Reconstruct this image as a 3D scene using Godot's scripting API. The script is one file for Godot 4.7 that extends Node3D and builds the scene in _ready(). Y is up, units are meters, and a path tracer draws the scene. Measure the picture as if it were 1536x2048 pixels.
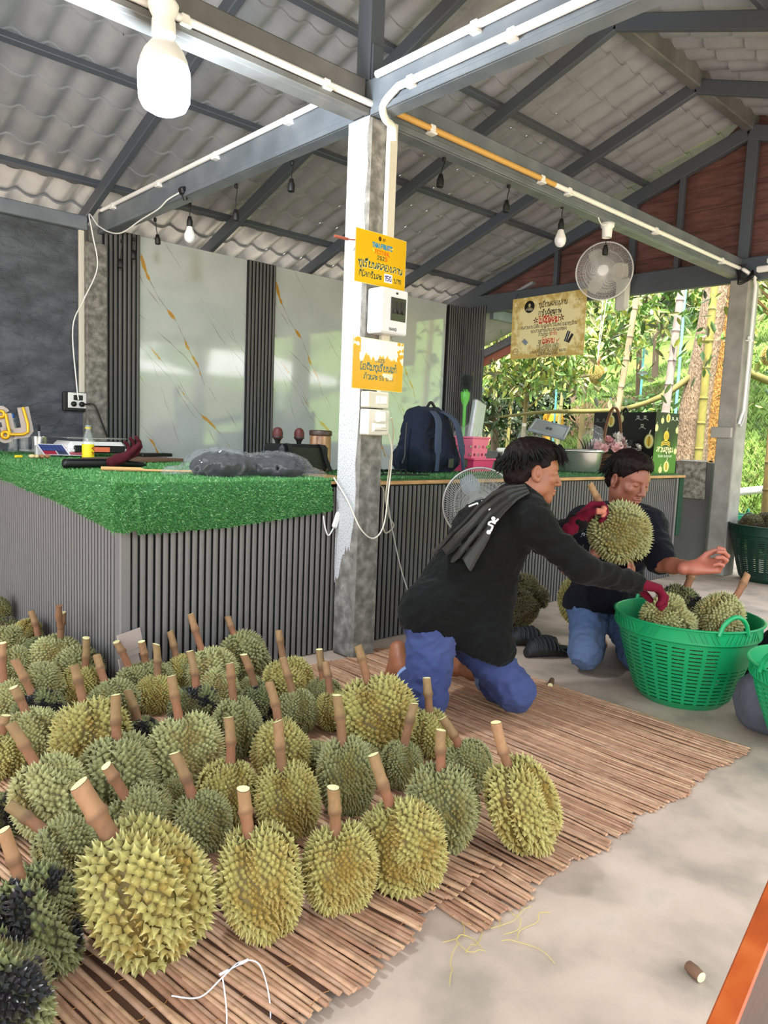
extends Node3D
# Open-sided farm shed where durians are sorted: camera and light first, then structure, then objects.

var rng := RandomNumberGenerator.new()
var used := {}
var M := {}

func _ready() -> void:
	rng.seed = 20250
	# ---------- camera, sky, sun, exposure ----------
	var cam := Camera3D.new()
	cam.name = "camera"
	var yaw := 0.75006113
	var pit := 0.10614895
	var rol := 0.04004336
	var f := Vector3(sin(yaw) * cos(pit), -sin(pit), -cos(yaw) * cos(pit))
	var r := Vector3(cos(yaw), 0, sin(yaw))
	var u := r.cross(f)
	cam.transform = Transform3D(Basis(r * cos(rol) + u * sin(rol), u * cos(rol) - r * sin(rol), -f), Vector3(0, 1.2, 0))
	cam.fov = rad_to_deg(2.0 * atan(1024.0 / 1461.06))
	cam.near = 0.02
	cam.far = 400.0
	add_child(cam)
	cam.current = true
	var env := Environment.new()
	env.background_mode = Environment.BG_SKY
	var sky := Sky.new()
	var sm := ProceduralSkyMaterial.new()
	sm.sky_top_color = Color(0.86, 0.89, 0.93)
	sm.sky_horizon_color = Color(0.98, 0.98, 0.97)
	sm.ground_horizon_color = Color(0.60, 0.62, 0.55)
	sm.ground_bottom_color = Color(0.35, 0.36, 0.30)
	sm.sky_curve = 0.12
	sky.sky_material = sm
	env.sky = sky
	env.background_energy_multiplier = 2.1
	env.tonemap_mode = Environment.TONE_MAPPER_LINEAR
	env.tonemap_exposure = 3.0
	env.sdfgi_enabled = true
	env.ssao_enabled = true
	env.ssil_enabled = true
	var we := WorldEnvironment.new()
	we.name = "world_environment"
	we.environment = env
	add_child(we)
	var sun := DirectionalLight3D.new()
	sun.name = "sun"
	sun.light_color = Color(1.0, 0.96, 0.88)
	sun.light_energy = 2.6
	sun.light_angular_distance = 6.0
	sun.shadow_enabled = true
	sun.rotation = Vector3(deg_to_rad(-66), deg_to_rad(-62), 0)
	add_child(sun)
	# ---------- scene ----------
	make_materials()
	build_floor()
	build_walls()
	build_roof()
	build_posts()
	build_counters()
	build_gable()
	build_outside()
	build_mats()
	build_durians()
	build_baskets()
	build_people()
	build_back_counter_things()
	build_front_counter_things()
	build_post_things()
	build_hanging_things()
	build_floor_things()

# ---------------------------------------------------------------- mesh building
class MB:
	var v := PackedVector3Array()
	var n := PackedVector3Array()
	var c := PackedColorArray()
	var t := PackedVector2Array()
	var ix := PackedInt32Array()
	var col := Color.WHITE
	var xf := Transform3D()
	var tinted := false
	func vert(p: Vector3, nn: Vector3, uv := Vector2.ZERO) -> int:
		v.append(xf * p)
		n.append((xf.basis * nn).normalized())
		c.append(col)
		t.append(uv)
		return v.size() - 1
	func tri(a: Vector3, b: Vector3, d: Vector3) -> void:
		var nn := (b - a).cross(d - a).normalized()
		var i := vert(a, nn)
		vert(d, nn)
		vert(b, nn)
		ix.append_array([i, i + 1, i + 2])
	func quad(a: Vector3, b: Vector3, d: Vector3, e: Vector3, uv := false) -> void:
		var nn := (d - a).cross(e - b).normalized()
		var i := vert(a, nn, Vector2(0, 1))
		vert(e, nn, Vector2(0, 0))
		vert(d, nn, Vector2(1, 0))
		vert(b, nn, Vector2(1, 1))
		ix.append_array([i, i + 1, i + 2, i, i + 2, i + 3])
	func box(at: Vector3, s: Vector3, bev := 0.0) -> void:
		var h := s * 0.5
		var b := minf(bev, minf(h.x, minf(h.y, h.z)) * 0.9)
		var q := h - Vector3(b, b, b)
		for ax in 3:
			var a2 := (ax + 1) % 3
			var a3 := (ax + 2) % 3
			for sg in [-1.0, 1.0]:
				var pts := []
				for k in [[-1.0, -1.0], [1.0, -1.0], [1.0, 1.0], [-1.0, 1.0]]:
					var p := Vector3.ZERO
					p[ax] = sg * h[ax]
					p[a2] = k[0] * q[a2]
					p[a3] = k[1] * q[a3]
					pts.append(at + p)
				if sg > 0: quad(pts[0], pts[1], pts[2], pts[3])
				else: quad(pts[3], pts[2], pts[1], pts[0])
		if b <= 0.0: return
		for ax in 3:
			var a2 := (ax + 1) % 3
			var a3 := (ax + 2) % 3
			for s2 in [-1.0, 1.0]:
				for s3 in [-1.0, 1.0]:
					var p1 := Vector3.ZERO
					var p2 := Vector3.ZERO
					p1[ax] = -q[ax]; p1[a2] = s2 * h[a2]; p1[a3] = s3 * q[a3]
					p2[ax] = -q[ax]; p2[a2] = s2 * q[a2]; p2[a3] = s3 * h[a3]
					var e := Vector3.ZERO
					e[ax] = 2.0 * q[ax]
					_fq(at, p1, p2, e)
		for sx in [-1.0, 1.0]:
			for sy in [-1.0, 1.0]:
				for sz in [-1.0, 1.0]:
					var a := at + Vector3(sx * h.x, sy * q.y, sz * q.z)
					var d := at + Vector3(sx * q.x, sy * h.y, sz * q.z)
					var e := at + Vector3(sx * q.x, sy * q.y, sz * h.z)
					if sx * sy * sz > 0: tri(a, d, e)
					else: tri(a, e, d)
	func _fq(at: Vector3, p1: Vector3, p2: Vector3, e: Vector3) -> void:
		var nn := e.cross(p2 - p1)
		if nn.dot(p1 + p2 + e) > 0: quad(at + p1, at + p1 + e, at + p2 + e, at + p2)
		else: quad(at + p2, at + p2 + e, at + p1 + e, at + p1)
	# rows of points; smooth normals; wrap closes each row on itself. Rows run so that (row dir) x (next row) points out when flip is false
	func grid(rows: Array, wrap := false, flip := false, cols: Array = []) -> void:
		var nr := rows.size()
		var nc: int = rows[0].size()
		var base := v.size()
		var acc := PackedVector3Array()
		acc.resize(nr * nc)
		var last := nc if wrap else nc - 1
		var tris := PackedInt32Array()
		for i in nr - 1:
			for j in last:
				var j2 := (j + 1) % nc
				var a := i * nc + j
				var b := i * nc + j2
				var d := (i + 1) * nc + j2
				var e := (i + 1) * nc + j
				var pa: Vector3 = rows[i][j]
				var pb: Vector3 = rows[i][j2]
				var pd: Vector3 = rows[i + 1][j2]
				var pe: Vector3 = rows[i + 1][j]
				var nn := (pd - pa).cross(pe - pb)
				if flip: nn = -nn
				acc[a] += nn; acc[b] += nn; acc[d] += nn; acc[e] += nn
				if flip: tris.append_array([a, b, d, a, d, e])
				else: tris.append_array([a, d, b, a, e, d])
		for i in nr:
			for j in nc:
				if cols.size(): col = cols[i][j]
				vert(rows[i][j], acc[i * nc + j].normalized() if acc[i * nc + j].length() > 1e-12 else Vector3.UP, Vector2(float(j) / last, float(i) / maxi(1, nr - 1)))
		for k in tris: ix.append(base + k)
	func tube(path: Array, rad, sides := 8, caps := true) -> void:
		var rows := []
		var nrm := Vector3.ZERO
		for i in path.size():
			var p: Vector3 = path[i]
			var d: Vector3 = (path[mini(i + 1, path.size() - 1)] - path[maxi(i - 1, 0)]).normalized()
			if nrm == Vector3.ZERO:
				nrm = d.cross(Vector3.UP if absf(d.y) < 0.9 else Vector3.RIGHT).normalized()
			else:
				nrm = (nrm - d * nrm.dot(d)).normalized()
			var bn := d.cross(nrm)
			var rr: float = rad[i] if rad is Array else rad
			var row := PackedVector3Array()
			for k in sides:
				var a := TAU * k / sides
				row.append(p + (nrm * cos(a) + bn * sin(a)) * rr)
			rows.append(row)
		grid(rows, true)
		if caps:
			_cap(rows[0], path[0], true)
			_cap(rows[-1], path[-1], false)
	func _cap(row: PackedVector3Array, p: Vector3, rev: bool) -> void:
		for k in row.size():
			var k2 := (k + 1) % row.size()
			if rev: tri(p, row[k2], row[k])
			else: tri(p, row[k], row[k2])
	# profile of (radius, y) from bottom to top, turned round the y axis
	func lathe(prof: Array, seg := 20, sx := 1.0, sz := 1.0) -> void:
		var rows := []
		for p in prof:
			var row := PackedVector3Array()
			for k in seg:
				var a := -TAU * k / seg
				row.append(Vector3(cos(a) * p.x * sx, p.y, sin(a) * p.x * sz))
			rows.append(row)
		grid(rows, true)
	func ell(at: Vector3, r: Vector3, seg := 14, rings := 9, b := Basis()) -> void:
		var rows := []
		for i in rings + 1:
			var th := PI * i / rings
			var row := PackedVector3Array()
			for k in seg:
				var a := -TAU * k / seg
				row.append(at + b * Vector3(cos(a) * sin(th) * r.x, -cos(th) * r.y, sin(a) * sin(th) * r.z))
			rows.append(row)
		grid(rows, true)
	# flat polygon in the xy plane (counter-clockwise), given a thickness along z
	func plate(poly: PackedVector2Array, z0: float, z1: float) -> void:
		if Geometry2D.is_polygon_clockwise(poly): poly.reverse()
		var idx := Geometry2D.triangulate_polygon(poly)
		for i in range(0, idx.size(), 3):
			var a := poly[idx[i]]
			var b := poly[idx[i + 1]]
			var d := poly[idx[i + 2]]
			if (b - a).cross(d - a) < 0:
				var s := b; b = d; d = s
			tri(Vector3(a.x, a.y, z1), Vector3(b.x, b.y, z1), Vector3(d.x, d.y, z1))
			tri(Vector3(a.x, a.y, z0), Vector3(d.x, d.y, z0), Vector3(b.x, b.y, z0))
		for i in poly.size():
			var a := poly[i]
			var b := poly[(i + 1) % poly.size()]
			quad(Vector3(a.x, a.y, z0), Vector3(b.x, b.y, z0), Vector3(b.x, b.y, z1), Vector3(a.x, a.y, z1))
	func mesh(m: Material = null) -> ArrayMesh:
		var arr := []
		arr.resize(Mesh.ARRAY_MAX)
		arr[Mesh.ARRAY_VERTEX] = v
		arr[Mesh.ARRAY_NORMAL] = n
		arr[Mesh.ARRAY_COLOR] = c
		arr[Mesh.ARRAY_TEX_UV] = t
		arr[Mesh.ARRAY_INDEX] = ix
		var am := ArrayMesh.new()
		am.add_surface_from_arrays(Mesh.PRIMITIVE_TRIANGLES, arr)
		if m: am.surface_set_material(0, m)
		return am

# ---------------------------------------------------------------- nodes
func numbered(s: String) -> String:
	if not used.has(s):
		used[s] = 0
		return s
	used[s] += 1
	return "%s_%03d" % [s, used[s]]

func tag(o: Node3D, label := "", category := "", group := "", kind := "") -> Node3D:
	if label: o.set_meta("label", label)
	if category: o.set_meta("category", category)
	if group: o.set_meta("group", group)
	if kind: o.set_meta("kind", kind)
	return o

func thing(called: String, label: String, category: String, xf := Transform3D(), group := "", kind := "") -> Node3D:
	var o := Node3D.new()
	o.name = numbered(called)
	add_child(o)
	o.transform = xf
	tag(o, label, category, group, kind)
	return o

func part(called: String, shape, m: Material, parent: Node3D, xf := Transform3D(), label := "") -> MeshInstance3D:
	var o := MeshInstance3D.new()
	o.name = called
	o.mesh = shape.mesh() if shape is MB else shape
	o.material_override = m
	o.transform = xf
	parent.add_child(o, true)
	if label: o.set_meta("label", label)
	return o

func one(called: String, shape, m: Material, label: String, category: String, xf := Transform3D(), group := "", kind := "") -> MeshInstance3D:
	var o := MeshInstance3D.new()
	o.name = numbered(called)
	o.mesh = shape.mesh() if shape is MB else shape
	o.material_override = m
	o.transform = xf
	add_child(o)
	tag(o, label, category, group, kind)
	return o

func at(x: float, y: float, z: float, ry := 0.0) -> Transform3D:
	return Transform3D(Basis(Vector3.UP, ry), Vector3(x, y, z))

func curve(pts: Array, steps := 6) -> Array:   # Catmull-Rom through the points
	var out := []
	for i in pts.size() - 1:
		var p0: Vector3 = pts[maxi(i - 1, 0)]
		var p1: Vector3 = pts[i]
		var p2: Vector3 = pts[i + 1]
		var p3: Vector3 = pts[mini(i + 2, pts.size() - 1)]
		for k in steps:
			var s := float(k) / steps
			out.append(0.5 * ((2.0 * p1) + (p2 - p0) * s + (2.0 * p0 - 5.0 * p1 + 4.0 * p2 - p3) * s * s + (3.0 * p1 - p0 - 3.0 * p2 + p3) * s * s * s))
	out.append(pts[-1])
	return out

func basis_y(d: Vector3, spin := 0.0) -> Basis:   # a basis whose y axis runs along d
	var y := d.normalized()
	var x := y.cross(Vector3.FORWARD if absf(y.z) < 0.9 else Vector3.RIGHT).normalized()
	var z := x.cross(y)
	return Basis(x, y, z) * Basis(Vector3.UP, spin)

# ---------------------------------------------------------------- materials
func mat(c: Color, rough := 0.8, metal := 0.0) -> StandardMaterial3D:
	var m := StandardMaterial3D.new()
	m.albedo_color = c
	m.roughness = rough
	m.metallic = metal
	m.cull_mode = BaseMaterial3D.CULL_DISABLED
	return m

func vmat(rough := 0.8) -> StandardMaterial3D:
	var m := mat(Color.WHITE, rough)
	m.vertex_color_use_as_albedo = true
	return m

func lin(r: float, g: float, b: float) -> Color:   # an sRGB colour as the linear value that vertex colours are given in
	return Color(r, g, b).srgb_to_linear()

func noise_tex(freq: float, stops: Array, sd: int, octaves := 4, size := 512, stretch := 1.0, warp := 0.0) -> NoiseTexture2D:
	var nz := FastNoiseLite.new()
	nz.seed = sd
	nz.noise_type = FastNoiseLite.TYPE_SIMPLEX_SMOOTH
	nz.frequency = freq
	nz.fractal_octaves = octaves
	if warp > 0.0:
		nz.domain_warp_enabled = true
		nz.domain_warp_amplitude = warp
		nz.domain_warp_frequency = freq * 0.7
	var g := Gradient.new()
	var offs := PackedFloat32Array()
	var cols := PackedColorArray()
	for s in stops:
		offs.append(s[0])
		cols.append(s[1])
	g.offsets = offs
	g.colors = cols
	var tx := NoiseTexture2D.new()
	tx.width = size
	tx.height = size
	tx.seamless = true
	tx.noise = nz
	tx.color_ramp = g
	return tx

func grey_tex(freq: float, sd: int, octaves := 4, size := 512) -> NoiseTexture2D:
	return noise_tex(freq, [[0.0, Color.BLACK], [1.0, Color.WHITE]], sd, octaves, size)

func tri_mat(tx: Texture2D, scale: Vector3, rough := 0.8, metal := 0.0, world := true) -> StandardMaterial3D:
	var m := mat(Color.WHITE, rough, metal)
	m.albedo_texture = tx
	m.uv1_triplanar = true
	m.uv1_world_triplanar = world
	m.uv1_scale = scale
	return m

func bump(m: StandardMaterial3D, tx: Texture2D, cm: float) -> StandardMaterial3D:
	m.heightmap_enabled = true
	m.heightmap_texture = tx
	m.heightmap_scale = cm
	return m

func make_materials() -> void:
	var cb := grey_tex(0.02, 5, 5)
	var fine := grey_tex(0.09, 6, 3)
	M.floor = bump(tri_mat(noise_tex(0.006, [[0.0, Color(0.56, 0.515, 0.46)], [0.35, Color(0.67, 0.60, 0.54)], [0.55, Color(0.73, 0.65, 0.585)], [0.75, Color(0.76, 0.68, 0.615)], [1.0, Color(0.67, 0.62, 0.57)]], 3, 7, 1024, 1.0, 30.0), Vector3(0.42, 0.42, 0.42), 0.66), cb, 0.12)
	M.concrete = bump(tri_mat(noise_tex(0.018, [[0.0, Color(0.33, 0.32, 0.30)], [0.45, Color(0.44, 0.43, 0.405)], [0.6, Color(0.49, 0.48, 0.455)], [1.0, Color(0.60, 0.59, 0.56)]], 11, 6, 512), Vector3(1.3, 1.3, 1.3), 0.9), fine, 0.12)
	M.whitewash = bump(tri_mat(noise_tex(0.07, [[0.0, Color(0.40, 0.40, 0.40)], [0.26, Color(0.60, 0.61, 0.62)], [0.34, Color(0.70, 0.71, 0.72)], [1.0, Color(0.82, 0.82, 0.83)]], 12, 4, 512), Vector3(3.0, 3.0, 3.0), 0.85), fine, 0.12)
	M.slate = bump(tri_mat(noise_tex(0.008, [[0.0, Color(0.22, 0.23, 0.255)], [0.45, Color(0.27, 0.285, 0.31)], [0.6, Color(0.30, 0.315, 0.345)], [1.0, Color(0.36, 0.37, 0.40)]], 21, 6, 512, 1.0, 60.0), Vector3(0.7, 1.4, 0.7), 0.7), noise_tex(0.02, [[0.0, Color.BLACK], [1.0, Color.WHITE]], 22, 4, 512, 1.0, 40.0), 1.2)
	M.greywall = tri_mat(noise_tex(0.01, [[0.0, Color(0.42, 0.42, 0.40)], [1.0, Color(0.53, 0.53, 0.51)]], 23, 4, 256), Vector3(0.5, 0.5, 0.5), 0.8)
	M.flute = mat(Color(0.34, 0.335, 0.34), 0.55)
	M.flute.vertex_color_use_as_albedo = true
	M.flute_light = mat(Color(0.44, 0.43, 0.425), 0.5)
	M.flute_light.vertex_color_use_as_albedo = true
	M.marble = mat(Color.WHITE, 0.06)
	M.marble.albedo_texture = marble_tex()
	M.marble.metallic_specular = 1.0
	M.marble.clearcoat_enabled = true
	M.marble.clearcoat = 1.0
	M.marble.clearcoat_roughness = 0.05
	M.tile = tri_mat(noise_tex(0.02, [[0.0, Color(0.52, 0.53, 0.55)], [1.0, Color(0.62, 0.63, 0.65)]], 31, 4, 256), Vector3(0.8, 0.8, 0.8), 0.38)
	M.galv = tri_mat(noise_tex(0.012, [[0.0, Color(0.40, 0.43, 0.46)], [0.5, Color(0.45, 0.48, 0.51)], [1.0, Color(0.51, 0.535, 0.56)]], 32, 5, 256), Vector3(0.9, 0.9, 0.9), 0.42, 0.3)
	M.darksteel = mat(Color(0.30, 0.325, 0.36), 0.5, 0.1)
	M.rust = tri_mat(noise_tex(0.012, [[0.0, Color(0.36, 0.36, 0.35)], [0.6, Color(0.42, 0.425, 0.42)], [1.0, Color(0.49, 0.485, 0.47)]], 33, 5, 256), Vector3(1, 1, 1), 0.6, 0.2)
	M.siding = bump(tri_mat(noise_tex(0.02, [[0.0, Color(0.30, 0.19, 0.175)], [0.5, Color(0.40, 0.27, 0.245)], [1.0, Color(0.48, 0.34, 0.31)]], 41, 5, 256), Vector3(3.0, 3.0, 0.5), 0.8), fine, 0.15)
	M.white = mat(Color(0.90, 0.90, 0.89), 0.4)
	M.cream = mat(Color(0.80, 0.78, 0.72), 0.5)
	M.pvc_yellow = mat(Color(0.80, 0.62, 0.33), 0.45)
	M.black = mat(Color(0.045, 0.045, 0.05), 0.5)
	M.blackcloth = mat(Color(0.06, 0.06, 0.065), 0.9)
	M.turf_base = tri_mat(noise_tex(0.05, [[0.0, Color(0.10, 0.26, 0.13)], [1.0, Color(0.20, 0.45, 0.20)]], 51, 4, 256), Vector3(3, 3, 3), 0.85)
	M.turf = vmat(0.55)
	M.wood = tri_mat(noise_tex(0.02, [[0.0, Color(0.62, 0.45, 0.28)], [1.0, Color(0.80, 0.63, 0.42)]], 61, 4, 256), Vector3(1, 6, 6), 0.6)
	M.vc = vmat(0.75)
	M.vc_gloss = vmat(0.35)
	M.glass = mat(Color(0.9, 0.95, 0.95, 0.12), 0.03)
	M.glass.transparency = BaseMaterial3D.TRANSPARENCY_ALPHA
	M.film = mat(Color(0.95, 0.97, 1.0, 0.05), 0.06)
	M.film.metallic_specular = 0.35
	M.film.transparency = BaseMaterial3D.TRANSPARENCY_ALPHA
	M.husk = vmat(0.5)
	M.husk.metallic_specular = 0.35
	M.cut = mat(Color(0.88, 0.85, 0.62), 0.6)
	M.skin = vmat(0.5)
	M.skin.subsurf_scatter_enabled = true
	M.skin.subsurf_scatter_strength = 0.08
	M.cloth = cloth_mat(Color.WHITE)
	M.hair = vmat(0.65)
	M.hair.metallic_specular = 0.3
	M.glove = cloth_mat(Color.WHITE, 0.2)
	M.steel = mat(Color(0.80, 0.80, 0.79), 0.25, 0.9)

# polished porcelain slab: pale grey with brown and gold veins running down to the right
func marble_tex() -> ImageTexture:
	var w := 400
	var h := 1024
	var im := Image.create(w, h, false, Image.FORMAT_RGB8)
	var nz := FastNoiseLite.new()
	nz.seed = 77
	nz.frequency = 0.004
	nz.fractal_octaves = 4
	for y in h:
		for x in w:
			var k := nz.get_noise_2d(x, y) * 0.035
			im.set_pixel(x, y, Color(0.72 + k, 0.745 + k, 0.74 + k))
	var r := RandomNumberGenerator.new()
	r.seed = 4
	for vein in 22:
		var p := Vector2(r.randf_range(-0.8, 0.9) * w, r.randf_range(-0.1, 0.85) * h)
		var dir := Vector2(0.60, 0.80).rotated(r.randf_range(-0.25, 0.25))
		var gold := vein % 10 == 0 or vein == 5
		var steps := r.randi_range(160, 420)
		var wide := r.randf_range(0.5, 1.1)
		if vein == 0: p = Vector2(0.0, 0.04 * h); steps = 420; wide = 1.3
		if vein == 5: p = Vector2(0.0, 0.30 * h); steps = 380; wide = 1.2
		if vein == 10: p = Vector2(0.0, 0.79 * h); steps = 300; wide = 1.4
		var drift := 0.0
		for s in steps:
			drift = drift * 0.97 + r.randf_range(-0.07, 0.07)
			p += dir.rotated(drift) * 1.3
			var q := nz.get_noise_2d(p.x * 2.0 + vein * 71.0, p.y * 2.0)
			var fade := clampf(0.55 + q * 1.6, 0.0, 1.0) * minf(1.0, minf(s, steps - s) / 60.0)
			var c := Color(0.50, 0.48, 0.44)
			var rad := wide * (1.0 + 0.6 * q)
			if gold and q > 0.14:
				c = Color(0.72, 0.53, 0.20)
				rad = wide * (1.0 + (q - 0.14) * 14.0)
				fade = minf(1.0, fade * 1.3)
			var n := ceili(rad) + 1
			for dy in range(-n, n + 1):
				for dx in range(-n, n + 1):
					var px := int(p.x) + dx
					var py := int(p.y) + dy
					if px < 0 or py < 0 or px >= w or py >= h: continue
					var a := clampf(rad + 0.5 - Vector2(dx, dy).length(), 0.0, 1.0) * fade * 0.75
					if a > 0.0: im.set_pixel(px, py, im.get_pixel(px, py).lerp(c, a))
	return ImageTexture.create_from_image(im)

func struct(called: String, mb, m: Material, label: String, category := "structure", xf := Transform3D()) -> MeshInstance3D:
	return one(called, mb, m, label, category, xf, "", "structure")

func build_floor() -> void:
	var b := MB.new()
	b.box(Vector3(2.2, -0.08, -2.0), Vector3(12.6, 0.16, 8.9))
	struct("floor", b, M.floor, "worn beige concrete floor slab of the open shed", "floor")

const WZ := -6.25

func build_walls() -> void:
	var b := MB.new()
	b.box(Vector3(-0.6, 1.38, WZ - 0.09), Vector3(5.9, 2.76, 0.18))
	struct("wall_back", b, M.slate, "dark slate grey trowelled plaster wall behind the counter", "wall")
	b = MB.new()
	b.box(Vector3(4.85, 1.4, WZ - 0.14), Vector3(4.9, 2.8, 0.2))
	var w := struct("wall_cladding", b, M.greywall, "back wall clad in pale veined slabs and dark fluted strips", "wall")
	# slabs
	for xs in [[2.82, 3.90], [4.22, 5.30], [5.62, 6.74]]:
		var s := MB.new()
		s.xf = Transform3D(Basis(), Vector3((xs[0] + xs[1]) * 0.5, 1.41, WZ - 0.02))
		var hw: float = (xs[1] - xs[0]) * 0.5 - 0.002
		s.box(Vector3.ZERO, Vector3(hw * 2.0, 2.8, 0.03))
		s.quad(Vector3(-hw, -1.4, 0.0155), Vector3(hw, -1.4, 0.0155), Vector3(hw, 1.4, 0.0155), Vector3(-hw, 1.4, 0.0155), true)
		part("panel", s, M.marble, w)
	# fluted strips: each flute is a piece
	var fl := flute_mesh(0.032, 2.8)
	for xs in [2.50, 3.90, 5.30, 6.76]:
		var back := MB.new()
		back.box(Vector3(xs + 0.16, 1.41, WZ + 0.005), Vector3(0.32, 2.8, 0.02))
		part("strip_backing", back, M.black, w)
		for k in 8:
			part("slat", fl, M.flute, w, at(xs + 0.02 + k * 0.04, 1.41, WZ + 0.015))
	# the strip that returns round the corner on the end wall
	for k in 8:
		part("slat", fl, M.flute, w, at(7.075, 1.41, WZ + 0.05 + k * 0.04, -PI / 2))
	# low end wall under the opening
	b = MB.new()
	b.box(Vector3(7.14, 0.525, -4.65), Vector3(0.16, 1.05, 3.3), 0.005)
	struct("wall_end", b, M.greywall, "low grey painted wall under the open end of the shed", "wall")

# half-round flute, hanging symmetric in y, flat side on z = 0
func flute_mesh(w: float, h: float) -> ArrayMesh:
	var b := MB.new()
	var rows := []
	var cols := []
	for y in [-h * 0.5, h * 0.5]:
		var row := PackedVector3Array()
		var cr := []
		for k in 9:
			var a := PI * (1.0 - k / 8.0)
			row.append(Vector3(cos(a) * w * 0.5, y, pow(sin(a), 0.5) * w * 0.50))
			cr.append(Color(0.06, 0.06, 0.06) if k < 2 or k > 6 else Color.WHITE)  # rib sides coloured dark, their shade put into the vertex colour
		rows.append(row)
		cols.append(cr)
	b.grid(rows, false, false, cols)
	return b.mesh()

const RY := 4.05        # underside of the rafters at the ridge
const RZ := -2.95
const SL := 0.345      # fall per metre

func roof_y(z: float, off: float) -> float:
	return RY + off - SL * absf(z - RZ)

func build_roof() -> void:
	var tile := tile_mesh()
	var ang := atan(SL)
	for side in [-1.0, 1.0]:
		var c := thing("ceiling_back" if side < 0 else "ceiling_front", "underside of the grey rolled roof tiles on the %s slope" % ("back wall" if side < 0 else "open front"), "roof", Transform3D(), "", "structure")
		var nz := 14 if side < 0 else 13
		for i in nz:
			for j in 14:
				var z: float = RZ + side * (0.15 + i * 0.297)
				var x := -3.70 + j * 0.88
				var bs := Basis(Vector3.RIGHT, ang if side > 0 else -ang)
				if side < 0: bs = bs * Basis(Vector3.UP, PI)
				part("roof_tile", tile, M.tile, c, Transform3D(bs, Vector3(x, roof_y(z, 0.175), z)))
	var bm := MB.new()
	# ridge beam
	bm.box(Vector3(2.2, 4.155, RZ), Vector3(11.0, 0.15, 0.09), 0.008)
	var ridge := struct("beam", bm, M.rust, "grey steel ridge beam under the peak of the roof", "beam")
	# rafters and purlins
	for x in [-2.4, -1.2, 0.0, 1.21, 2.41, 3.60, 4.77, 6.03]:
		for side in [-1.0, 1.0]:
			var L := 4.15 / cos(ang)
			var r := MB.new()
			r.xf = Transform3D(Basis(Vector3.RIGHT, ang * side), Vector3(x, roof_y(RZ + side * 2.075, 0.05), RZ + side * 2.075))
			r.box(Vector3.ZERO, Vector3(0.055, 0.105, L), 0.006)
			part("rafter", r, M.darksteel, ridge)
	for d in [1.0, 2.05, 3.13, 3.85]:
		for side in [-1.0, 1.0]:
			var p := MB.new()
			p.xf = Transform3D(Basis(Vector3.RIGHT, ang * side), Vector3(2.2, roof_y(RZ + side * d, 0.125), RZ + side * d))
			p.box(Vector3.ZERO, Vector3(11.2, 0.05, 0.05), 0.004)
			part("purlin", p, M.darksteel, ridge)
	# beams that meet on the concrete post
	var b1 := MB.new()
	b1.box(Vector3(2.53, 2.85, -2.85), Vector3(0.10, 0.18, 6.9), 0.01)
	b1.box(Vector3(2.478, 2.775, -2.85), Vector3(0.012, 0.03, 6.9), 0.003)
	struct("tie_beam", b1, M.galv, "galvanised steel tie beam crossing over the concrete post", "beam")
	var b2 := MB.new()
	b2.box(Vector3(4.86, 2.85, -2.95), Vector3(4.55, 0.18, 0.10), 0.01)
	b2.box(Vector3(4.86, 2.775, -2.893), Vector3(4.55, 0.03, 0.018), 0.003)
	struct("long_beam", b2, M.galv, "grey steel beam running from the concrete post to the open end", "beam")
	var b3 := MB.new()
	b3.box(Vector3(-0.6, 2.85, -2.95), Vector3(6.14, 0.18, 0.10), 0.01)
	b3.box(Vector3(-0.6, 2.775, -2.885), Vector3(6.14, 0.03, 0.035), 0.003)
	struct("near_beam", b3, M.rust, "galvanised steel beam that carries the lit lamp", "beam")
	var b4 := MB.new()
	b4.box(Vector3(2.53, 3.51, RZ), Vector3(0.10, 1.15, 0.10), 0.008)
	b4.box(Vector3(2.53, 3.0, RZ + 0.054), Vector3(0.07, 0.22, 0.012), 0.003)
	struct("king_post", b4, M.darksteel, "steel king post standing on the beam above the concrete post", "beam")
	var b5 := MB.new()
	b5.box(Vector3(-0.6, 2.80, WZ + 0.02), Vector3(5.9, 0.11, 0.10), 0.006)
	struct("wall_plate", b5, M.galv, "grey steel plate on top of the dark slate wall", "beam")

# four rolls wide, one course long; low end at +z, underside seen from below
func tile_mesh() -> ArrayMesh:
	var b := MB.new()
	var n := 40
	var w := 0.886
	var L := 0.335
	var top := [PackedVector3Array(), PackedVector3Array()]
	var bot := [PackedVector3Array(), PackedVector3Array()]
	for e in 2:
		for k in n + 1:
			var x := (float(k) / n - 0.5) * w
			var ph := fposmod(float(k) / n * 4.0, 1.0)
			var y := 0.045 * pow(0.5 + 0.5 * cos(TAU * (ph - 0.5)), 1.7)
			y += 0.009 if e == 1 else -0.013
			var z := -L * 0.5 if e == 0 else L * 0.5
			top[e].append(Vector3(x, y + 0.018, z))
			bot[e].append(Vector3(x, y, z))
	b.grid(bot, false, false)
	b.grid(top, false, true)
	for k in n:
		for e in 2:
			var a: Vector3 = bot[e][k]
			var d: Vector3 = bot[e][k + 1]
			var e2: Vector3 = top[e][k + 1]
			var f: Vector3 = top[e][k]
			if e == 1: b.quad(a, d, e2, f)
			else: b.quad(f, e2, d, a)
	for e in [0, n]:
		if e == 0: b.quad(bot[0][e], bot[1][e], top[1][e], top[0][e])
		else: b.quad(top[0][e], top[1][e], bot[1][e], bot[0][e])
	return b.mesh()

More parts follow.
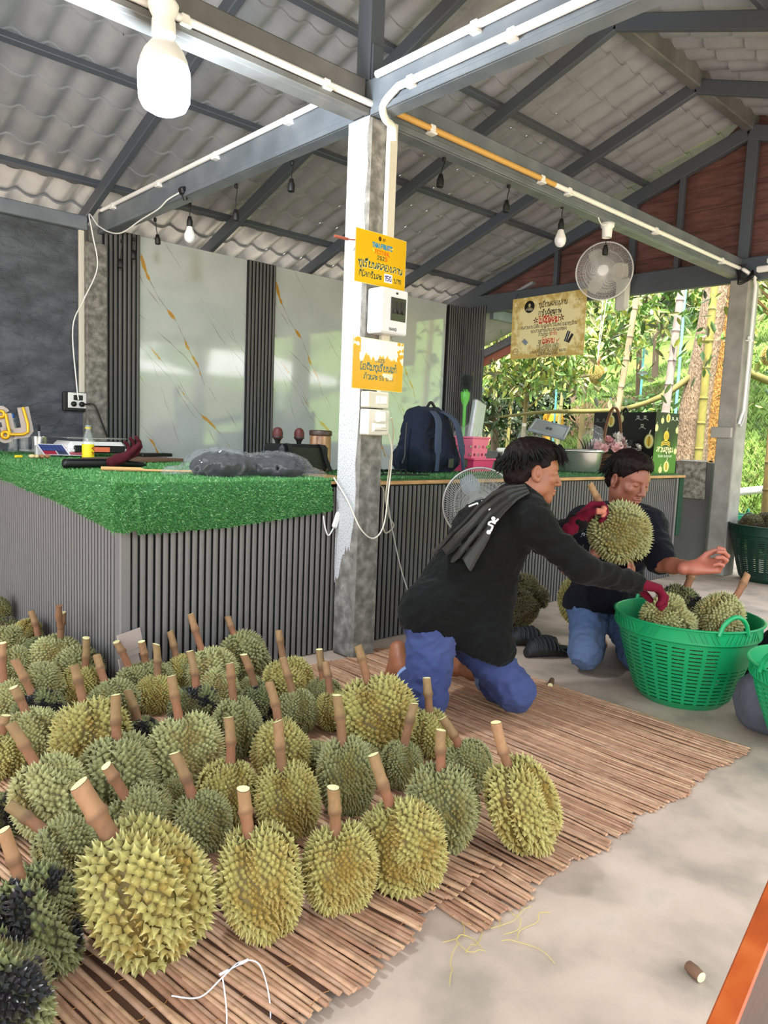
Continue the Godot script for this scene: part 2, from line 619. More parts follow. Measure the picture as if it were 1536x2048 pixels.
func build_posts() -> void:
	var b := MB.new()
	b.box(Vector3(2.555, 1.38, -2.945), Vector3(0.17, 2.76, 0.17), 0.012)
	var p := struct("concrete_pillar", b, M.concrete, "square concrete post with a whitewashed side at the counter corner", "post")
	var wsh := MB.new()
	var poly := PackedVector2Array()
	var r := RandomNumberGenerator.new()
	r.seed = 8
	poly.append(Vector2(-0.08, 2.755))
	poly.append(Vector2(-0.08, 0.55))
	for k in 14:
		poly.append(Vector2(-0.075 + k * 0.0106, 0.40 + 0.02 * k + r.randf_range(-0.05, 0.05)))
	for k in 16:
		poly.append(Vector2(0.076 + r.randf_range(-0.014, 0.006), 0.78 + k * 0.125))
	poly.append(Vector2(0.08, 2.755))
	wsh.xf = Transform3D(Basis(Vector3.UP, -PI / 2), Vector3(2.470, 0, -2.945))
	wsh.plate(poly, -0.002, 0.003)
	part("plaster", wsh, M.whitewash, p, Transform3D(), "flaking white plaster on one side")
	b = MB.new()
	b.box(Vector3(2.42, 1.33, WZ + 0.03), Vector3(0.17, 2.66, 0.12), 0.008)
	struct("wall_pillar", b, M.concrete, "rough concrete pillar between dark wall and fluted strip", "post")
	b = MB.new()
	b.box(Vector3(7.06, 1.36, -2.85), Vector3(0.24, 2.72, 0.17), 0.008)
	struct("end_pillar", b, tri_mat(noise_tex(0.02, [[0.0, Color(0.50, 0.49, 0.465)], [1.0, Color(0.64, 0.63, 0.60)]], 71, 5, 256), Vector3(0.8, 0.8, 0.8), 0.85), "pale grey plastered post at the open end of the shed", "post")
	for x in [2.55, 7.06, -2.0]:
		b = MB.new()
		b.box(Vector3(x, 1.36, 0.45), Vector3(0.17, 2.72, 0.17), 0.01)
		struct("front_pillar", b, M.concrete, "square concrete post under the front eave, outside the picture", "post")
	b = MB.new()
	b.box(Vector3(2.2, 2.80, 0.45), Vector3(11.0, 0.16, 0.10), 0.008)
	struct("front_beam", b, M.galv, "grey steel beam along the front eave, outside the picture", "beam")

func build_gable() -> void:
	var x := 7.19
	var g := thing("wall_gable", "brown board siding filling the gable above the open end", "wall", Transform3D(), "", "structure")
	var y := 2.90
	while y < 4.15:
		var y1 := y + 0.205
		var z0 := (RY + 0.10 - y) / SL
		var z1 := maxf(0.06, (RY + 0.10 - y1) / SL)
		var b := MB.new()
		# lapped board: its foot stands proud of the head of the one below
		var A := [Vector3(x - 0.012, y, RZ - z0), Vector3(x - 0.012, y, RZ + z0), Vector3(x + 0.004, y1, RZ + z1), Vector3(x + 0.004, y1, RZ - z1)]
		var o := Vector3(0.014, 0, 0)
		b.quad(A[0], A[1], A[2], A[3])
		b.quad(A[3] + o, A[2] + o, A[1] + o, A[0] + o)
		b.quad(A[0] + o, A[1] + o, A[1], A[0])
		b.quad(A[1] + o, A[2] + o, A[2], A[1])
		b.quad(A[3], A[2], A[2] + o, A[3] + o)
		b.quad(A[0], A[3], A[3] + o, A[0] + o)
		part("plank", b, M.siding, g)
		y += 0.19
	var s := MB.new()
	s.box(Vector3(7.12, 2.835, RZ), Vector3(0.08, 0.21, 6.9), 0.008)
	var tb := struct("gable_beam", s, M.darksteel, "dark steel beam across the open end below the brown siding", "beam")
	var ang := atan(SL)
	for side in [-1.0, 1.0]:
		var r := MB.new()
		r.xf = Transform3D(Basis(Vector3.RIGHT, ang * side), Vector3(7.12, roof_y(RZ + side * 1.95, 0.02), RZ + side * 1.95))
		r.box(Vector3.ZERO, Vector3(0.075, 0.13, 4.1), 0.006)
		part("rafter", r, M.darksteel, tb)
		for st in [[0.0, 0.10], [0.64, 0.05], [1.13, 0.06], [2.05, 0.05]]:
			if st[0] == 0.0 and side > 0: continue
			var z: float = RZ + 0.04 + side * st[0]
			var top := roof_y(z, 0.02)
			var k := MB.new()
			k.box(Vector3(7.13, (2.93 + top) * 0.5, z), Vector3(0.06, top - 2.93, st[1]), 0.005)
			part("stud", k, M.darksteel, tb)
	# lean-to eave beyond the end wall: grey rafters and a red-brown fascia
	var e := thing("lean_to_eave", "grey framed eave with a red fascia beyond the fluted corner", "eave", Transform3D(), "", "structure")
	var f := MB.new()
	f.xf = Transform3D(Basis(Vector3.RIGHT, ang * -1.0), Vector3(8.1, 2.36, -6.55))
	f.box(Vector3.ZERO, Vector3(0.03, 0.16, 2.9), 0.004)
	part("fascia", f, mat(Color(0.50, 0.27, 0.20), 0.6), e)
	f = MB.new()
	f.xf = Transform3D(Basis(Vector3.RIGHT, ang * -1.0), Vector3(8.05, 2.43, -6.55))
	f.box(Vector3.ZERO, Vector3(0.06, 0.10, 2.9), 0.004)
	part("rafter", f, M.darksteel, e)
	f = MB.new()
	f.box(Vector3(7.65, 2.72, -5.9), Vector3(0.95, 0.12, 0.06), 0.004)
	part("outrigger", f, M.galv, e)
	f = MB.new()
	f.xf = Transform3D(Basis(Vector3.RIGHT, ang * -1.0), Vector3(7.62, 2.56, -6.6))
	f.box(Vector3.ZERO, Vector3(1.0, 0.03, 2.8))
	part("soffit", f, M.tile, e)

func blade_mesh(w: float, h: float) -> ArrayMesh:
	var b := MB.new()
	b.tri(Vector3(-w, 0, 0), Vector3(w, 0, 0), Vector3(0.3 * w, h * 0.6, h * 0.25))
	b.tri(Vector3(w, 0, 0), Vector3(w * 0.5, h, h * 0.7), Vector3(0.3 * w, h * 0.6, h * 0.25))
	return b.mesh()

func scatter(called: String, m: Mesh, material: Material, xfs: Array, cols: Array, parent: Node3D) -> MultiMeshInstance3D:
	var mm := MultiMesh.new()
	mm.transform_format = MultiMesh.TRANSFORM_3D
	mm.use_colors = true
	mm.mesh = m
	mm.instance_count = xfs.size()
	for i in xfs.size():
		mm.set_instance_transform(i, xfs[i])
		mm.set_instance_color(i, cols[i])
	var o := MultiMeshInstance3D.new()
	o.name = called
	o.multimesh = mm
	o.material_override = material
	o.set_meta("kind", "stuff")
	if parent: parent.add_child(o, true)
	return o

func turf_blades(pts: Array, parent: Node3D, dark := 1.0) -> void:   # pts: [position, normal]
	var xfs := []
	var cols := []
	for p in pts:
		var n: Vector3 = (p[1] + Vector3(rng.randf_range(-0.5, 0.5), rng.randf_range(-0.5, 0.5), rng.randf_range(-0.5, 0.5))).normalized()
		xfs.append(Transform3D(basis_y(n, rng.randf() * TAU).scaled_local(Vector3.ONE * rng.randf_range(0.7, 1.3)), p[0]))
		var k := rng.randf()
		var c := lin(0.20, 0.47, 0.24).lerp(lin(0.36, 0.62, 0.33), k)
		if rng.randf() < 0.10: c = lin(0.62, 0.78, 0.55)
		cols.append(c * dark)
	scatter("pile", blade_mesh(0.0016, 0.012), M.turf, xfs, cols, parent)

func build_counters() -> void:
	var H := 0.93
	# --- near counter: an arm along the shed and an arm back to the wall
	var b := MB.new()
	b.box(Vector3(2.03, H * 0.5 - 0.01, -3.47), Vector3(1.42, H - 0.02, 0.80))
	b.box(Vector3(1.92, H * 0.5 - 0.01, -5.05), Vector3(1.20, H - 0.02, 2.36))
	var c := one("counter", b, M.black, "near counter clad in grey fluted strips under bright green turf", "counter")
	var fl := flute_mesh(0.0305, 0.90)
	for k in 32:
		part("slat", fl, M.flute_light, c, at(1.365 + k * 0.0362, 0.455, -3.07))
	var post := MB.new()
	post.box(Vector3(1.315, 0.46, -3.065), Vector3(0.05, 0.91, 0.05), 0.006)
	part("corner_trim", post, M.flute_light, c)
	for k in 84:
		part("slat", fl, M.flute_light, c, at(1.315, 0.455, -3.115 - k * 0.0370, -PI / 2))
	b = MB.new()
	b.box(Vector3(2.06, H + 0.002, -3.47), Vector3(1.50, 0.02, 0.86), 0.004)
	b.box(Vector3(1.92, H + 0.002, -5.06), Vector3(1.24, 0.02, 2.36), 0.004)
	part("worktop", b, M.wood, c)
	# turf cover with a hanging front
	var t := MB.new()
	var y := H + 0.016
	var peri := []     # edge point, outward, hem height, flare
	for k in 21:
		var s := k / 20.0
		peri.append([Vector3(lerpf(2.42, 1.345, s), y, -3.035), Vector3(0.10 * (1 - s), 0, 1).normalized(), lerpf(0.785, 0.73, minf(1.0, s * 1.7)) , 0.02 + 0.012 * sin(s * 9.0) + 0.03 * maxf(0, s - 0.75) * 4.0])
	for k in 7:
		var a := PI * 0.5 * k / 6.0
		var d := Vector3(-sin(a), 0, cos(a))
		peri.append([Vector3(1.325, y, -3.06) + d * 0.045, d, 0.742 + 0.03 * absf(k - 2) / 4.0, 0.05 + 0.05 * (1.0 - absf(k - 2.5) / 3.5)])
	for k in 33:
		var s := k / 32.0
		peri.append([Vector3(1.285, y, lerpf(-3.10, -6.22, s)), Vector3(-1, 0, 0), lerpf(0.77, 0.852, minf(1.0, s * 2.4)), 0.035 + 0.012 * sin(s * 23.0) + 0.03 * maxf(0, 0.1 - s) * 10.0])
	var rows := []
	for i in 9:
		var row := PackedVector3Array()
		for p in peri:
			var e: Vector3 = p[0]
			var d: Vector3 = p[1]
			if i == 0: row.append(e - d * 0.03)
			elif i == 1: row.append(e)
			elif i == 2: row.append(e + d * 0.014 - Vector3(0, 0.010, 0))
			else:
				var s := (i - 2) / 6.0
				var sag: float = p[3] * sin(s * 2.2) * 0.8
				row.append(Vector3(e.x, lerpf(y - 0.012, p[2], s), e.z) + d * (0.016 + sag))
		rows.append(row)
	t.grid(rows, false, false)
	t.box(Vector3(1.88, y - 0.003, -3.44), Vector3(1.18, 0.006, 0.80))
	t.box(Vector3(1.885, y - 0.003, -5.0), Vector3(1.19, 0.006, 2.42))
	var turf := one("turf_cover", t, M.turf_base, "bright green artificial turf draped over the near counter", "turf")
	var pts := []
	for k in 15000:
		pts.append([Vector3(rng.randf_range(1.28, 2.47), y, rng.randf_range(-3.84, -3.02)), Vector3.UP])
	for k in 20000:
		pts.append([Vector3(rng.randf_range(1.28, 2.48), y, rng.randf_range(-6.2, -3.84)), Vector3.UP])
	var np := peri.size()
	for k in 30000:
		var j := rng.randi() % (np - 1)
		var i := 1 + rng.randi() % 7
		if i < 3 and rng.randf() < 0.5: i = 3 + rng.randi() % 5
		var fu := rng.randf()
		var fv := rng.randf()
		var pa: Vector3 = rows[i][j].lerp(rows[i][j + 1], fu)
		var pb: Vector3 = rows[i + 1][j].lerp(rows[i + 1][j + 1], fu)
		var nn: Vector3 = (rows[i + 1][j + 1] - rows[i][j]).cross(rows[i + 1][j] - rows[i][j + 1])
		if nn.dot(peri[j][1]) < 0: nn = -nn
		pts.append([pa.lerp(pb, fv), (nn.normalized() + Vector3(0, -0.3, 0)).normalized()])
	turf_blades(pts, turf)
	# --- far counter
	b = MB.new()
	b.box(Vector3(4.62, H * 0.5 - 0.01, -3.47), Vector3(3.70, H - 0.02, 0.80))
	var c2 := one("counter", b, M.black, "long far counter clad in dark fluted strips behind the kneeling men", "counter")
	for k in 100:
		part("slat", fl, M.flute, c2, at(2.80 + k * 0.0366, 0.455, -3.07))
	b = MB.new()
	b.box(Vector3(6.475, 0.46, -3.062), Vector3(0.03, 0.91, 0.03), 0.004)
	part("corner_trim", b, M.flute_light, c2)
	b = MB.new()
	b.box(Vector3(4.66, H - 0.005, -3.46), Vector3(3.80, 0.022, 0.88), 0.003)
	part("worktop", b, M.wood, c2, Transform3D(), "pale plywood edge")
	t = MB.new()
	t.box(Vector3(4.655, H + 0.0085, -3.47), Vector3(3.79, 0.008, 0.85), 0.003)
	turf = one("turf_cover", t, M.turf_base, "flat dark green turf sheet on the far counter", "turf")
	pts = []
	for k in 14000:
		pts.append([Vector3(rng.randf_range(2.77, 6.54), H + 0.012, rng.randf_range(-3.88, -3.05)), Vector3.UP])
	turf_blades(pts, turf, 0.8)
	# strip of turf hanging at the far end
	t = MB.new()
	t.box(Vector3(6.58, 0.66, -3.13), Vector3(0.012, 0.56, 0.16), 0.003)
	t.box(Vector3(6.535, 0.66, -3.045), Vector3(0.085, 0.56, 0.012), 0.003)
	one("turf_strip", t, mat(Color(0.05, 0.22, 0.13), 0.9), "dark green turf strip hanging down at the end of the far counter", "turf")

# ---------------------------------------------------------------- reed mats
func build_mats() -> void:
	var cols := [Color(0.70, 0.53, 0.41), Color(0.75, 0.58, 0.45), Color(0.64, 0.47, 0.36), Color(0.78, 0.62, 0.48), Color(0.68, 0.53, 0.42)]
	var mats := []
	for c in cols:
		mats.append(tri_mat(noise_tex(0.02, [[0.0, c * 0.78], [0.5, c], [1.0, c.lightened(0.12)]], 81 + mats.size(), 4, 256), Vector3(3, 3, 3), 0.75, 0.0, true))
	reed_mat("reed_mat", "long reed mat laid under the kneeling man and front durians", Transform3D(Basis(Vector3.UP, 0.0), Vector3(1.32, 0.003, -2.90)), 1.70, 1.86, 138, mats, 0.0, 5)
	reed_mat("reed_mat", "coarse reed mat under the durian pile, nearest the white string", Transform3D(Basis(Vector3.UP, deg_to_rad(9)), Vector3(-1.58, 0.012, -2.52)), 2.92, 1.82, 205, mats, 0.003, 9)

# reeds lie along +z from the origin, side by side along +x
func reed_mat(called: String, label: String, xf: Transform3D, width: float, length: float, n: int, mats: Array, lift: float, sd: int) -> void:
	var r := RandomNumberGenerator.new()
	r.seed = sd
	var o := thing(called, label, "mat", xf)
	var pitch := width / n
	var kinds := []
	for k in 8:
		var b := MB.new()
		var path := []
		var rad := []
		var ph := r.randf() * TAU
		for i in 15:
			var s := i / 14.0
			path.append(Vector3(sin(s * 21.0 + ph) * 0.0022 + sin(s * 9.0 + ph * 2.0) * 0.0026, pitch * 0.27 + 0.0025 * sin(s * 14.0 + ph), s * length))
			rad.append(pitch * (0.56 + 0.10 * sin(s * 31.0 + ph * 3.0)))
		b.tube(path, rad, 6, true)
		for i in b.v.size():
			b.v[i].y = maxf(b.v[i].y * 0.62, 0.0)
		kinds.append(b.mesh())
	for k in n:
		var e := r.randf_range(-0.007, 0.007) + 0.014 * sin(k * 0.16) + 0.007 * sin(k * 0.43 + 1.0)
		if r.randf() < 0.04: e -= 0.02
		var t := Transform3D(Basis(Vector3.UP, r.randf_range(-0.004, 0.004)), Vector3((k + 0.5) * pitch, lift + r.randf_range(0, 0.0018), e))
		part("reed", kinds[r.randi() % 8], mats[r.randi() % 5], o, t)
	var bk := MB.new()
	bk.box(Vector3(width * 0.5, lift + 0.0005, length * 0.5), Vector3(width - 0.02, 0.002, length - 0.07))
	part("backing", bk, mat(Color(0.30, 0.19, 0.12), 0.9), o)
	# stitching
	var st := MB.new()
	var z := 0.06
	while z < length - 0.03:
		var path := []
		for k in n * 2 + 1:
			path.append(Vector3(k * pitch * 0.5, lift + (0.0035 if k % 2 == 0 else pitch * 0.36), z + 0.006 * sin(k * 0.9)))
		st.tube(path, 0.0011, 4, false)
		z += 0.115
	var s := part("stitching", st, mat(Color(0.62, 0.42, 0.22), 0.7), o)
	s.set_meta("kind", "stuff")

var husks := {}

func husk_r(th: float, ph: float, sd: float, lobes: float, g: float) -> float:
	var w := ph + 0.22 * sin(2.0 * ph + sd) + 0.25 * sin(th * 1.6 + sd * 2.0)
	var gr := pow(absf(cos(lobes * 0.5 * w + sd)), 7.0)
	var s := sin(th)
	var k := 0.90 * (1.0 - g * gr * pow(maxf(s, 0.0), 0.8))
	k *= 1.0 + 0.05 * sin(ph + sd * 1.7) * s + 0.045 * sin(2.0 * ph + th * 2.0 + sd)
	k *= 1.0 + 0.05 * cos(th + 0.5)          # a little wider above
	k *= 1.0 - 0.10 * exp(-th * th * 9.0)     # dimple round the stalk
	return k

func husk_p(th: float, ph: float, sd: float, lobes: float, g: float) -> Vector3:
	return Vector3(sin(th) * cos(ph), cos(th), sin(th) * sin(ph)) * husk_r(th, ph, sd, lobes, g)

func durian_mesh(kind: int, tint: String) -> ArrayMesh:
	var key := "%d%s" % [kind, tint]
	if husks.has(key): return husks[key]
	var r := RandomNumberGenerator.new()
	r.seed = 100 + kind
	var sd := kind * 1.37 + 0.4
	var lobes: float = [5.0, 4.0, 5.0, 3.0, 4.0, 5.0, 2.0][kind]
	var g: float = [0.20, 0.25, 0.17, 0.28, 0.20, 0.22, 0.33][kind]
	var n: int = [760, 860, 820, 860, 800, 920, 860][kind]
	var pal: Array
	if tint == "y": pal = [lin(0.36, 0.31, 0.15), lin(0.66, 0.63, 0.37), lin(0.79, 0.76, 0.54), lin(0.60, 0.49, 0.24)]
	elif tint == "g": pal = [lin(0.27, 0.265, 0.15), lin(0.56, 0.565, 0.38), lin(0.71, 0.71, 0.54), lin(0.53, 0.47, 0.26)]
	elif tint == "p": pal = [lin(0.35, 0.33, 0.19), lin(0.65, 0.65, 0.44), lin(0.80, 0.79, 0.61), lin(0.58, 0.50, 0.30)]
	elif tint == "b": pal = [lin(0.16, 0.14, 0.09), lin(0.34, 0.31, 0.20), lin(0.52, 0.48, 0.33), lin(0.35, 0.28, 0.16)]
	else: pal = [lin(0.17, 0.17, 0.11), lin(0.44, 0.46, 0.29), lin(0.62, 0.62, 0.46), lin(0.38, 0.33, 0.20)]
	var b := MB.new()
	var rows := []
	var cols := []
	for i in 17:
		var th := PI * (16 - i) / 16.0
		var row := PackedVector3Array()
		var cr := []
		for k in 26:
			row.append(husk_p(th, -TAU * k / 26.0, sd, lobes, g) * 0.985)
			cr.append(pal[0])
		rows.append(row)
		cols.append(cr)
	b.grid(rows, true, false, cols)
	var nz := FastNoiseLite.new()
	nz.seed = 40 + kind
	nz.frequency = 0.9
	var space := sqrt(4.0 * PI / n)
	for i in n:
		var y := 1.0 - (i + 0.5) * 2.0 / n
		var th := acos(clampf(y + r.randf_range(-0.008, 0.008), -1.0, 1.0))
		var ph := fposmod(i * 2.399963 + r.randf_range(-0.05, 0.05), TAU)
		var p := husk_p(th, ph, sd, lobes, g)
		var e := 0.02
		var du := husk_p(th + e, ph, sd, lobes, g) - husk_p(th - e, ph, sd, lobes, g)
		var dv := husk_p(th, ph + e, sd, lobes, g) - husk_p(th, ph - e, sd, lobes, g)
		var nn := dv.cross(du).normalized()
		if nn.dot(p) < 0: nn = -nn
		if sin(th) < 0.12: nn = p.normalized()
		var t1 := nn.cross(Vector3(0.3, 1, 0.2)).normalized()
		var t2 := nn.cross(t1)
		var gr := p.length() / 0.92
		var sz := space * (0.60 + r.randf_range(-0.05, 0.06)) * lerpf(0.86, 1.06, clampf(gr * 4.0 - 3.0, 0, 1)) * (0.80 + 0.2 * minf(1.0, sin(th) * 2.0))
		var hgt := sz * r.randf_range(1.15, 1.55) * (1.12 if th < 0.8 else 1.0)
		var q := nz.get_noise_3d(p.x * 2.2, p.y * 2.2, p.z * 2.2)
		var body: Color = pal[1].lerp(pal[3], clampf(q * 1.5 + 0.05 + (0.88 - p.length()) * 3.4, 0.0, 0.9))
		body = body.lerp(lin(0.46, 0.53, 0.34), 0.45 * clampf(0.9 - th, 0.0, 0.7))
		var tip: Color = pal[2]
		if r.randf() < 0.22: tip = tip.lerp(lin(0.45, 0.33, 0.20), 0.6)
		var base: Color = pal[0].lerp(body, 0.32)  # darker between the spines, shade of the gaps put into the colour
		if tint == "d":
			var q2 := nz.get_noise_3d(p.x * 1.3 + 9.0, p.y * 1.3, p.z * 1.3)
			if q2 > 0.06:
				var kk := clampf((q2 - 0.06) * 9.0, 0.0, 1.0)
				body = body.lerp(lin(0.13, 0.12, 0.125), kk)
				base = base.lerp(lin(0.06, 0.06, 0.065), kk)
				tip = tip.lerp(lin(0.32, 0.31, 0.31) if r.randf() < 0.75 else lin(0.75, 0.74, 0.74), kk)
		var jit := r.randf_range(0.86, 1.12)
		body *= jit
		tip *= jit
		var apex := p + nn * hgt + (t1 * r.randf_range(-0.35, 0.35) + t2 * r.randf_range(-0.35, 0.35)) * sz * 0.5
		var ns := 5 if r.randf() < 0.5 else 4
		var a0 := r.randf() * TAU
		var ring := []
		var mid := []
		for k in ns:
			var a := a0 + TAU * k / ns
			var o := (t1 * cos(a) + t2 * sin(a)) * sz * r.randf_range(0.92, 1.1)
			ring.append(p + o - nn * sz * 0.22)
			mid.append((p + o * 0.45).lerp(apex, 0.38))
		for k in ns:
			var k2 := (k + 1) % ns
			var pa: Vector3 = ring[k]
			var pb: Vector3 = ring[k2]
			var ma: Vector3 = mid[k]
			var mb: Vector3 = mid[k2]
			var fl := (pb - pa).cross(apex - pa).dot((pa + pb) * 0.5 - p) < 0.0
			if fl:
				var s := pa; pa = pb; pb = s
				s = ma; ma = mb; mb = s
			var n1 := (pb - pa).cross(ma - pa).normalized()
			var n2 := (mb - ma).cross(apex - ma).normalized()
			b.col = base
			var i0 := b.vert(pa, n1)
			b.vert(pb, n1)
			b.col = body
			b.vert(mb, n1)
			b.vert(ma, n1)
			b.ix.append_array([i0, i0 + 2, i0 + 1, i0, i0 + 3, i0 + 2])
			i0 = b.vert(ma, n2)
			b.vert(mb, n2)
			b.col = tip
			b.vert(apex, n2)
			b.ix.append_array([i0, i0 + 2, i0 + 1])
	husks[key] = b.mesh()
	return husks[key]

func durian(label: String, pos: Vector3, r: float, hr: float, dir: Vector3, L: float, tint: String, kind: int, spin: float, group := "", stem_r := 0.0148, called := "durian", face := false) -> Node3D:
	if face: spin += groove_spin(dir, pos, kind)
	var o := thing(called, label, "durian", Transform3D(basis_y(dir, spin), pos), group)
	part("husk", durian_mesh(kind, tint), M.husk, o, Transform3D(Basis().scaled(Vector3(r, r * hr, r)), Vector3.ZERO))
	if L > 0.0: add_stem(o, r * hr * 0.80, L * 1.12 + r * hr * 0.12, stem_r)
	return o

# turn about the stalk that brings a groove of the husk towards the viewer's side of the mats
func groove_spin(dir: Vector3, pos: Vector3, kind: int) -> float:
	var sd := kind * 1.37 + 0.4
	var lobes: float = [5.0, 4.0, 5.0, 3.0, 4.0, 5.0, 2.0][kind]
	var want := Vector3(0, 1.0, 0) - pos
	var b := basis_y(dir)
	var l := b.transposed() * want
	var best := 0.0
	var most := -1.0
	for k in 128:
		var ph := TAU * k / 128.0
		var w := ph + 0.22 * sin(2.0 * ph + sd) + 0.25 * sin(2.5 + sd * 2.0)
		var g := absf(cos(lobes * 0.5 * w + sd))
		if g > most:
			most = g
			best = ph
	return best - atan2(l.z, l.x)

func add_stem(o: Node3D, y0: float, L: float, sr: float, fork := false) -> void:
	var b := MB.new()
	var rows := []
	var cols := []
	var bend := Vector3(rng.randf_range(-0.12, 0.12), 0, rng.randf_range(-0.12, 0.12))
	var knot := rng.randf_range(0.42, 0.68)
	var c1 := lin(0.53, 0.34, 0.235).lerp(lin(0.46, 0.335, 0.22), rng.randf())
	var c2 := lin(0.58, 0.43, 0.30).lerp(lin(0.50, 0.405, 0.26), rng.randf())
	var n := 13
	var cut := rng.randf_range(-0.35, 0.35)
	var tip := Vector3.ZERO
	var top := PackedVector3Array()
	for i in n:
		var s := float(i) / (n - 1)
		var d := absf(s - knot)
		var rr := sr * (1.0 + 0.30 * exp(-d * d * 220.0) - 0.10 * exp(-pow(s - knot + 0.09, 2) * 260.0) + 0.18 * exp(-s * s * 60.0) + (0.05 if s > knot else 0.0))
		var cen := Vector3(bend.x * s * s * L, y0 - 0.012 + s * (L + 0.012), bend.z * s * s * L)
		var row := PackedVector3Array()
		var cr := []
		for k in 11:
			var a := -TAU * k / 11.0
			var p := cen + Vector3(cos(a), 0, sin(a)) * rr * (1.0 + 0.05 * sin(a * 3.0 + s * 5.0))
			if i == n - 1: p.y += cos(a) * rr * cut
			row.append(p)
			var col := c1.lerp(c2, clampf((s - knot) * 4.0 + 0.5, 0, 1)) * rng.randf_range(0.88, 1.10)
			if d < 0.05: col = col * 0.66
			cr.append(col)
		rows.append(row)
		cols.append(cr)
		tip = cen
		top = row
	b.grid(rows, true, false, cols)
	var st := part("stem", b, M.vc, o)
	var f := MB.new()
	for k in 11:
		var k2 := (k + 1) % 11
		f.tri(tip + Vector3(0, 0.0012, 0), top[k] * 0.97 + tip * 0.03 + Vector3(0, 0.0010, 0), top[k2] * 0.97 + tip * 0.03 + Vector3(0, 0.0010, 0))
	part("cut_face", f, M.cut, st, Transform3D(), "pale cut end of the stalk")
	if fork:
		var g := MB.new()
		g.col = c1
		var pth := curve([Vector3(0.002, y0 + L * 0.45, 0), Vector3(0.02, y0 + L * 0.85, -0.005), Vector3(0.030, y0 + L * 1.35, -0.01)], 5)
		var rd := []
		for i in pth.size(): rd.append(sr * (1.0 + 0.12 * sin(i * 1.3)))
		g.tube(pth, rd, 10)
		part("stem_branch", g, M.vc, st)

func build_durians() -> void:
	var i := 0
	for p in PILE:
		var kind: int = [0, 1, 2, 3, 4, 5, 1, 3][i % 8]
		if i == 0: kind = 0
		if i == 2: kind = 6
		if i == 18: kind = 6
		var sr := 0.0148
		if i == 0: sr = 0.021
		if i == 6: sr = 0.013
		var spin: float = i * 2.1
		var face := i in [1, 2, 3, 4, 5, 14, 15, 18, 22]
		if face: spin = [0.0, 0.0, 0.35, -0.5, 0.2, -0.45][i] if i < 6 else 0.2
		if i == 0: spin = 0.9
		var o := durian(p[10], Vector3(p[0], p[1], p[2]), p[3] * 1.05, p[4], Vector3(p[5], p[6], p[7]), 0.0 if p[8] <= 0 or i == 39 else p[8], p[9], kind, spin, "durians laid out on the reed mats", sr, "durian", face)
		if i == 39: add_stem(o, p[3] * p[4] * 0.8, p[8], 0.0148, true)
		i += 1
	# behind the nearer kneeling man
	durian("dark durian on the concrete behind the nearer man's chest, against the counter", Vector3(3.97, 0.165, -2.86), 0.165, 1.05, Vector3(-0.5, 0.3, 0.6), 0.0, "b", 1, 0.4, "durians on the concrete by the far counter")
	durian("yellow-brown durian leaning on a dark one, under the nearer man's outstretched arm", Vector3(3.97, 0.20, -2.42), 0.150, 1.22, Vector3(0.1, 0.95, -0.3), 0.0, "y", 5, 1.4, "durians on the concrete by the far counter")
	durian("smaller dark durian on the concrete at the foot of the far counter", Vector3(3.72, 0.13, -2.72), 0.13, 1.1, Vector3(0.4, 0.5, 0.4), 0.0, "b", 5, 2.4, "durians on the concrete by the far counter")
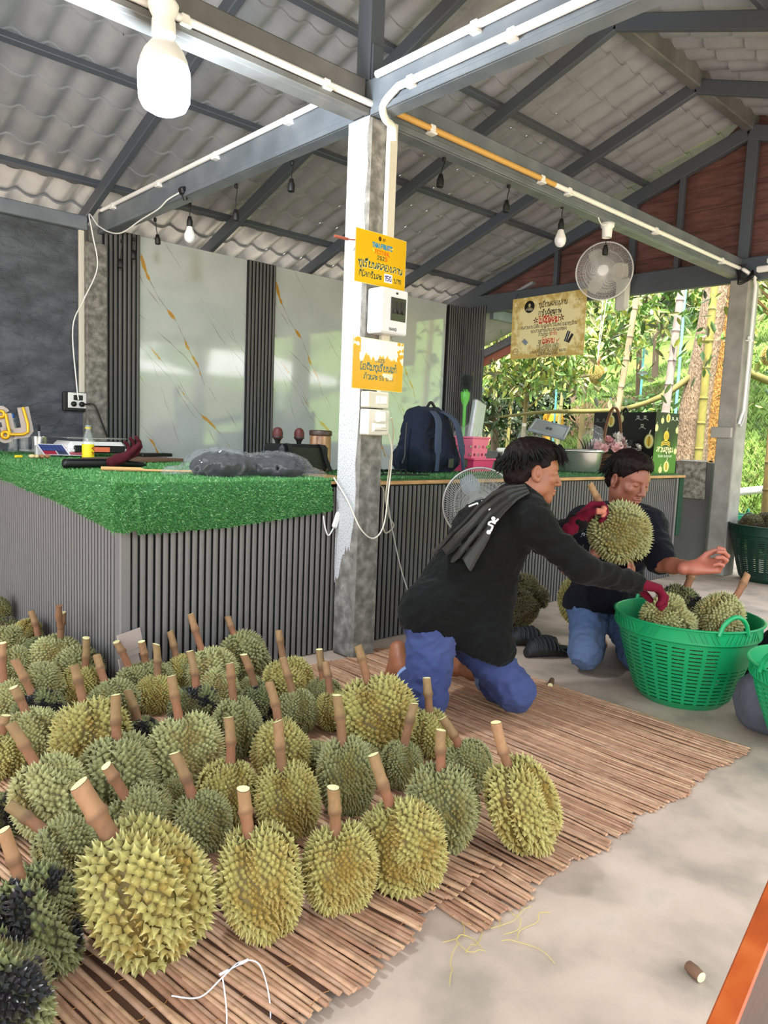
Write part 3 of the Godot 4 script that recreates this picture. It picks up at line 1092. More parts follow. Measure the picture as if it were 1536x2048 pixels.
const PILE := [
	[0.692, 0.149, -1.473, 0.1515, 1.13, -0.40, 0.83, -0.39, 0.113, "y", "biggest durian of the front row, pale yellow-green with wide pyramid spines and a thick stalk"],
	[0.918, 0.126, -1.364, 0.1077, 1.32, -0.10, 0.96, -0.25, 0.085, "y", "tall narrow durian in the front row with a brown groove under its upright stalk"],
	[1.115, 0.108, -1.312, 0.1037, 1.16, -0.02, 0.99, -0.11, 0.092, "y", "heart-lobed durian in the front row with a pointed orange-topped stalk"],
	[1.317, 0.118, -1.270, 0.1229, 1.08, -0.22, 0.90, -0.38, 0.115, "y", "round yellow-green durian at the mat edge whose stalk leans far left"],
	[1.531, 0.120, -1.338, 0.1164, 1.15, 0.02, 0.98, -0.18, 0.089, "g", "durian with an upright round-cut stalk squeezed behind the right end of the front row"],
	[1.704, 0.135, -1.186, 0.1152, 1.35, -0.30, 0.93, -0.23, 0.102, "y", "lone tall durian at the right end of the pile, dark blotches on its shoulder"],
	[0.485, 0.116, -1.561, 0.1054, 1.25, -0.26, 0.95, -0.18, 0.089, "d", "dark stained durian at the left of the front row with black sooty patches"],
	[0.363, 0.107, -1.418, 0.1121, 1.20, -0.34, 0.54, -0.77, 0.000, "d", "black and white mottled durian cut off by the lower left corner"],
	[0.653, 0.080, -1.869, 0.0888, 1.00, -0.49, 0.54, -0.68, 0.105, "g", "small grey-green durian whose stalk points sharply left, behind the sooty one"],
	[0.692, 0.115, -2.085, 0.1208, 1.08, -0.30, 0.87, -0.40, 0.115, "p", "pale durian with a leaning brown stalk, left side of the second row"],
	[0.895, 0.120, -2.095, 0.1334, 1.00, -0.03, 0.97, -0.23, 0.108, "g", "broad grey-green durian with an upright reddish stalk and round pale cut"],
	[0.855, 0.091, -1.857, 0.1052, 0.95, -0.40, 0.84, -0.35, 0.087, "g", "durian with a flaky orange stalk, tucked behind the biggest front durian"],
	[0.979, 0.083, -1.760, 0.0918, 1.00, -0.13, 0.94, -0.31, 0.110, "g", "dark grey-green durian behind the gap between the two left front durians"],
	[1.112, 0.097, -1.833, 0.0980, 1.10, 0.16, 0.98, -0.15, 0.113, "y", "durian with a plain pinkish stalk directly behind the tall narrow one"],
	[1.210, 0.108, -1.667, 0.1044, 1.15, -0.05, 0.98, -0.20, 0.115, "y", "durian with a brownish shaded groove and blunt stalk, behind the heart-lobed one"],
	[1.119, 0.124, -2.100, 0.1314, 1.05, -0.09, 0.94, -0.32, 0.117, "p", "large pale durian with a broad brown top in the middle of the pile"],
	[0.924, 0.125, -2.414, 0.1325, 1.05, -0.09, 0.95, -0.29, 0.110, "y", "yellow-green durian with big smooth spines and a knobbly stalk, left middle of the pile"],
	[0.808, 0.097, -2.605, 0.1083, 1.00, -0.28, 0.94, -0.20, 0.078, "p", "pale mottled durian with white mould at the left edge of the pile"],
	[1.427, 0.118, -1.661, 0.0980, 1.35, 0.04, 0.98, -0.21, 0.121, "g", "two-lobed grey-green durian with a tall round-cut stalk, left of the small mat-edge group"],
	[1.514, 0.074, -1.867, 0.0771, 1.30, -0.55, 0.45, -0.70, 0.000, "g", "slim pale green durian lobe pressed against the two-lobed durian"],
	[1.389, 0.109, -1.950, 0.1102, 1.10, -0.00, 0.97, -0.23, 0.113, "y", "durian with a smooth tan stalk and round yellow cut, centre of the pile"],
	[1.377, 0.107, -2.217, 0.1048, 1.15, 0.01, 0.96, -0.28, 0.112, "g", "pale grey-green durian with a ringed stalk, centre of the pile"],
	[1.792, 0.144, -1.918, 0.1677, 0.95, -0.09, 0.95, -0.31, 0.113, "y", "broad yellow durian touching the jeans of the nearer kneeling man"],
	[1.811, 0.077, -2.200, 0.0856, 1.00, 0.03, 0.96, -0.29, 0.107, "y", "durian with a bent knobbly stalk left of the broad yellow one"],
	[1.946, 0.088, -1.783, 0.0889, 1.10, -0.03, 0.99, -0.13, 0.105, "y", "small durian in front of the blue jeans with a stalk against the denim"],
	[1.694, 0.076, -1.685, 0.0811, 1.05, 0.24, 0.97, -0.05, 0.116, "g", "grey-green durian with a thin upright stalk, between the broad yellow one and the mat edge"],
	[1.876, 0.080, -1.534, 0.0858, 1.05, -0.29, 0.88, -0.38, 0.090, "g", "small grey-green durian left of the lone tall durian"],
	[1.358, 0.096, -2.476, 0.1069, 1.00, 0.08, 0.97, -0.25, 0.119, "d", "dark bruised durian with an olive stalk near the counter front"],
	[1.331, 0.082, -2.765, 0.0913, 1.00, 0.12, 0.98, -0.19, 0.110, "y", "small olive yellow durian with a straight stalk standing before the cardboard scrap"],
	[1.380, 0.085, -2.942, 0.1040, 0.90, -0.14, 0.98, -0.11, 0.083, "g", "durian with a thick pale-cut stalk in front of the cardboard scrap"],
	[1.534, 0.083, -2.950, 0.0938, 0.90, 0.62, 0.37, -0.69, 0.000, "y", "stalkless durian right of the cardboard scrap against the fluted counter"],
	[1.535, 0.078, -2.953, 0.0911, 0.95, -0.16, 0.96, -0.21, 0.109, "g", "durian with a dark mossy stalk beside the counter front"],
	[1.618, 0.105, -2.837, 0.1218, 0.95, -0.21, 0.92, -0.34, 0.148, "p", "pale durian with a long slanting stalk below the turf hem"],
	[1.843, 0.116, -2.916, 0.1337, 0.95, -0.28, 0.90, -0.35, 0.077, "g", "rearmost durian against the counter front with a short stub of stalk"],
	[1.626, 0.079, -2.445, 0.0873, 1.00, -0.18, 0.95, -0.24, 0.118, "d", "dark brown durian with a reddish stalk near the middle back of the pile"],
	[1.564, 0.086, -2.670, 0.0980, 0.90, 0.63, 0.52, -0.57, 0.000, "p", "stalkless pale durian between the slanting stalk and the dark brown durian"],
	[1.817, 0.103, -2.520, 0.1197, 0.95, -0.04, 0.95, -0.32, 0.111, "y", "yellow-green durian with a pointed stalk at the back, nearest the concrete post"],
	[1.687, 0.083, -2.268, 0.0918, 1.00, -0.06, 0.92, -0.39, 0.121, "g", "durian with a crooked cream-topped stalk two places from the concrete post"],
	[1.916, 0.069, -2.390, 0.0843, 0.90, 0.01, 0.98, -0.20, 0.110, "g", "small durian at the back right with a ragged-topped stalk by the concrete post"],
	[1.160, 0.102, -3.425, 0.1254, 0.90, 0.08, 0.99, 0.07, 0.126, "p", "durian with a forked stalk beside the left face of the counter"],
	[1.174, 0.101, -3.215, 0.1129, 0.95, 0.58, 0.44, -0.68, 0.000, "g", "stalkless grey-green durian under the corner of the counter"],
	[1.150, 0.079, -3.085, 0.0969, 0.90, 0.08, 1.00, 0.05, 0.104, "y", "warty yellow-green durian with a reddish round-cut stalk before the counter corner"],
	[1.151, 0.090, -2.772, 0.1086, 0.90, -0.20, 0.87, -0.45, 0.098, "g", "grey-green durian with a pinkish slanting stalk left of the pile's centre"],
	[1.165, 0.072, -3.689, 0.0885, 0.90, -0.05, 0.98, -0.22, 0.112, "d", "dark durian with a dark red stalk near the counter's left face"],
	[1.317, 0.082, -2.945, 0.1002, 0.90, -0.23, 0.94, -0.26, 0.103, "g", "durian farthest back along the counter's left face with an upright stalk"],
	[1.202, 0.078, -4.005, 0.0870, 0.90, 0.72, 0.28, -0.64, 0.000, "y", "olive durian peeping between the two stalks far back at the left"],
	[1.188, 0.086, -4.544, 0.0966, 0.95, -0.67, 0.40, -0.63, 0.045, "g", "rearmost durian at the left edge with its cut stalk facing forward"],
	[1.126, 0.078, -4.122, 0.0875, 0.90, 0.29, 0.41, -0.87, 0.000, "d", "dark durian at the left edge just below the rearmost one"],
	[1.056, 0.091, -3.797, 0.1034, 0.90, 0.42, 0.49, -0.76, 0.000, "g", "grey-green durian on the left edge, third from the rear"],
	[0.992, 0.085, -3.479, 0.0955, 0.90, 0.51, 0.25, -0.82, 0.000, "g", "grey-green durian on the left edge, fourth from the rear"],
	[0.843, 0.077, -3.074, 0.0901, 0.95, -0.07, 0.96, -0.25, 0.132, "p", "durian at the left edge with a long leaning tan stalk"],
	[0.897, 0.089, -2.828, 0.1029, 0.95, -0.32, 0.92, -0.24, 0.125, "d", "durian with black mould on its side and a pink-brown stalk at the left"],
	[0.995, 0.092, -3.125, 0.1029, 0.90, 0.13, 0.24, -0.96, 0.000, "g", "stalkless green durian between the forked stalk and the leaning tan stalk"],
	[0.665, 0.076, -2.550, 0.0839, 1.00, 0.20, 0.97, -0.11, 0.055, "y", "olive durian cut off by the left edge halfway down the pile"],
	[1.117, 0.072, -2.421, 0.0794, 1.00, -0.20, 0.95, -0.25, 0.099, "d", "dark durian with a sharply pointed pale stalk left of the large pale one"],
	[1.078, 0.068, -2.644, 0.0768, 0.90, -0.19, 0.43, -0.88, 0.000, "g", "half hidden grey-green durian behind the big smooth-spined one"],
	[1.689, 0.065, -2.609, 0.0757, 0.90, 0.12, 0.66, -0.74, 0.000, "g", "small green durian hidden behind the centre stalks"],
	[0.999, 0.062, -1.972, 0.0688, 1.00, 0.29, 0.30, -0.91, 0.000, "g", "half hidden dark durian between the broad grey-green one and the front row"],
	[1.610, 0.069, -1.780, 0.0772, 1.00, 0.07, 0.26, -0.96, 0.000, "g", "grey-green durian filling the gap under the broad yellow one"],
	[0.547, 0.070, -2.152, 0.0780, 1.00, 0.13, 0.37, -0.92, 0.000, "d", "dark durian at the left edge below the olive one"],
]
const MAN_A := {"pelvis": Vector3(2.358, 0.436, -2.118), "hipR": Vector3(2.253, 0.445, -2.079), "hipL": Vector3(2.449, 0.396, -2.137), "kneeR": Vector3(2.120, 0.121, -1.978), "ankR": Vector3(2.313, 0.133, -2.322), "toeR": Vector3(2.293, -0.018, -2.387), "heelR": Vector3(2.354, 0.197, -2.389), "kneeL": Vector3(2.501, 0.127, -1.816), "ankL": Vector3(2.621, 0.102, -2.154), "toeL": Vector3(2.646, 0.058, -2.317), "heelL": Vector3(2.673, 0.121, -2.232), "chest": Vector3(2.513, 0.765, -2.022), "neck": Vector3(2.626, 0.953, -1.944), "shR": Vector3(2.533, 0.843, -1.794), "shL": Vector3(2.728, 0.890, -2.087), "elR": Vector3(2.606, 0.686, -1.593), "wrR": Vector3(2.892, 0.611, -1.508), "elL": Vector3(3.007, 0.708, -2.075), "wrL": Vector3(3.000, 0.825, -1.878), "head": Vector3(2.675, 1.058, -1.913), "hem": Vector3(2.399, 0.326, -1.953)}
const MAN_B := {"pelvis": Vector3(3.682, 0.320, -2.104), "hipR": Vector3(3.609, 0.288, -2.140), "hipL": Vector3(3.756, 0.279, -2.056), "kneeR": Vector3(3.312, 0.113, -1.979), "ankR": Vector3(3.715, 0.044, -2.143), "toeR": Vector3(3.859, 0.003, -2.210), "heelR": Vector3(3.793, 0.037, -2.180), "kneeL": Vector3(3.512, 0.106, -1.792), "ankL": Vector3(3.831, 0.050, -2.036), "toeL": Vector3(3.964, 0.009, -2.113), "heelL": Vector3(3.923, 0.038, -2.086), "chest": Vector3(3.579, 0.654, -2.016), "neck": Vector3(3.517, 0.827, -1.947), "shR": Vector3(3.372, 0.780, -2.075), "shL": Vector3(3.588, 0.785, -1.819), "elR": Vector3(3.221, 0.557, -2.060), "wrR": Vector3(3.415, 0.657, -1.962), "elL": Vector3(3.412, 0.617, -1.657), "wrL": Vector3(3.320, 0.648, -1.445), "head": Vector3(3.481, 1.015, -1.898), "hem": Vector3(3.579, 0.359, -2.041)}
const TOWEL_L := [Vector3(2.546, 1.013, -1.862), Vector3(2.443, 1.005, -1.888), Vector3(2.380, 0.984, -1.902), Vector3(2.332, 0.928, -1.939), Vector3(2.291, 0.859, -1.980), Vector3(2.251, 0.802, -2.023), Vector3(2.212, 0.730, -2.077)]
const TXT := [Vector3(2.296, 0.924, -1.916), Vector3(2.322, 0.824, -1.878), Vector3(3.221, 0.630, -1.974), Vector3(3.228, 0.550, -1.956), Vector3(3.220, 0.700, -1.985)]
const TOWEL_R := [Vector3(2.560, 0.978, -1.844), Vector3(2.438, 0.953, -1.816), Vector3(2.385, 0.908, -1.831), Vector3(2.342, 0.855, -1.850), Vector3(2.322, 0.799, -1.860), Vector3(2.303, 0.736, -1.882), Vector3(2.292, 0.668, -1.911)]

# ---------------------------------------------------------------- figures: a distance field joined smoothly, meshed with surface nets
class Field:
	var o: Vector3
	var h: float
	var nx: int
	var ny: int
	var nz: int
	var d := PackedFloat32Array()
	func _init(lo: Vector3, hi: Vector3, cell: float) -> void:
		o = lo
		h = cell
		nx = int((hi.x - lo.x) / cell) + 2
		ny = int((hi.y - lo.y) / cell) + 2
		nz = int((hi.z - lo.z) / cell) + 2
		d.resize(nx * ny * nz)
		d.fill(1.0)
	func _rng(lo: Vector3, hi: Vector3) -> Array:
		return [clampi(int((lo.x - o.x) / h), 0, nx - 1), clampi(int((hi.x - o.x) / h) + 1, 0, nx - 1), clampi(int((lo.y - o.y) / h), 0, ny - 1), clampi(int((hi.y - o.y) / h) + 1, 0, ny - 1), clampi(int((lo.z - o.z) / h), 0, nz - 1), clampi(int((hi.z - o.z) / h) + 1, 0, nz - 1)]
	func cone(a: Vector3, b: Vector3, ra: float, rb: float, k := 0.03) -> void:
		var m := maxf(ra, rb) + k + h * 3.0
		var lo := Vector3(minf(a.x, b.x) - m, minf(a.y, b.y) - m, minf(a.z, b.z) - m)
		var hi := Vector3(maxf(a.x, b.x) + m, maxf(a.y, b.y) + m, maxf(a.z, b.z) + m)
		var g := _rng(lo, hi)
		var ab := b - a
		var il := 1.0 / maxf(ab.length_squared(), 1e-9)
		var dr := rb - ra
		for z in range(g[4], g[5] + 1):
			for y in range(g[2], g[3] + 1):
				var idx: int = (z * ny + y) * nx + g[0]
				var p := Vector3(o.x + g[0] * h, o.y + y * h, o.z + z * h) - a
				for x in range(g[0], g[1] + 1):
					var t := clampf(p.dot(ab) * il, 0.0, 1.0)
					var v := (p - ab * t).length() - ra - dr * t
					var q := d[idx]
					var e := k - absf(v - q)
					d[idx] = minf(v, q) - (e * e / (4.0 * k) if e > 0.0 else 0.0)
					idx += 1
					p.x += h
	# mode 1 adds, -1 carves
	func ell(c: Vector3, r: Vector3, b := Basis(), k := 0.012, mode := 1) -> void:
		var m := maxf(r.x, maxf(r.y, r.z)) + k + h * 3.0
		var g := _rng(c - Vector3(m, m, m), c + Vector3(m, m, m))
		var mn := minf(r.x, minf(r.y, r.z))
		var inv := b.transposed()
		for z in range(g[4], g[5] + 1):
			for y in range(g[2], g[3] + 1):
				var idx: int = (z * ny + y) * nx + g[0]
				for x in range(g[0], g[1] + 1):
					var p := inv * (Vector3(o.x + x * h, o.y + y * h, o.z + z * h) - c)
					var p1 := p / r
					var l1 := p1.length()
					var l2 := (p1 / r).length()
					var v := (l1 * (l1 - 1.0) / l2) if l2 > 1e-6 else -mn
					var q := d[idx]
					if mode > 0:
						var e := k - absf(v - q)
						d[idx] = minf(v, q) - (e * e / (4.0 * k) if e > 0.0 else 0.0)
					else:
						var e := k - absf(-v - q)
						d[idx] = maxf(-v, q) + (e * e / (4.0 * k) if e > 0.0 else 0.0)
					idx += 1
	func clip(pt: Vector3, n: Vector3) -> void:   # keeps the side that n points away from
		var idx := 0
		for z in nz:
			for y in ny:
				var s := (Vector3(o.x, o.y + y * h, o.z + z * h) - pt).dot(n)
				for x in nx:
					if d[idx] < 0.1 and s > d[idx]: d[idx] = s
					idx += 1
					s += n.x * h
	func at(p: Vector3) -> float:
		var q := (p - o) / h
		var x := int(q.x)
		var y := int(q.y)
		var z := int(q.z)
		if x < 0 or y < 0 or z < 0 or x >= nx - 1 or y >= ny - 1 or z >= nz - 1: return 1.0
		var fx := q.x - x
		var fy := q.y - y
		var fz := q.z - z
		var i := (z * ny + y) * nx + x
		var sx := ny * nx
		var a := lerpf(lerpf(d[i], d[i + 1], fx), lerpf(d[i + nx], d[i + nx + 1], fx), fy)
		var b := lerpf(lerpf(d[i + sx], d[i + sx + 1], fx), lerpf(d[i + sx + nx], d[i + sx + nx + 1], fx), fy)
		return lerpf(a, b, fz)
	# first point of the surface along a line, or the given fallback distance
	func hit(from: Vector3, dir: Vector3, t0: float, t1: float) -> float:
		var t := t0
		while t < t1:
			if at(from + dir * t) < 0.0: return t
			t += 0.006
		return -1.0
	# paint: [centre, radius, colour, softness]; noise: [FastNoiseLite, amplitude, stretch]
	func into(b: MB, base: Color, paint: Array = [], noise: Array = []) -> void:
		var vid := PackedInt32Array()
		vid.resize(nx * ny * nz)
		vid.fill(-1)
		var pts := PackedVector3Array()
		var cells := PackedInt32Array()
		var off := [0, 1, nx, nx + 1, nx * ny, nx * ny + 1, nx * ny + nx, nx * ny + nx + 1]
		var edges := [[0, 1], [2, 3], [4, 5], [6, 7], [0, 2], [1, 3], [4, 6], [5, 7], [0, 4], [1, 5], [2, 6], [3, 7]]
		var lim := h * 2.0
		for z in nz - 1:
			for y in ny - 1:
				var i := (z * ny + y) * nx - 1
				for x in nx - 1:
					i += 1
					if absf(d[i]) > lim: continue
					var c := 0
					for k in 8:
						if d[i + off[k]] < 0.0: c += 1
					if c == 0 or c == 8: continue
					var s := Vector3.ZERO
					var n := 0
					for e in edges:
						var a := d[i + off[e[0]]]
						var g := d[i + off[e[1]]]
						if (a < 0.0) != (g < 0.0):
							var t := a / (a - g)
							var e0: int = e[0]
							var e1: int = e[1]
							s += Vector3(e0 & 1, (e0 >> 1) & 1, (e0 >> 2) & 1).lerp(Vector3(e1 & 1, (e1 >> 1) & 1, (e1 >> 2) & 1), t)
							n += 1
					vid[i] = pts.size()
					cells.append(i)
					pts.append(o + (Vector3(x, y, z) + s / n) * h)
		var tris := PackedInt32Array()
		var st := [1, nx, nx * ny]
		for i in cells:
			for ax in 3:
				var s0 := d[i] < 0.0
				if s0 == (d[i + st[ax]] < 0.0): continue
				var u: int = st[(ax + 1) % 3]
				var w: int = st[(ax + 2) % 3]
				if i - u - w < 0: continue
				var q0 := vid[i]
				var q1 := vid[i - u]
				var q2 := vid[i - u - w]
				var q3 := vid[i - w]
				if q1 < 0 or q2 < 0 or q3 < 0: continue
				if s0: tris.append_array([q0, q2, q1, q0, q3, q2])
				else: tris.append_array([q0, q1, q2, q0, q2, q3])
		var nrm := PackedVector3Array()
		for pass_no in 2:
			nrm.clear()
			nrm.resize(pts.size())
			for k in range(0, tris.size(), 3):
				var a := pts[tris[k]]
				var nn := (pts[tris[k + 2]] - a).cross(pts[tris[k + 1]] - a)
				nrm[tris[k]] += nn
				nrm[tris[k + 1]] += nn
				nrm[tris[k + 2]] += nn
			if pass_no == 0:
				if noise.is_empty(): break
				var nz2: FastNoiseLite = noise[0]
				var sc: Vector3 = noise[2]
				for k in pts.size():
					var p := pts[k]
					pts[k] = p + nrm[k].normalized() * (nz2.get_noise_3d(p.x * sc.x, p.y * sc.y, p.z * sc.z) * noise[1])
		var i0 := b.v.size()
		for k in pts.size():
			var c := base
			for q in paint:
				var rr: float = q[1]
				var qc: Vector3 = q[0]
				var dd: float
				if q.size() > 4:
					dd = ((q[4] as Basis).transposed() * (pts[k] - qc)).length() / rr
				else:
					dd = pts[k].distance_to(qc) / rr
				if dd < 1.0: c = c.lerp(q[2], clampf((1.0 - dd) / q[3], 0.0, 1.0))
			b.col = c
			b.vert(pts[k], nrm[k].normalized())
		for k in tris: b.ix.append(i0 + k)

func head_into(b: MB, pos: Vector3, hb: Basis, skin: Color, beard: float, neck: Vector3) -> void:
	var S := 1.13
	var f := Field.new(pos - Vector3(0.20, 0.24, 0.20), pos + Vector3(0.20, 0.20, 0.20), 0.0036)
	var P := func(x: float, y: float, z: float) -> Vector3: return pos + hb * (Vector3(x, y, z) * S)
	var E := func(x: float, y: float, z: float, rx: float, ry: float, rz: float, k: float, mode: int) -> void: f.ell(pos + hb * (Vector3(x, y, z) * S), Vector3(rx, ry, rz) * S, hb, k, mode)
	E.call(0.0, 0.035, -0.018, 0.074, 0.085, 0.094, 0.01, 1)
	E.call(0.0, -0.035, 0.022, 0.060, 0.082, 0.064, 0.03, 1)
	E.call(0.0, 0.03, 0.035, 0.062, 0.055, 0.055, 0.02, 1)
	E.call(0.0, -0.098, 0.058, 0.026, 0.020, 0.024, 0.03, 1)
	for s in [-1.0, 1.0]:
		E.call(s * 0.042, -0.022, 0.054, 0.024, 0.020, 0.024, 0.02, 1)
		E.call(s * 0.050, -0.062, 0.004, 0.016, 0.030, 0.030, 0.03, 1)
	for s in [-1.0, 1.0]:
		E.call(s * 0.033, 0.006, 0.094, 0.020, 0.013, 0.016, 0.014, -1)
	f.cone(P.call(-0.045, 0.024, 0.066), P.call(-0.012, 0.022, 0.082), 0.008 * S, 0.009 * S, 0.012)
	f.cone(P.call(0.045, 0.024, 0.066), P.call(0.012, 0.022, 0.082), 0.008 * S, 0.009 * S, 0.012)
	f.cone(P.call(0, 0.012, 0.084), P.call(0, -0.034, 0.104), 0.008 * S, 0.0115 * S, 0.012)
	for s in [-1.0, 1.0]:
		E.call(s * 0.013, -0.038, 0.092, 0.009, 0.008, 0.011, 0.006, 1)
		E.call(s * 0.032, 0.003, 0.073, 0.0155, 0.0105, 0.013, 0.004, 1)
		E.call(s * 0.008, -0.047, 0.097, 0.0035, 0.003, 0.005, 0.003, -1)
	E.call(0.0, -0.063, 0.083, 0.024, 0.0075, 0.012, 0.006, 1)
	E.call(0.0, -0.075, 0.081, 0.020, 0.0085, 0.012, 0.006, 1)
	E.call(0.0, -0.0685, 0.096, 0.024, 0.0018, 0.010, 0.003, -1)
	f.cone(P.call(0, -0.055, -0.028), neck, 0.054 * S, 0.060 * S, 0.03)
	for s in [-1.0, 1.0]:
		var eb := hb * Basis(Vector3.UP, s * 0.35)
		f.ell(P.call(s * 0.078, -0.008, -0.012), Vector3(0.010, 0.033, 0.021) * S, eb, 0.008, 1)
		f.ell(P.call(s * 0.086, -0.004, -0.008), Vector3(0.006, 0.020, 0.011) * S, eb, 0.004, -1)
		f.ell(P.call(s * 0.080, -0.033, -0.005), Vector3(0.008, 0.010, 0.009) * S, eb, 0.006, 1)
	var paint := []
	var dark := lin(0.06, 0.05, 0.05)
	for s in [-1.0, 1.0]:
		paint.append([P.call(s * 0.034, 0.026, 0.080), 1.0, dark, 0.6, hb.scaled_local(Vector3(0.026, 0.0065, 0.030) * S)])
		paint.append([P.call(s * 0.032, -0.005, 0.086), 1.0, dark, 0.5, hb.scaled_local(Vector3(0.0165, 0.0035, 0.016) * S)])
		paint.append([P.call(s * 0.032, 0.014, 0.082), 1.0, skin * 0.72, 1.0, hb.scaled_local(Vector3(0.02, 0.007, 0.02) * S)])
		paint.append([P.call(s * 0.045, -0.03, 0.07), 0.03, skin.lerp(lin(0.80, 0.42, 0.34), 0.35), 1.0])
		paint.append([P.call(s * 0.009, -0.046, 0.098), 0.008, skin * 0.35, 0.8])
		paint.append([P.call(s * 0.083, -0.004, -0.006), 0.016, skin * 0.55, 1.0])
	paint.append([P.call(0, -0.069, 0.092), 1.0, lin(0.62, 0.33, 0.30), 0.6, hb.scaled_local(Vector3(0.028, 0.014, 0.02) * S)])
	paint.append([P.call(0, -0.0685, 0.092), 1.0, lin(0.25, 0.10, 0.10), 0.7, hb.scaled_local(Vector3(0.026, 0.003, 0.02) * S)])
	if beard > 0.0:
		paint.append([P.call(0, -0.110, 0.060), 1.0, skin.lerp(dark, beard), 0.7, hb.scaled_local(Vector3(0.032, 0.018, 0.035) * S)])
		paint.append([P.call(0, -0.052, 0.090), 1.0, skin.lerp(dark, beard * 0.45), 0.9, hb.scaled_local(Vector3(0.028, 0.006, 0.02) * S)])
	f.into(b, skin, paint)

# short black hair: a cap carved back from the face, with tapered locks along its rim and crown
func hair_mesh(pos: Vector3, hb: Basis, fringe: float, sd: int) -> MB:
	var S := 1.13
	var b := MB.new()
	var f := Field.new(pos - Vector3(0.20, 0.16, 0.20), pos + Vector3(0.20, 0.22, 0.20), 0.006)
	var E := func(x: float, y: float, z: float, rx: float, ry: float, rz: float, k: float, mode: int) -> void: f.ell(pos + hb * (Vector3(x, y, z) * S), Vector3(rx, ry, rz) * S, hb, k, mode)
	E.call(0.0, 0.050, -0.022, 0.085, 0.088, 0.104, 0.01, 1)
	E.call(0.0, 0.085, 0.030, 0.066, 0.045, 0.062, 0.03, 1)
	E.call(0.0, -0.01, -0.062, 0.066, 0.066, 0.056, 0.03, 1)
	E.call(0.0, -0.020, 0.085, 0.080, 0.078 if fringe > 0.0 else 0.094, 0.075, 0.02, -1)
	for s in [-1.0, 1.0]: E.call(s * 0.085, -0.035, 0.028, 0.03, 0.055, 0.055, 0.015, -1)
	for s in [-1.0, 1.0]: E.call(s * 0.095, -0.015, -0.008, 0.022, 0.034, 0.026, 0.01, -1)
	E.call(0.0, -0.11, -0.07, 0.10, 0.045, 0.08, 0.02, -1)
	var nz := FastNoiseLite.new()
	nz.seed = sd
	nz.frequency = 1.0
	var c := lin(0.05, 0.046, 0.046)
	f.into(b, c, [], [nz, 0.007, Vector3(38, 22, 38)])
	var r := RandomNumberGenerator.new()
	r.seed = sd
	for i in 700:
		var a := r.randf() * TAU
		var t := r.randf_range(-0.45, 1.0)
		var d := Vector3(cos(a) * sqrt(1 - t * t), t, sin(a) * sqrt(1 - t * t))
		if d.z > 0.25 and d.y < 0.52: continue
		if absf(d.x) > 0.7 and d.y < 0.12 and d.z > -0.25: continue
		var p := Vector3(d.x * 0.080, 0.048 + d.y * 0.083, -0.022 + d.z * 0.099)
		var go := Vector3(d.x * 0.38, -0.25 - d.y * 0.15, d.z * 0.42 + 0.75 * maxf(d.y, 0.0) * (1.0 if fringe > 0.5 else 0.6)).normalized()
		var len := r.randf_range(0.018, 0.040) * (1.0 + fringe * maxf(0.0, d.z) * 0.8)
		go += Vector3(r.randf_range(-0.4, 0.4), r.randf_range(-0.2, 0.3), r.randf_range(-0.3, 0.3))
		var path := []
		for k in 4:
			var s := k / 3.0
			path.append(pos + hb * ((p + go * len * s + Vector3(0, -0.018 * s * s, 0)) * S))
		b.col = c * r.randf_range(0.6, 1.7)
		b.tube(path, [0.0055, 0.0045, 0.003, 0.0006], 4, false)
	if fringe > 0.0:
		for i in int(70 * fringe):
			var x := r.randf_range(-0.065, 0.065)
			var p := Vector3(x, r.randf_range(0.085, 0.115), r.randf_range(0.045, 0.080))
			var path := []
			var fwd := r.randf_range(0.025, 0.055)
			for k in 5:
				var s := k / 4.0
				path.append(pos + hb * ((p + Vector3(x * 0.25 * s, -0.062 * s * s * r.randf_range(0.8, 1.1), fwd * s)) * S))
			b.col = c * r.randf_range(0.6, 1.5)
			b.tube(path, [0.006, 0.0055, 0.0045, 0.003, 0.0007], 4, false)
	return b

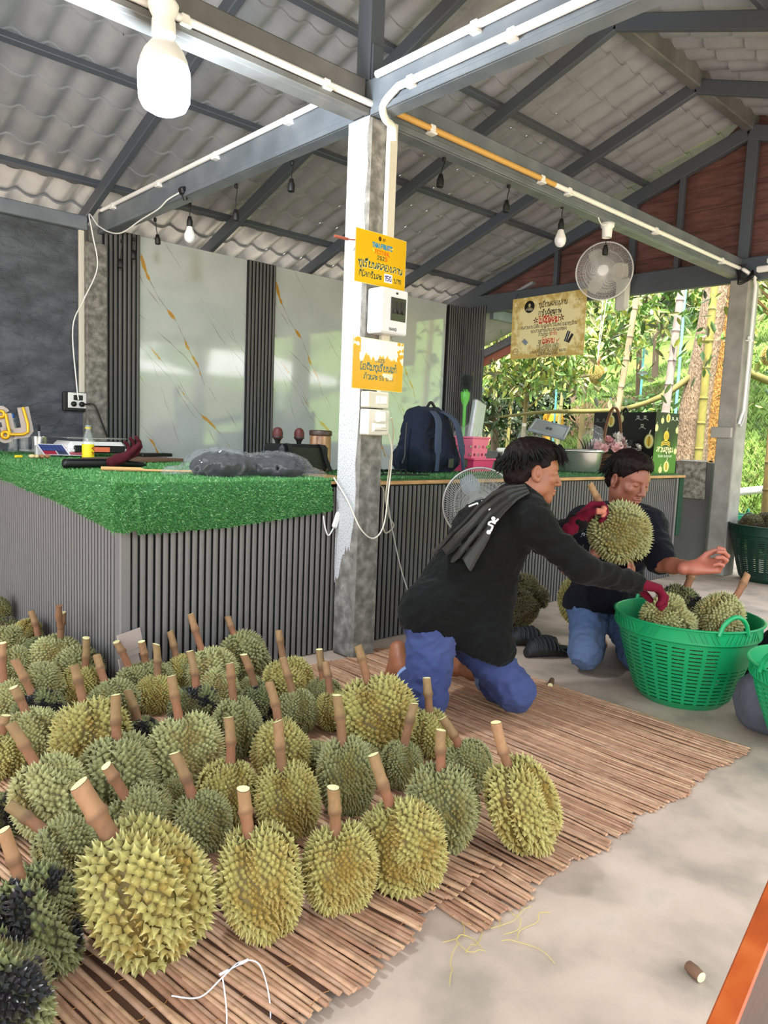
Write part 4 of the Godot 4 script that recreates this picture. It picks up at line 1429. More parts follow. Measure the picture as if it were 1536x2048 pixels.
# hand: local y along the fingers, z out of the palm, thumb on the side sx; curl per finger in radians at each joint
func hand_into(b: MB, wrist: Vector3, hb: Basis, sx: float, curls: Array, thumb: Array, skin: Color, grow := 0.0, tips: Array = []) -> void:
	var S := 1.13
	var f := Field.new(wrist - Vector3(0.21, 0.21, 0.21), wrist + Vector3(0.21, 0.21, 0.21), 0.0042)
	var W := func(p: Vector3) -> Vector3: return wrist + hb * (p * S)
	var kx := [0.031, 0.011, -0.010, -0.029]
	var ky := [0.088, 0.093, 0.088, 0.078]
	for i in 4:
		f.cone(W.call(Vector3(sx * kx[i] * 0.55, -0.01, 0)), W.call(Vector3(sx * kx[i], ky[i], 0)), 0.019 * S + grow, 0.0125 * S + grow, 0.016)
	f.cone(W.call(Vector3(0, -0.05, 0)), W.call(Vector3(0, 0.0, 0)), 0.026 * S + grow, 0.024 * S + grow, 0.02)
	var lens := [[0.041, 0.025, 0.021], [0.046, 0.028, 0.022], [0.042, 0.026, 0.021], [0.033, 0.020, 0.018]]
	var paint := []
	for i in 4:
		var p := Vector3(sx * kx[i], ky[i], 0)
		var a := 0.0
		var sp: float = (1.5 - i) * 0.06 * sx
		var rr := 0.0098 - (0.0012 if i == 3 else 0.0)
		for k in 3:
			a += curls[i][k]
			var q: Vector3 = p + Vector3(sin(sp), cos(sp) * cos(a), sin(a)) * lens[i][k]
			f.cone(W.call(p), W.call(q), (rr - 0.0007 * k) * S + grow, (rr - 0.0007 * (k + 1)) * S + grow, 0.004)
			p = q
		if tips.has(i): paint.append([W.call(p), 0.028, lin(0.72, 0.46, 0.38), 0.25])
		elif grow == 0.0: paint.append([W.call(p + Vector3(0, 0, -0.006)), 0.010, lin(0.82, 0.60, 0.54), 0.5])
	var tp := Vector3(sx * 0.024, 0.020, 0.008)
	var td := Vector3(sx * thumb[0], thumb[1], thumb[2]).normalized()
	var t2 := Vector3(sx * thumb[3], thumb[4], thumb[5]).normalized()
	var m1 := tp + td * 0.040
	var m2 := m1 + (td * 0.4 + t2 * 0.6).normalized() * 0.032
	var m3 := m2 + t2 * 0.024
	f.cone(W.call(tp), W.call(m1), 0.016 * S + grow, 0.0125 * S + grow, 0.012)
	f.cone(W.call(m1), W.call(m2), 0.0122 * S + grow, 0.0108 * S + grow, 0.004)
	f.cone(W.call(m2), W.call(m3), 0.0108 * S + grow, 0.009 * S + grow, 0.004)
	if tips.has(4): paint.append([W.call(m3), 0.034, lin(0.72, 0.46, 0.38), 0.25])
	f.into(b, skin, paint)

func foot(f: Field, an: Vector3, heel: Vector3, toe: Vector3) -> void:
	f.cone(an, heel, 0.040, 0.036, 0.03)
	f.cone(heel, toe.lerp(heel, 0.25), 0.034, 0.038, 0.03)
	f.cone(an, toe.lerp(heel, 0.25), 0.036, 0.036, 0.03)
	f.cone(toe.lerp(heel, 0.25), toe, 0.036, 0.022, 0.02)

func frame_of(j: Dictionary) -> Array:   # bounds of the joints
	var lo := Vector3(9, 9, 9)
	var hi := -lo
	for k in j:
		lo = lo.min(j[k])
		hi = hi.max(j[k])
	return [lo - Vector3(0.24, 0.12, 0.24), hi + Vector3(0.24, 0.16, 0.24)]

func trunk(f: Field, j: Dictionary, g: float) -> void:
	f.cone(j.hipR, j.hipL, 0.118 + g, 0.118 + g, 0.05)
	var c: Vector3 = j.chest
	var sr: Vector3 = j.shR
	var sl: Vector3 = j.shL
	var side := (sr - sl) * 0.26
	var w: Vector3 = j.pelvis.lerp(c, 0.5)
	f.cone(j.pelvis + side * 0.4, w + side * 0.45, 0.122 + g, 0.112 + g, 0.06)
	f.cone(j.pelvis - side * 0.4, w - side * 0.45, 0.122 + g, 0.112 + g, 0.06)
	f.cone(w + side * 0.4, c + side * 0.75, 0.112 + g, 0.120 + g, 0.06)
	f.cone(w - side * 0.4, c - side * 0.75, 0.112 + g, 0.120 + g, 0.06)
	f.cone(c + side * 0.6, sr.lerp(sl, 0.22), 0.112 + g, 0.088 + g, 0.06)
	f.cone(c - side * 0.6, sl.lerp(sr, 0.22), 0.112 + g, 0.088 + g, 0.06)
	f.cone(sr, j.neck, 0.066 + g, 0.062 + g * 0.5, 0.05)
	f.cone(sl, j.neck, 0.066 + g, 0.062 + g * 0.5, 0.05)

func legs(f: Field, j: Dictionary, g: float, full: float) -> void:
	for s in ["R", "L"]:
		f.cone(j["hip" + s], j["knee" + s], 0.108 + g, 0.070 + g, 0.05)
		f.cone(j["knee" + s], j["knee" + s].lerp(j["ank" + s], 0.35), 0.068 + g, 0.066 + g, 0.03)
		f.cone(j["knee" + s].lerp(j["ank" + s], 0.35), j["knee" + s].lerp(j["ank" + s], full), 0.066 + g, lerpf(0.066, 0.040, full) + g, 0.03)

func body_mesh(j: Dictionary, hb: Basis, skin: Color, beard: float) -> MB:
	var b := MB.new()
	var fr := frame_of(j)
	var f := Field.new(fr[0], fr[1], 0.014)
	trunk(f, j, -0.012)
	legs(f, j, -0.012, 1.0)
	for s in ["R", "L"]:
		foot(f, j["ank" + s], j["heel" + s], j["toe" + s])
		f.cone(j["sh" + s], j["el" + s], 0.050, 0.036, 0.03)
		f.cone(j["el" + s], j["el" + s].lerp(j["wr" + s], 0.35), 0.037, 0.038, 0.02)
		f.cone(j["el" + s].lerp(j["wr" + s], 0.35), j["wr" + s], 0.038, 0.027, 0.02)
	f.cone(j.neck, j.neck.lerp(j.head, 0.5), 0.060, 0.056, 0.03)
	f.into(b, skin)
	head_into(b, j.head, hb, skin, beard, j.neck)
	return b

# strokes of a text laid on a figure's cloth: p0 origin, ux/uy page axes (metres per unit), dir towards the cloth
func cloth_text(f: Field, text: String, p0: Vector3, ux: Vector3, uy: Vector3, dir: Vector3, rad: float, out := 0.0) -> MB:
	var b := MB.new()
	for st in text_strokes(text):
		var path := []
		var fine := []
		for i in st.size() - 1:
			for k in 6: fine.append(st[i].lerp(st[i + 1], k / 6.0))
		fine.append(st[-1])
		for q in fine:
			var p: Vector3 = p0 + ux * q.x + uy * q.y
			var t := f.hit(p - dir * 0.15, dir, 0.0, 0.5)
			if t >= 0.0: path.append(p - dir * (0.152 + out - t))
		if path.size() > 1:
			b.tube(path, rad, 5, true)
	return b

func wrinkles(sd: int, fr := 1.0) -> FastNoiseLite:
	var n := FastNoiseLite.new()
	n.seed = sd
	n.frequency = fr
	n.noise_type = FastNoiseLite.TYPE_SIMPLEX_SMOOTH
	n.fractal_type = FastNoiseLite.FRACTAL_RIDGED
	n.fractal_octaves = 2
	return n

func cloth_mat(c: Color, sheen := 0.3) -> StandardMaterial3D:
	var m := vmat(0.9)
	m.rim_enabled = true
	m.rim = sheen * 0.25
	m.metallic_specular = 0.25
	bump(m, grey_tex(0.25, 91, 2, 256), 0.06)
	m.uv1_triplanar = true
	m.uv1_world_triplanar = true
	m.uv1_scale = Vector3(5, 5, 5)
	return m

func build_people() -> void:
	var CR := Vector3(0.734, 0.040, 0.678)
	var CU := Vector3(0.043, 0.994, -0.105)
	var CF := Vector3(0.678, -0.106, -0.728)
	var tan := lin(0.55, 0.34, 0.235)
	# ---------------- nearer man, seen from his right side and back, reaching for the basket
	var j: Dictionary = MAN_A.duplicate()
	var fwd := (CR * 0.98 + CF * 0.10 - CU * 0.14).normalized()
	var up := (CU + CR * 0.10).normalized()
	var hb := Basis(up.cross(fwd).normalized(), up, fwd).orthonormalized()
	var o := thing("person", "man kneeling on the reed mat in black top, rolled blue jeans and maroon gloves", "person")
	part("body", body_mesh(j, hb, tan, 0.25), M.skin, o)
	part("hair", hair_mesh(j.head, hb, 1.0, 3), M.hair, o)
	var fr := frame_of(j)
	var f := Field.new(fr[0], fr[1], 0.0105)
	trunk(f, j, 0.012)
	f.cone(j.hipR, j.hipL, 0.143, 0.143, 0.05)
	f.cone(j.pelvis.lerp(j.chest, 0.25), j.hem, 0.145, 0.13, 0.06)
	f.cone(j.chest + fwd * 0.03, j.hem + fwd * 0.02, 0.13, 0.11, 0.06)
	f.cone(j.hem, j.hem + fwd * 0.10 - CU * 0.02, 0.12, 0.06, 0.05)
	for s in ["R", "L"]:
		f.cone(j["sh" + s], j["el" + s], 0.074, 0.056, 0.04)
		f.cone(j["el" + s], j["wr" + s], 0.056, 0.042, 0.03)
	f.clip(j.hem - CU * 0.05, (-CU * 0.93 - CR * 0.36).normalized())
	var nk: Vector3 = j.neck + (j.head - j.neck).normalized() * 0.035
	f.ell(nk + (j.head - j.neck).normalized() * 0.09, Vector3(0.085, 0.10, 0.085), Basis(), 0.01, -1)
	var b := MB.new()
	f.into(b, lin(0.06, 0.055, 0.066), [], [wrinkles(5), 0.009, Vector3(9, 15, 9)])
	var shirt := part("top", b, M.cloth, o, Transform3D(), "black long-sleeved top")
	b = MB.new()
	var ring := []
	for k in 22:
		var a := TAU * k / 21.0
		ring.append(nk - CU * 0.012 + (CR * cos(a) + CF * sin(a)) * 0.078)
	b.tube(ring, 0.0045, 6, false)
	part("piping", b, mat(Color(0.90, 0.78, 0.15), 0.6), shirt, Transform3D(), "yellow collar piping")
	b = cloth_text(f, "คน", TXT[0], (CR * 0.97 - CU * 0.22) * 0.0062, (CU * 0.97 + CR * 0.22) * 0.0085, CF, 0.0042, 0.055)
	if b.v.size(): part("lettering", b, M.white, shirt)
	b = cloth_text(f, "รั", TXT[1], (CR * 0.9 - CU * 0.42) * 0.0062, (CU * 0.9 + CR * 0.42) * 0.0075, CF, 0.0042, 0.05)
	if b.v.size(): part("lettering", b, M.white, shirt)
	draped_towel(f)
	# jeans
	f = Field.new(fr[0], Vector3(fr[1].x, 0.75, fr[1].z), 0.0105)
	f.cone(j.hipR, j.hipL, 0.125, 0.125, 0.05)
	f.cone(j.pelvis, j.pelvis.lerp(j.chest, 0.3), 0.125, 0.12, 0.05)
	legs(f, j, 0.006, 0.55)
	f.clip(j.hem + CU * 0.015, (CU * 0.95 + CR * 0.32).normalized())
	b = MB.new()
	f.into(b, lin(0.215, 0.25, 0.40), [[j.hipR + Vector3(0, -0.12, 0.05), 0.16, lin(0.31, 0.35, 0.50), 1.2], [j.kneeL, 0.18, lin(0.26, 0.295, 0.45), 1.2]], [wrinkles(9), 0.013, Vector3(10, 14, 10)])
	var jeans := part("jeans", b, M.cloth, o, Transform3D(), "blue jeans with rolled cuffs")
	b = MB.new()
	b.col = lin(0.50, 0.58, 0.74)
	for s in ["R", "L"]:
		var p: Vector3 = j["knee" + s].lerp(j["ank" + s], 0.55)
		var d: Vector3 = (j["ank" + s] - j["knee" + s]).normalized()
		b.tube([p - d * 0.03, p - d * 0.028, p + d * 0.028, p + d * 0.03], [0.066, 0.070, 0.068, 0.052], 16, true)
	part("cuff", b, M.cloth, jeans, Transform3D(), "paler rolled cuff")
	# gloves: the right hand reaches into the basket, the left grips a stalk
	var mar := lin(0.36, 0.07, 0.14)
	b = MB.new()
	var hd := (CR * 0.94 - CU * 0.22 + CF * 0.10).normalized()
	var pn := (-CU + hd * hd.dot(CU)).normalized()
	hand_into(b, j.wrR, Basis(hd.cross(pn), hd, pn), 1.0, [[0.5, 0.8, 0.6], [0.6, 0.8, 0.6], [0.7, 0.8, 0.6], [0.8, 0.8, 0.6]], [0.5, 0.75, 0.4, 0.1, 0.9, 0.5], mar, 0.003)
	b.tube([j.wrR.lerp(j.elR, 0.20), j.wrR.lerp(j.elR, 0.08), j.wrR], [0.043, 0.041, 0.036], 14, false)
	hd = (CU * 0.62 + CR * 0.75 + CF * 0.05).normalized()
	pn = (CR * 0.45 - CU * 0.45 - CF * 0.6)
	pn = (pn - hd * pn.dot(hd)).normalized()
	hand_into(b, j.wrL, Basis(hd.cross(pn), hd, pn), -1.0, [[0.9, 1.1, 0.7], [1.0, 1.2, 0.7], [1.1, 1.2, 0.7], [1.2, 1.2, 0.7]], [0.5, 0.7, 0.5, -0.1, 0.7, 0.8], mar, 0.003, [0, 4])
	b.tube([j.wrL.lerp(j.elL, 0.22), j.wrL.lerp(j.elL, 0.08), j.wrL], [0.045, 0.042, 0.037], 14, false)
	part("gloves", b, M.glove, o, Transform3D(), "maroon work gloves")
	# ---------------- second man, facing us, kneeling behind the basket
	j = MAN_B.duplicate()
	fwd = (-CF * 0.80 + CR * 0.42 - CU * 0.36).normalized()
	up = (CU * 0.95 + CR * 0.10 - CF * 0.15).normalized()
	up = (up - fwd * up.dot(fwd)).normalized()
	hb = Basis(up.cross(fwd), up, fwd).orthonormalized()
	o = thing("person", "man in a black lettered T-shirt kneeling behind the green basket, smiling and looking down", "person")
	b = body_mesh(j, hb, lin(0.58, 0.35, 0.27), 0.75)
	hd = (CR * 0.95 + CU * 0.10 - CF * 0.2).normalized()
	pn = (CU * 0.75 - CF * 0.6)
	pn = (pn - hd * pn.dot(hd)).normalized()
	hand_into(b, j.wrL, Basis(hd.cross(pn), hd, pn), 1.0 if hd.cross(pn).dot(CU) > 0 else -1.0, [[0.7, 1.2, 0.7], [0.9, 1.3, 0.8], [1.0, 1.3, 0.8], [1.1, 1.4, 0.8]], [0.5, 0.8, 0.5, -0.4, 0.8, 0.5], lin(0.60, 0.35, 0.28))
	hd = (CR * 0.7 - CU * 0.3).normalized()
	pn = (-CU - hd * (-CU).dot(hd)).normalized()
	hand_into(b, j.wrR, Basis(hd.cross(pn), hd, pn), 1.0, [[0.3, 0.5, 0.3], [0.3, 0.5, 0.3], [0.4, 0.5, 0.3], [0.5, 0.5, 0.3]], [0.6, 0.7, 0.3, 0.3, 0.9, 0.3], lin(0.70, 0.43, 0.35))
	part("body", b, M.skin, o)
	part("hair", hair_mesh(j.head, hb, 0.0, 8), M.hair, o)
	fr = frame_of(j)
	f = Field.new(fr[0], fr[1], 0.0105)
	trunk(f, j, 0.012)
	for s in ["R", "L"]:
		f.cone(j["sh" + s], j["sh" + s].lerp(j["el" + s], 0.85), 0.074, 0.074, 0.04)
		var dd: Vector3 = (j["el" + s] - j["sh" + s]).normalized()
	f.cone(j.pelvis, j.hem, 0.15, 0.14, 0.06)
	f.cone(j.hipR, j.hipL, 0.145, 0.145, 0.05)
	f.clip(j.hem - CU * 0.07, -CU)
	f.ell(j.neck + CU * 0.13 - CF * 0.045, Vector3(0.088, 0.115, 0.088), Basis(), 0.01, -1)
	b = MB.new()
	f.into(b, lin(0.06, 0.066, 0.085), [], [wrinkles(15), 0.008, Vector3(9, 14, 9)])
	shirt = part("t_shirt", b, M.cloth, o, Transform3D(), "black T-shirt with pale lettering")
	var pale := mat(Color(0.62, 0.66, 0.70), 0.8)
	var ux := (CR * 0.985 - CU * 0.17) * 0.0070
	var uy := (CU * 0.985 + CR * 0.17) * 0.0098
	b = cloth_text(f, "VINTAGE", TXT[2], ux, uy, CF, 0.0042)
	if b.v.size(): part("lettering", b, pale, shirt)
	b = cloth_text(f, "DENIM", TXT[3], ux, uy, CF, 0.0042)
	if b.v.size(): part("lettering", b, pale, shirt)
	b = cloth_text(f, "~ ~ ~", TXT[4], ux, uy, CF, 0.002)
	if b.v.size(): part("lettering", b, pale, shirt)
	f = Field.new(fr[0], Vector3(fr[1].x, 0.62, fr[1].z), 0.0105)
	f.cone(j.hipR, j.hipL, 0.125, 0.125, 0.05)
	legs(f, j, 0.006, 0.9)
	b = MB.new()
	f.into(b, lin(0.27, 0.34, 0.47), [[j.kneeR, 0.17, lin(0.40, 0.46, 0.57), 1.2]], [wrinkles(19), 0.011, Vector3(10, 14, 10)])
	part("jeans", b, M.cloth, o, Transform3D(), "washed blue jeans")
	# ---------------- third person: only a dark knee shows at the right edge
	j = {"pelvis": Vector3(4.10, 0.42, -1.00), "hipR": Vector3(4.02, 0.40, -1.09), "hipL": Vector3(4.18, 0.40, -0.91), "kneeR": Vector3(3.79, 0.11, -1.33), "ankR": Vector3(4.15, 0.09, -1.22), "toeR": Vector3(4.30, 0.03, -1.18), "heelR": Vector3(4.26, 0.12, -1.19),
		"kneeL": Vector3(3.93, 0.11, -0.85), "ankL": Vector3(4.28, 0.09, -0.80), "toeL": Vector3(4.42, 0.03, -0.78), "heelL": Vector3(4.38, 0.12, -0.79), "chest": Vector3(4.02, 0.78, -0.96), "neck": Vector3(3.98, 0.98, -0.94), "shR": Vector3(3.92, 0.92, -1.10), "shL": Vector3(4.05, 0.92, -0.78),
		"elR": Vector3(3.95, 0.66, -1.16), "wrR": Vector3(3.88, 0.50, -1.02), "elL": Vector3(4.05, 0.66, -0.70), "wrL": Vector3(3.92, 0.50, -0.80), "head": Vector3(3.96, 1.11, -0.94)}
	fwd = Vector3(-0.85, -0.2, -0.4).normalized()
	hb = Basis(Vector3.UP.cross(fwd).normalized(), Vector3.UP, fwd).orthonormalized()
	o = thing("person", "person in black trousers at the right edge, only a knee visible behind the baskets", "person")
	b = body_mesh(j, hb, tan, 0.2)
	for s in ["R", "L"]: hand_into(b, j["wr" + s], Basis(Vector3(0, 0.4, -0.9).normalized(), Vector3(-0.9, -0.4, -0.2).normalized(), Vector3(0, -0.9, -0.4).normalized()).orthonormalized(), 1.0, [[0.4, 0.5, 0.3], [0.4, 0.5, 0.3], [0.4, 0.5, 0.3], [0.5, 0.5, 0.3]], [0.6, 0.7, 0.3, 0.3, 0.9, 0.3], tan)
	part("body", b, M.skin, o)
	part("hair", hair_mesh(j.head, hb, 0.3, 12), M.hair, o)
	fr = frame_of(j)
	f = Field.new(fr[0], fr[1], 0.014)
	trunk(f, j, 0.012)
	for s in ["R", "L"]: f.cone(j["sh" + s], j["el" + s], 0.074, 0.070, 0.04)
	f.clip(Vector3(4, 1.01, -0.94), Vector3.UP)
	f.clip(Vector3(4, 0.42, -0.94), Vector3.DOWN)
	b = MB.new()
	f.into(b, lin(0.3, 0.3, 0.32), [], [wrinkles(25), 0.008, Vector3(9, 14, 9)])
	part("t_shirt", b, M.cloth, o)
	f = Field.new(fr[0], Vector3(fr[1].x, 0.62, fr[1].z), 0.0125)
	f.cone(j.hipR, j.hipL, 0.125, 0.125, 0.05)
	legs(f, j, 0.010, 0.95)
	b = MB.new()
	f.into(b, lin(0.10, 0.10, 0.115), [], [wrinkles(29), 0.007, Vector3(10, 14, 10)])
	part("trousers", b, M.cloth, o)

# grey towel hung over the nearer man's shoulder and down his back, in folds
func draped_towel(f: Field) -> void:
	var eye := Vector3(0, 1.2, 0)
	var n := TOWEL_L.size()
	var rows := []
	for i in 25:
		var s := i / 24.0 * (n - 1)
		var k := mini(int(s), n - 2)
		var a: Vector3 = TOWEL_L[k].lerp(TOWEL_L[k + 1], s - k)
		var b: Vector3 = TOWEL_R[k].lerp(TOWEL_R[k + 1], s - k)
		var row := PackedVector3Array()
		var u := i / 24.0
		for q in 37:
			var t := q / 36.0
			var p := a.lerp(b, t)
			var dir := (p - eye).normalized()
			var hit := f.hit(eye, dir, 2.5, 4.2)
			var dist := (p - eye).length()
			if hit > 0.0: dist = minf(hit, dist + 0.08)
			var fold := sin(t * TAU * 3.3 + u * 2.5) + 0.5 * sin(t * TAU * 7.1 + 1.0 + u * 4.0)
			dist -= 0.026 + fold * (0.006 + 0.020 * u)
			row.append(eye + dir * dist + Vector3(0, -0.018 * u * u * (sin(t * TAU * 2.2 + 1.0)), 0))
		rows.append(row)
	for it in 2:   # even the cloth out
		for i in range(1, 24):
			for q in range(1, 36):
				rows[i][q] = rows[i][q] * 0.6 + (rows[i - 1][q] + rows[i + 1][q] + rows[i][q - 1] + rows[i][q + 1]) * 0.1
	var b := MB.new()
	b.col = lin(0.225, 0.22, 0.215)
	b.grid(rows, false, false)
	var back := []
	for r in rows:
		var rr := PackedVector3Array()
		for p in r: rr.append(p + (p - eye).normalized() * 0.007)
		back.append(rr)
	b.grid(back, false, true)
	for e in 24:
		b.quad(rows[e][0], rows[e + 1][0], back[e + 1][0], back[e][0])
		b.quad(back[e][36], back[e + 1][36], rows[e + 1][36], rows[e][36])
	for q in 36:
		b.quad(back[24][q], back[24][q + 1], rows[24][q + 1], rows[24][q])
	one("towel", b, M.cloth, "dark grey towel draped in folds over the kneeling man's shoulder and back", "towel")

# ---------------------------------------------------------------- stroke lettering, Thai and Latin
# two digits are a point (x, y); letters stand for -1 to -3; "o" draws a small ring round the next point
const GLYPH := {
	"ก": "00 03 14 05 16 46 55 50", "ข": "o14 16 25 20 50 56", "ค": "00 04 16 46 55 50|00 22 o23", "ง": "o25 35 40 20 03", "จ": "05 16 46 55 50 30 33 o23", "ช": "o14 16 25 20 50 54 65", "ช2": "",
	"ณ": "o05 15 10 16 36 30 50 56|o50", "ด": "11 04 16 46 55 50|o21 11", "ต": "11 04 16 25 36 46 55 50|o21 11", "ถ": "o01 12 14 05 16 46 55 50", "ท": "o05 15 10 13 36 46 55 50", "น": "o05 15 10 40|56 51 o41",
	"บ": "o05 15 10 50 56", "ป": "o05 15 10 50 58", "ผ": "o15 05 00 23 50 56", "พ": "o05 15 10 34 50 56", "ภ": "o01 12 14 05 16 46 55 50", "ม": "o05 15 10|o00 10 50 56", "ย": "o15 06 04 13 03 00 50 56",
	"ร": "46 16 05 04 34 32 31 o20", "ล": "05 16 46 55 50|53 34 12 o01", "ว": "05 16 46 55 50 o40", "ส": "05 16 46 55 50|53 34 12 o01|45 67", "ห": "o05 15 10|13 45 50|o46", "อ": "05 16 46 55 50 00 02 o13", "ฟ": "o05 15 10 34 50 58",
	"เ": "06 00 o10", "แ": "06 00 o10|26 20 o30", "โ": "o10 00 06 17 08 38", "ไ": "o10 00 06 07 19 08 28", "า": "05 16 26 35 30", "ะ": "o01 11 22|o04 14 25", "ๆ": "o04 05 16 36 45 4b",
	"ิ": "07 18 38 47 07", "ี": "07 18 38 47 07|47 49", "ื": "07 18 38 47 07|37 39|47 49", "ั": "o18 17 37 49", "่": "37 39", "้": "28 29 38 37 49", "็": "07 08 28 38 49", "ุ": "o2a 3a 3c", "ู": "o2a 2c 4c 4a", "์": "o38 49",
	"A": "00 26 40|12 32", "B": "00 06 36 45 33 03|33 42 40 00", "C": "46 16 05 01 10 40", "D": "00 06 26 45 41 20 00", "E": "46 06 00 40|03 33", "F": "00 06 46|03 33", "G": "46 16 05 01 10 40 43 23", "H": "00 06|40 46|03 43", "I": "10 16",
	"K": "00 06|46 03 40", "L": "06 00 40", "M": "00 06 23 46 40", "N": "00 06 40 46", "O": "10 05 16 36 45 41 30 10", "P": "00 06 36 45 44 33 03", "R": "00 06 36 45 33 03|33 40", "S": "45 36 16 05 33 41 30 10 01", "T": "06 46|26 20", "U": "06 01 10 30 41 46", "V": "06 20 46",
	"0": "10 05 16 36 41 30 10", "1": "05 26 20", "2": "05 16 36 45 00 40", "3": "05 16 36 45 33 42 30 10 01", "4": "30 36 02 42", "5": "46 06 03 33 42 30 00", "6": "36 05 01 10 30 41 33 02", "9": "43 14 05 16 36 45 42 20", ".": "o10", ",": "10 0a", "-": "13 33", "/": "00 46", "~": "02 13 33 35 15 o24|33 52", "(": "16 04 02 10",
}
const ABOVE := "ิีืั่้็์"
const BELOW := "ุู"
const NARROW := {"เ": 2.6, "โ": 4.0, "ไ": 3.6, "า": 4.6, "ะ": 3.8, "I": 3.0, "1": 4.0, ".": 2.4, " ": 3.0, "แ": 4.8, "ๆ": 5.6}

func text_strokes(text: String) -> Array:
	var out := []
	var x := 0.0
	var last := 0.0
	var high := false
	for ch in text:
		var ox := x
		var oy := 0.0
		if ABOVE.contains(ch):
			ox = last + 0.6
			if ch == "่" or ch == "้" or ch == "์": oy = 2.4 if high else 0.3
			high = true
		elif BELOW.contains(ch): ox = last + 1.0
		else:
			last = x
			high = false
			x += NARROW.get(ch, 7.0 if ch.unicode_at(0) > 3000 else 6.0)
		if not GLYPH.has(ch): continue
		for run in GLYPH[ch].split("|"):
			var path := []
			for tk in run.split(" "):
				var ring: bool = tk.begins_with("o")
				var s: String = tk.substr(1) if ring else tk
				if s.length() < 2: continue
				var p := Vector2(_dig(s[0]) + ox, _dig(s[1]) + oy)
				if ring:
					var circ := []
					for k in 9: circ.append(p + Vector2(cos(TAU * k / 8.0), sin(TAU * k / 8.0)) * 0.75)
					out.append(circ)
				else: path.append(p)
			if path.size() > 1: out.append(path)
	return out

func _dig(c: String) -> float:
	if c >= "a": return -float(c.unicode_at(0) - 96)
	return float(c)

func text_width(text: String) -> float:
	var w := 0.0
	for ch in text:
		if not (ABOVE.contains(ch) or BELOW.contains(ch)): w += NARROW.get(ch, 7.0 if ch.unicode_at(0) > 3000 else 6.0)
	return w - 1.5

func ink_line(im: Image, a: Vector2, b: Vector2, r: float, c: Color) -> void:
	var x0 := maxi(0, int(minf(a.x, b.x) - r - 1))
	var x1 := mini(im.get_width() - 1, int(maxf(a.x, b.x) + r + 1))
	var y0 := maxi(0, int(minf(a.y, b.y) - r - 1))
	var y1 := mini(im.get_height() - 1, int(maxf(a.y, b.y) + r + 1))
	var ab := b - a
	var il := 1.0 / maxf(ab.length_squared(), 1e-6)
	for y in range(y0, y1 + 1):
		for x in range(x0, x1 + 1):
			var p := Vector2(x, y) - a
			var d := (p - ab * clampf(p.dot(ab) * il, 0, 1)).length()
			var k := clampf(r + 0.5 - d, 0, 1)
			if k > 0: im.set_pixel(x, y, im.get_pixel(x, y).lerp(c, k * c.a))

# text centred on cx with its baseline at y; u pixels per glyph unit
func ink(im: Image, text: String, cx: float, y: float, u: float, r: float, c: Color, sx := 1.0) -> void:
	var w := text_width(text) * u * sx
	for st in text_strokes(text):
		for k in st.size() - 1:
			ink_line(im, Vector2(cx - w * 0.5 + st[k].x * u * sx, y - st[k].y * u), Vector2(cx - w * 0.5 + st[k + 1].x * u * sx, y - st[k + 1].y * u), r, c)

func ink_disc(im: Image, c: Vector2, rx: float, ry: float, col: Color) -> void:
	for y in range(maxi(0, int(c.y - ry)), mini(im.get_height(), int(c.y + ry) + 1)):
		for x in range(maxi(0, int(c.x - rx)), mini(im.get_width(), int(c.x + rx) + 1)):
			var d := Vector2((x - c.x) / rx, (y - c.y) / ry).length()
			var k := clampf((1.0 - d) * minf(rx, ry), 0, 1)
			if k > 0: im.set_pixel(x, y, im.get_pixel(x, y).lerp(col, k * col.a))

func print_mat(im: Image, rough := 0.35) -> StandardMaterial3D:
	var m := mat(Color.WHITE, rough)
	m.albedo_texture = ImageTexture.create_from_image(im)
	return m

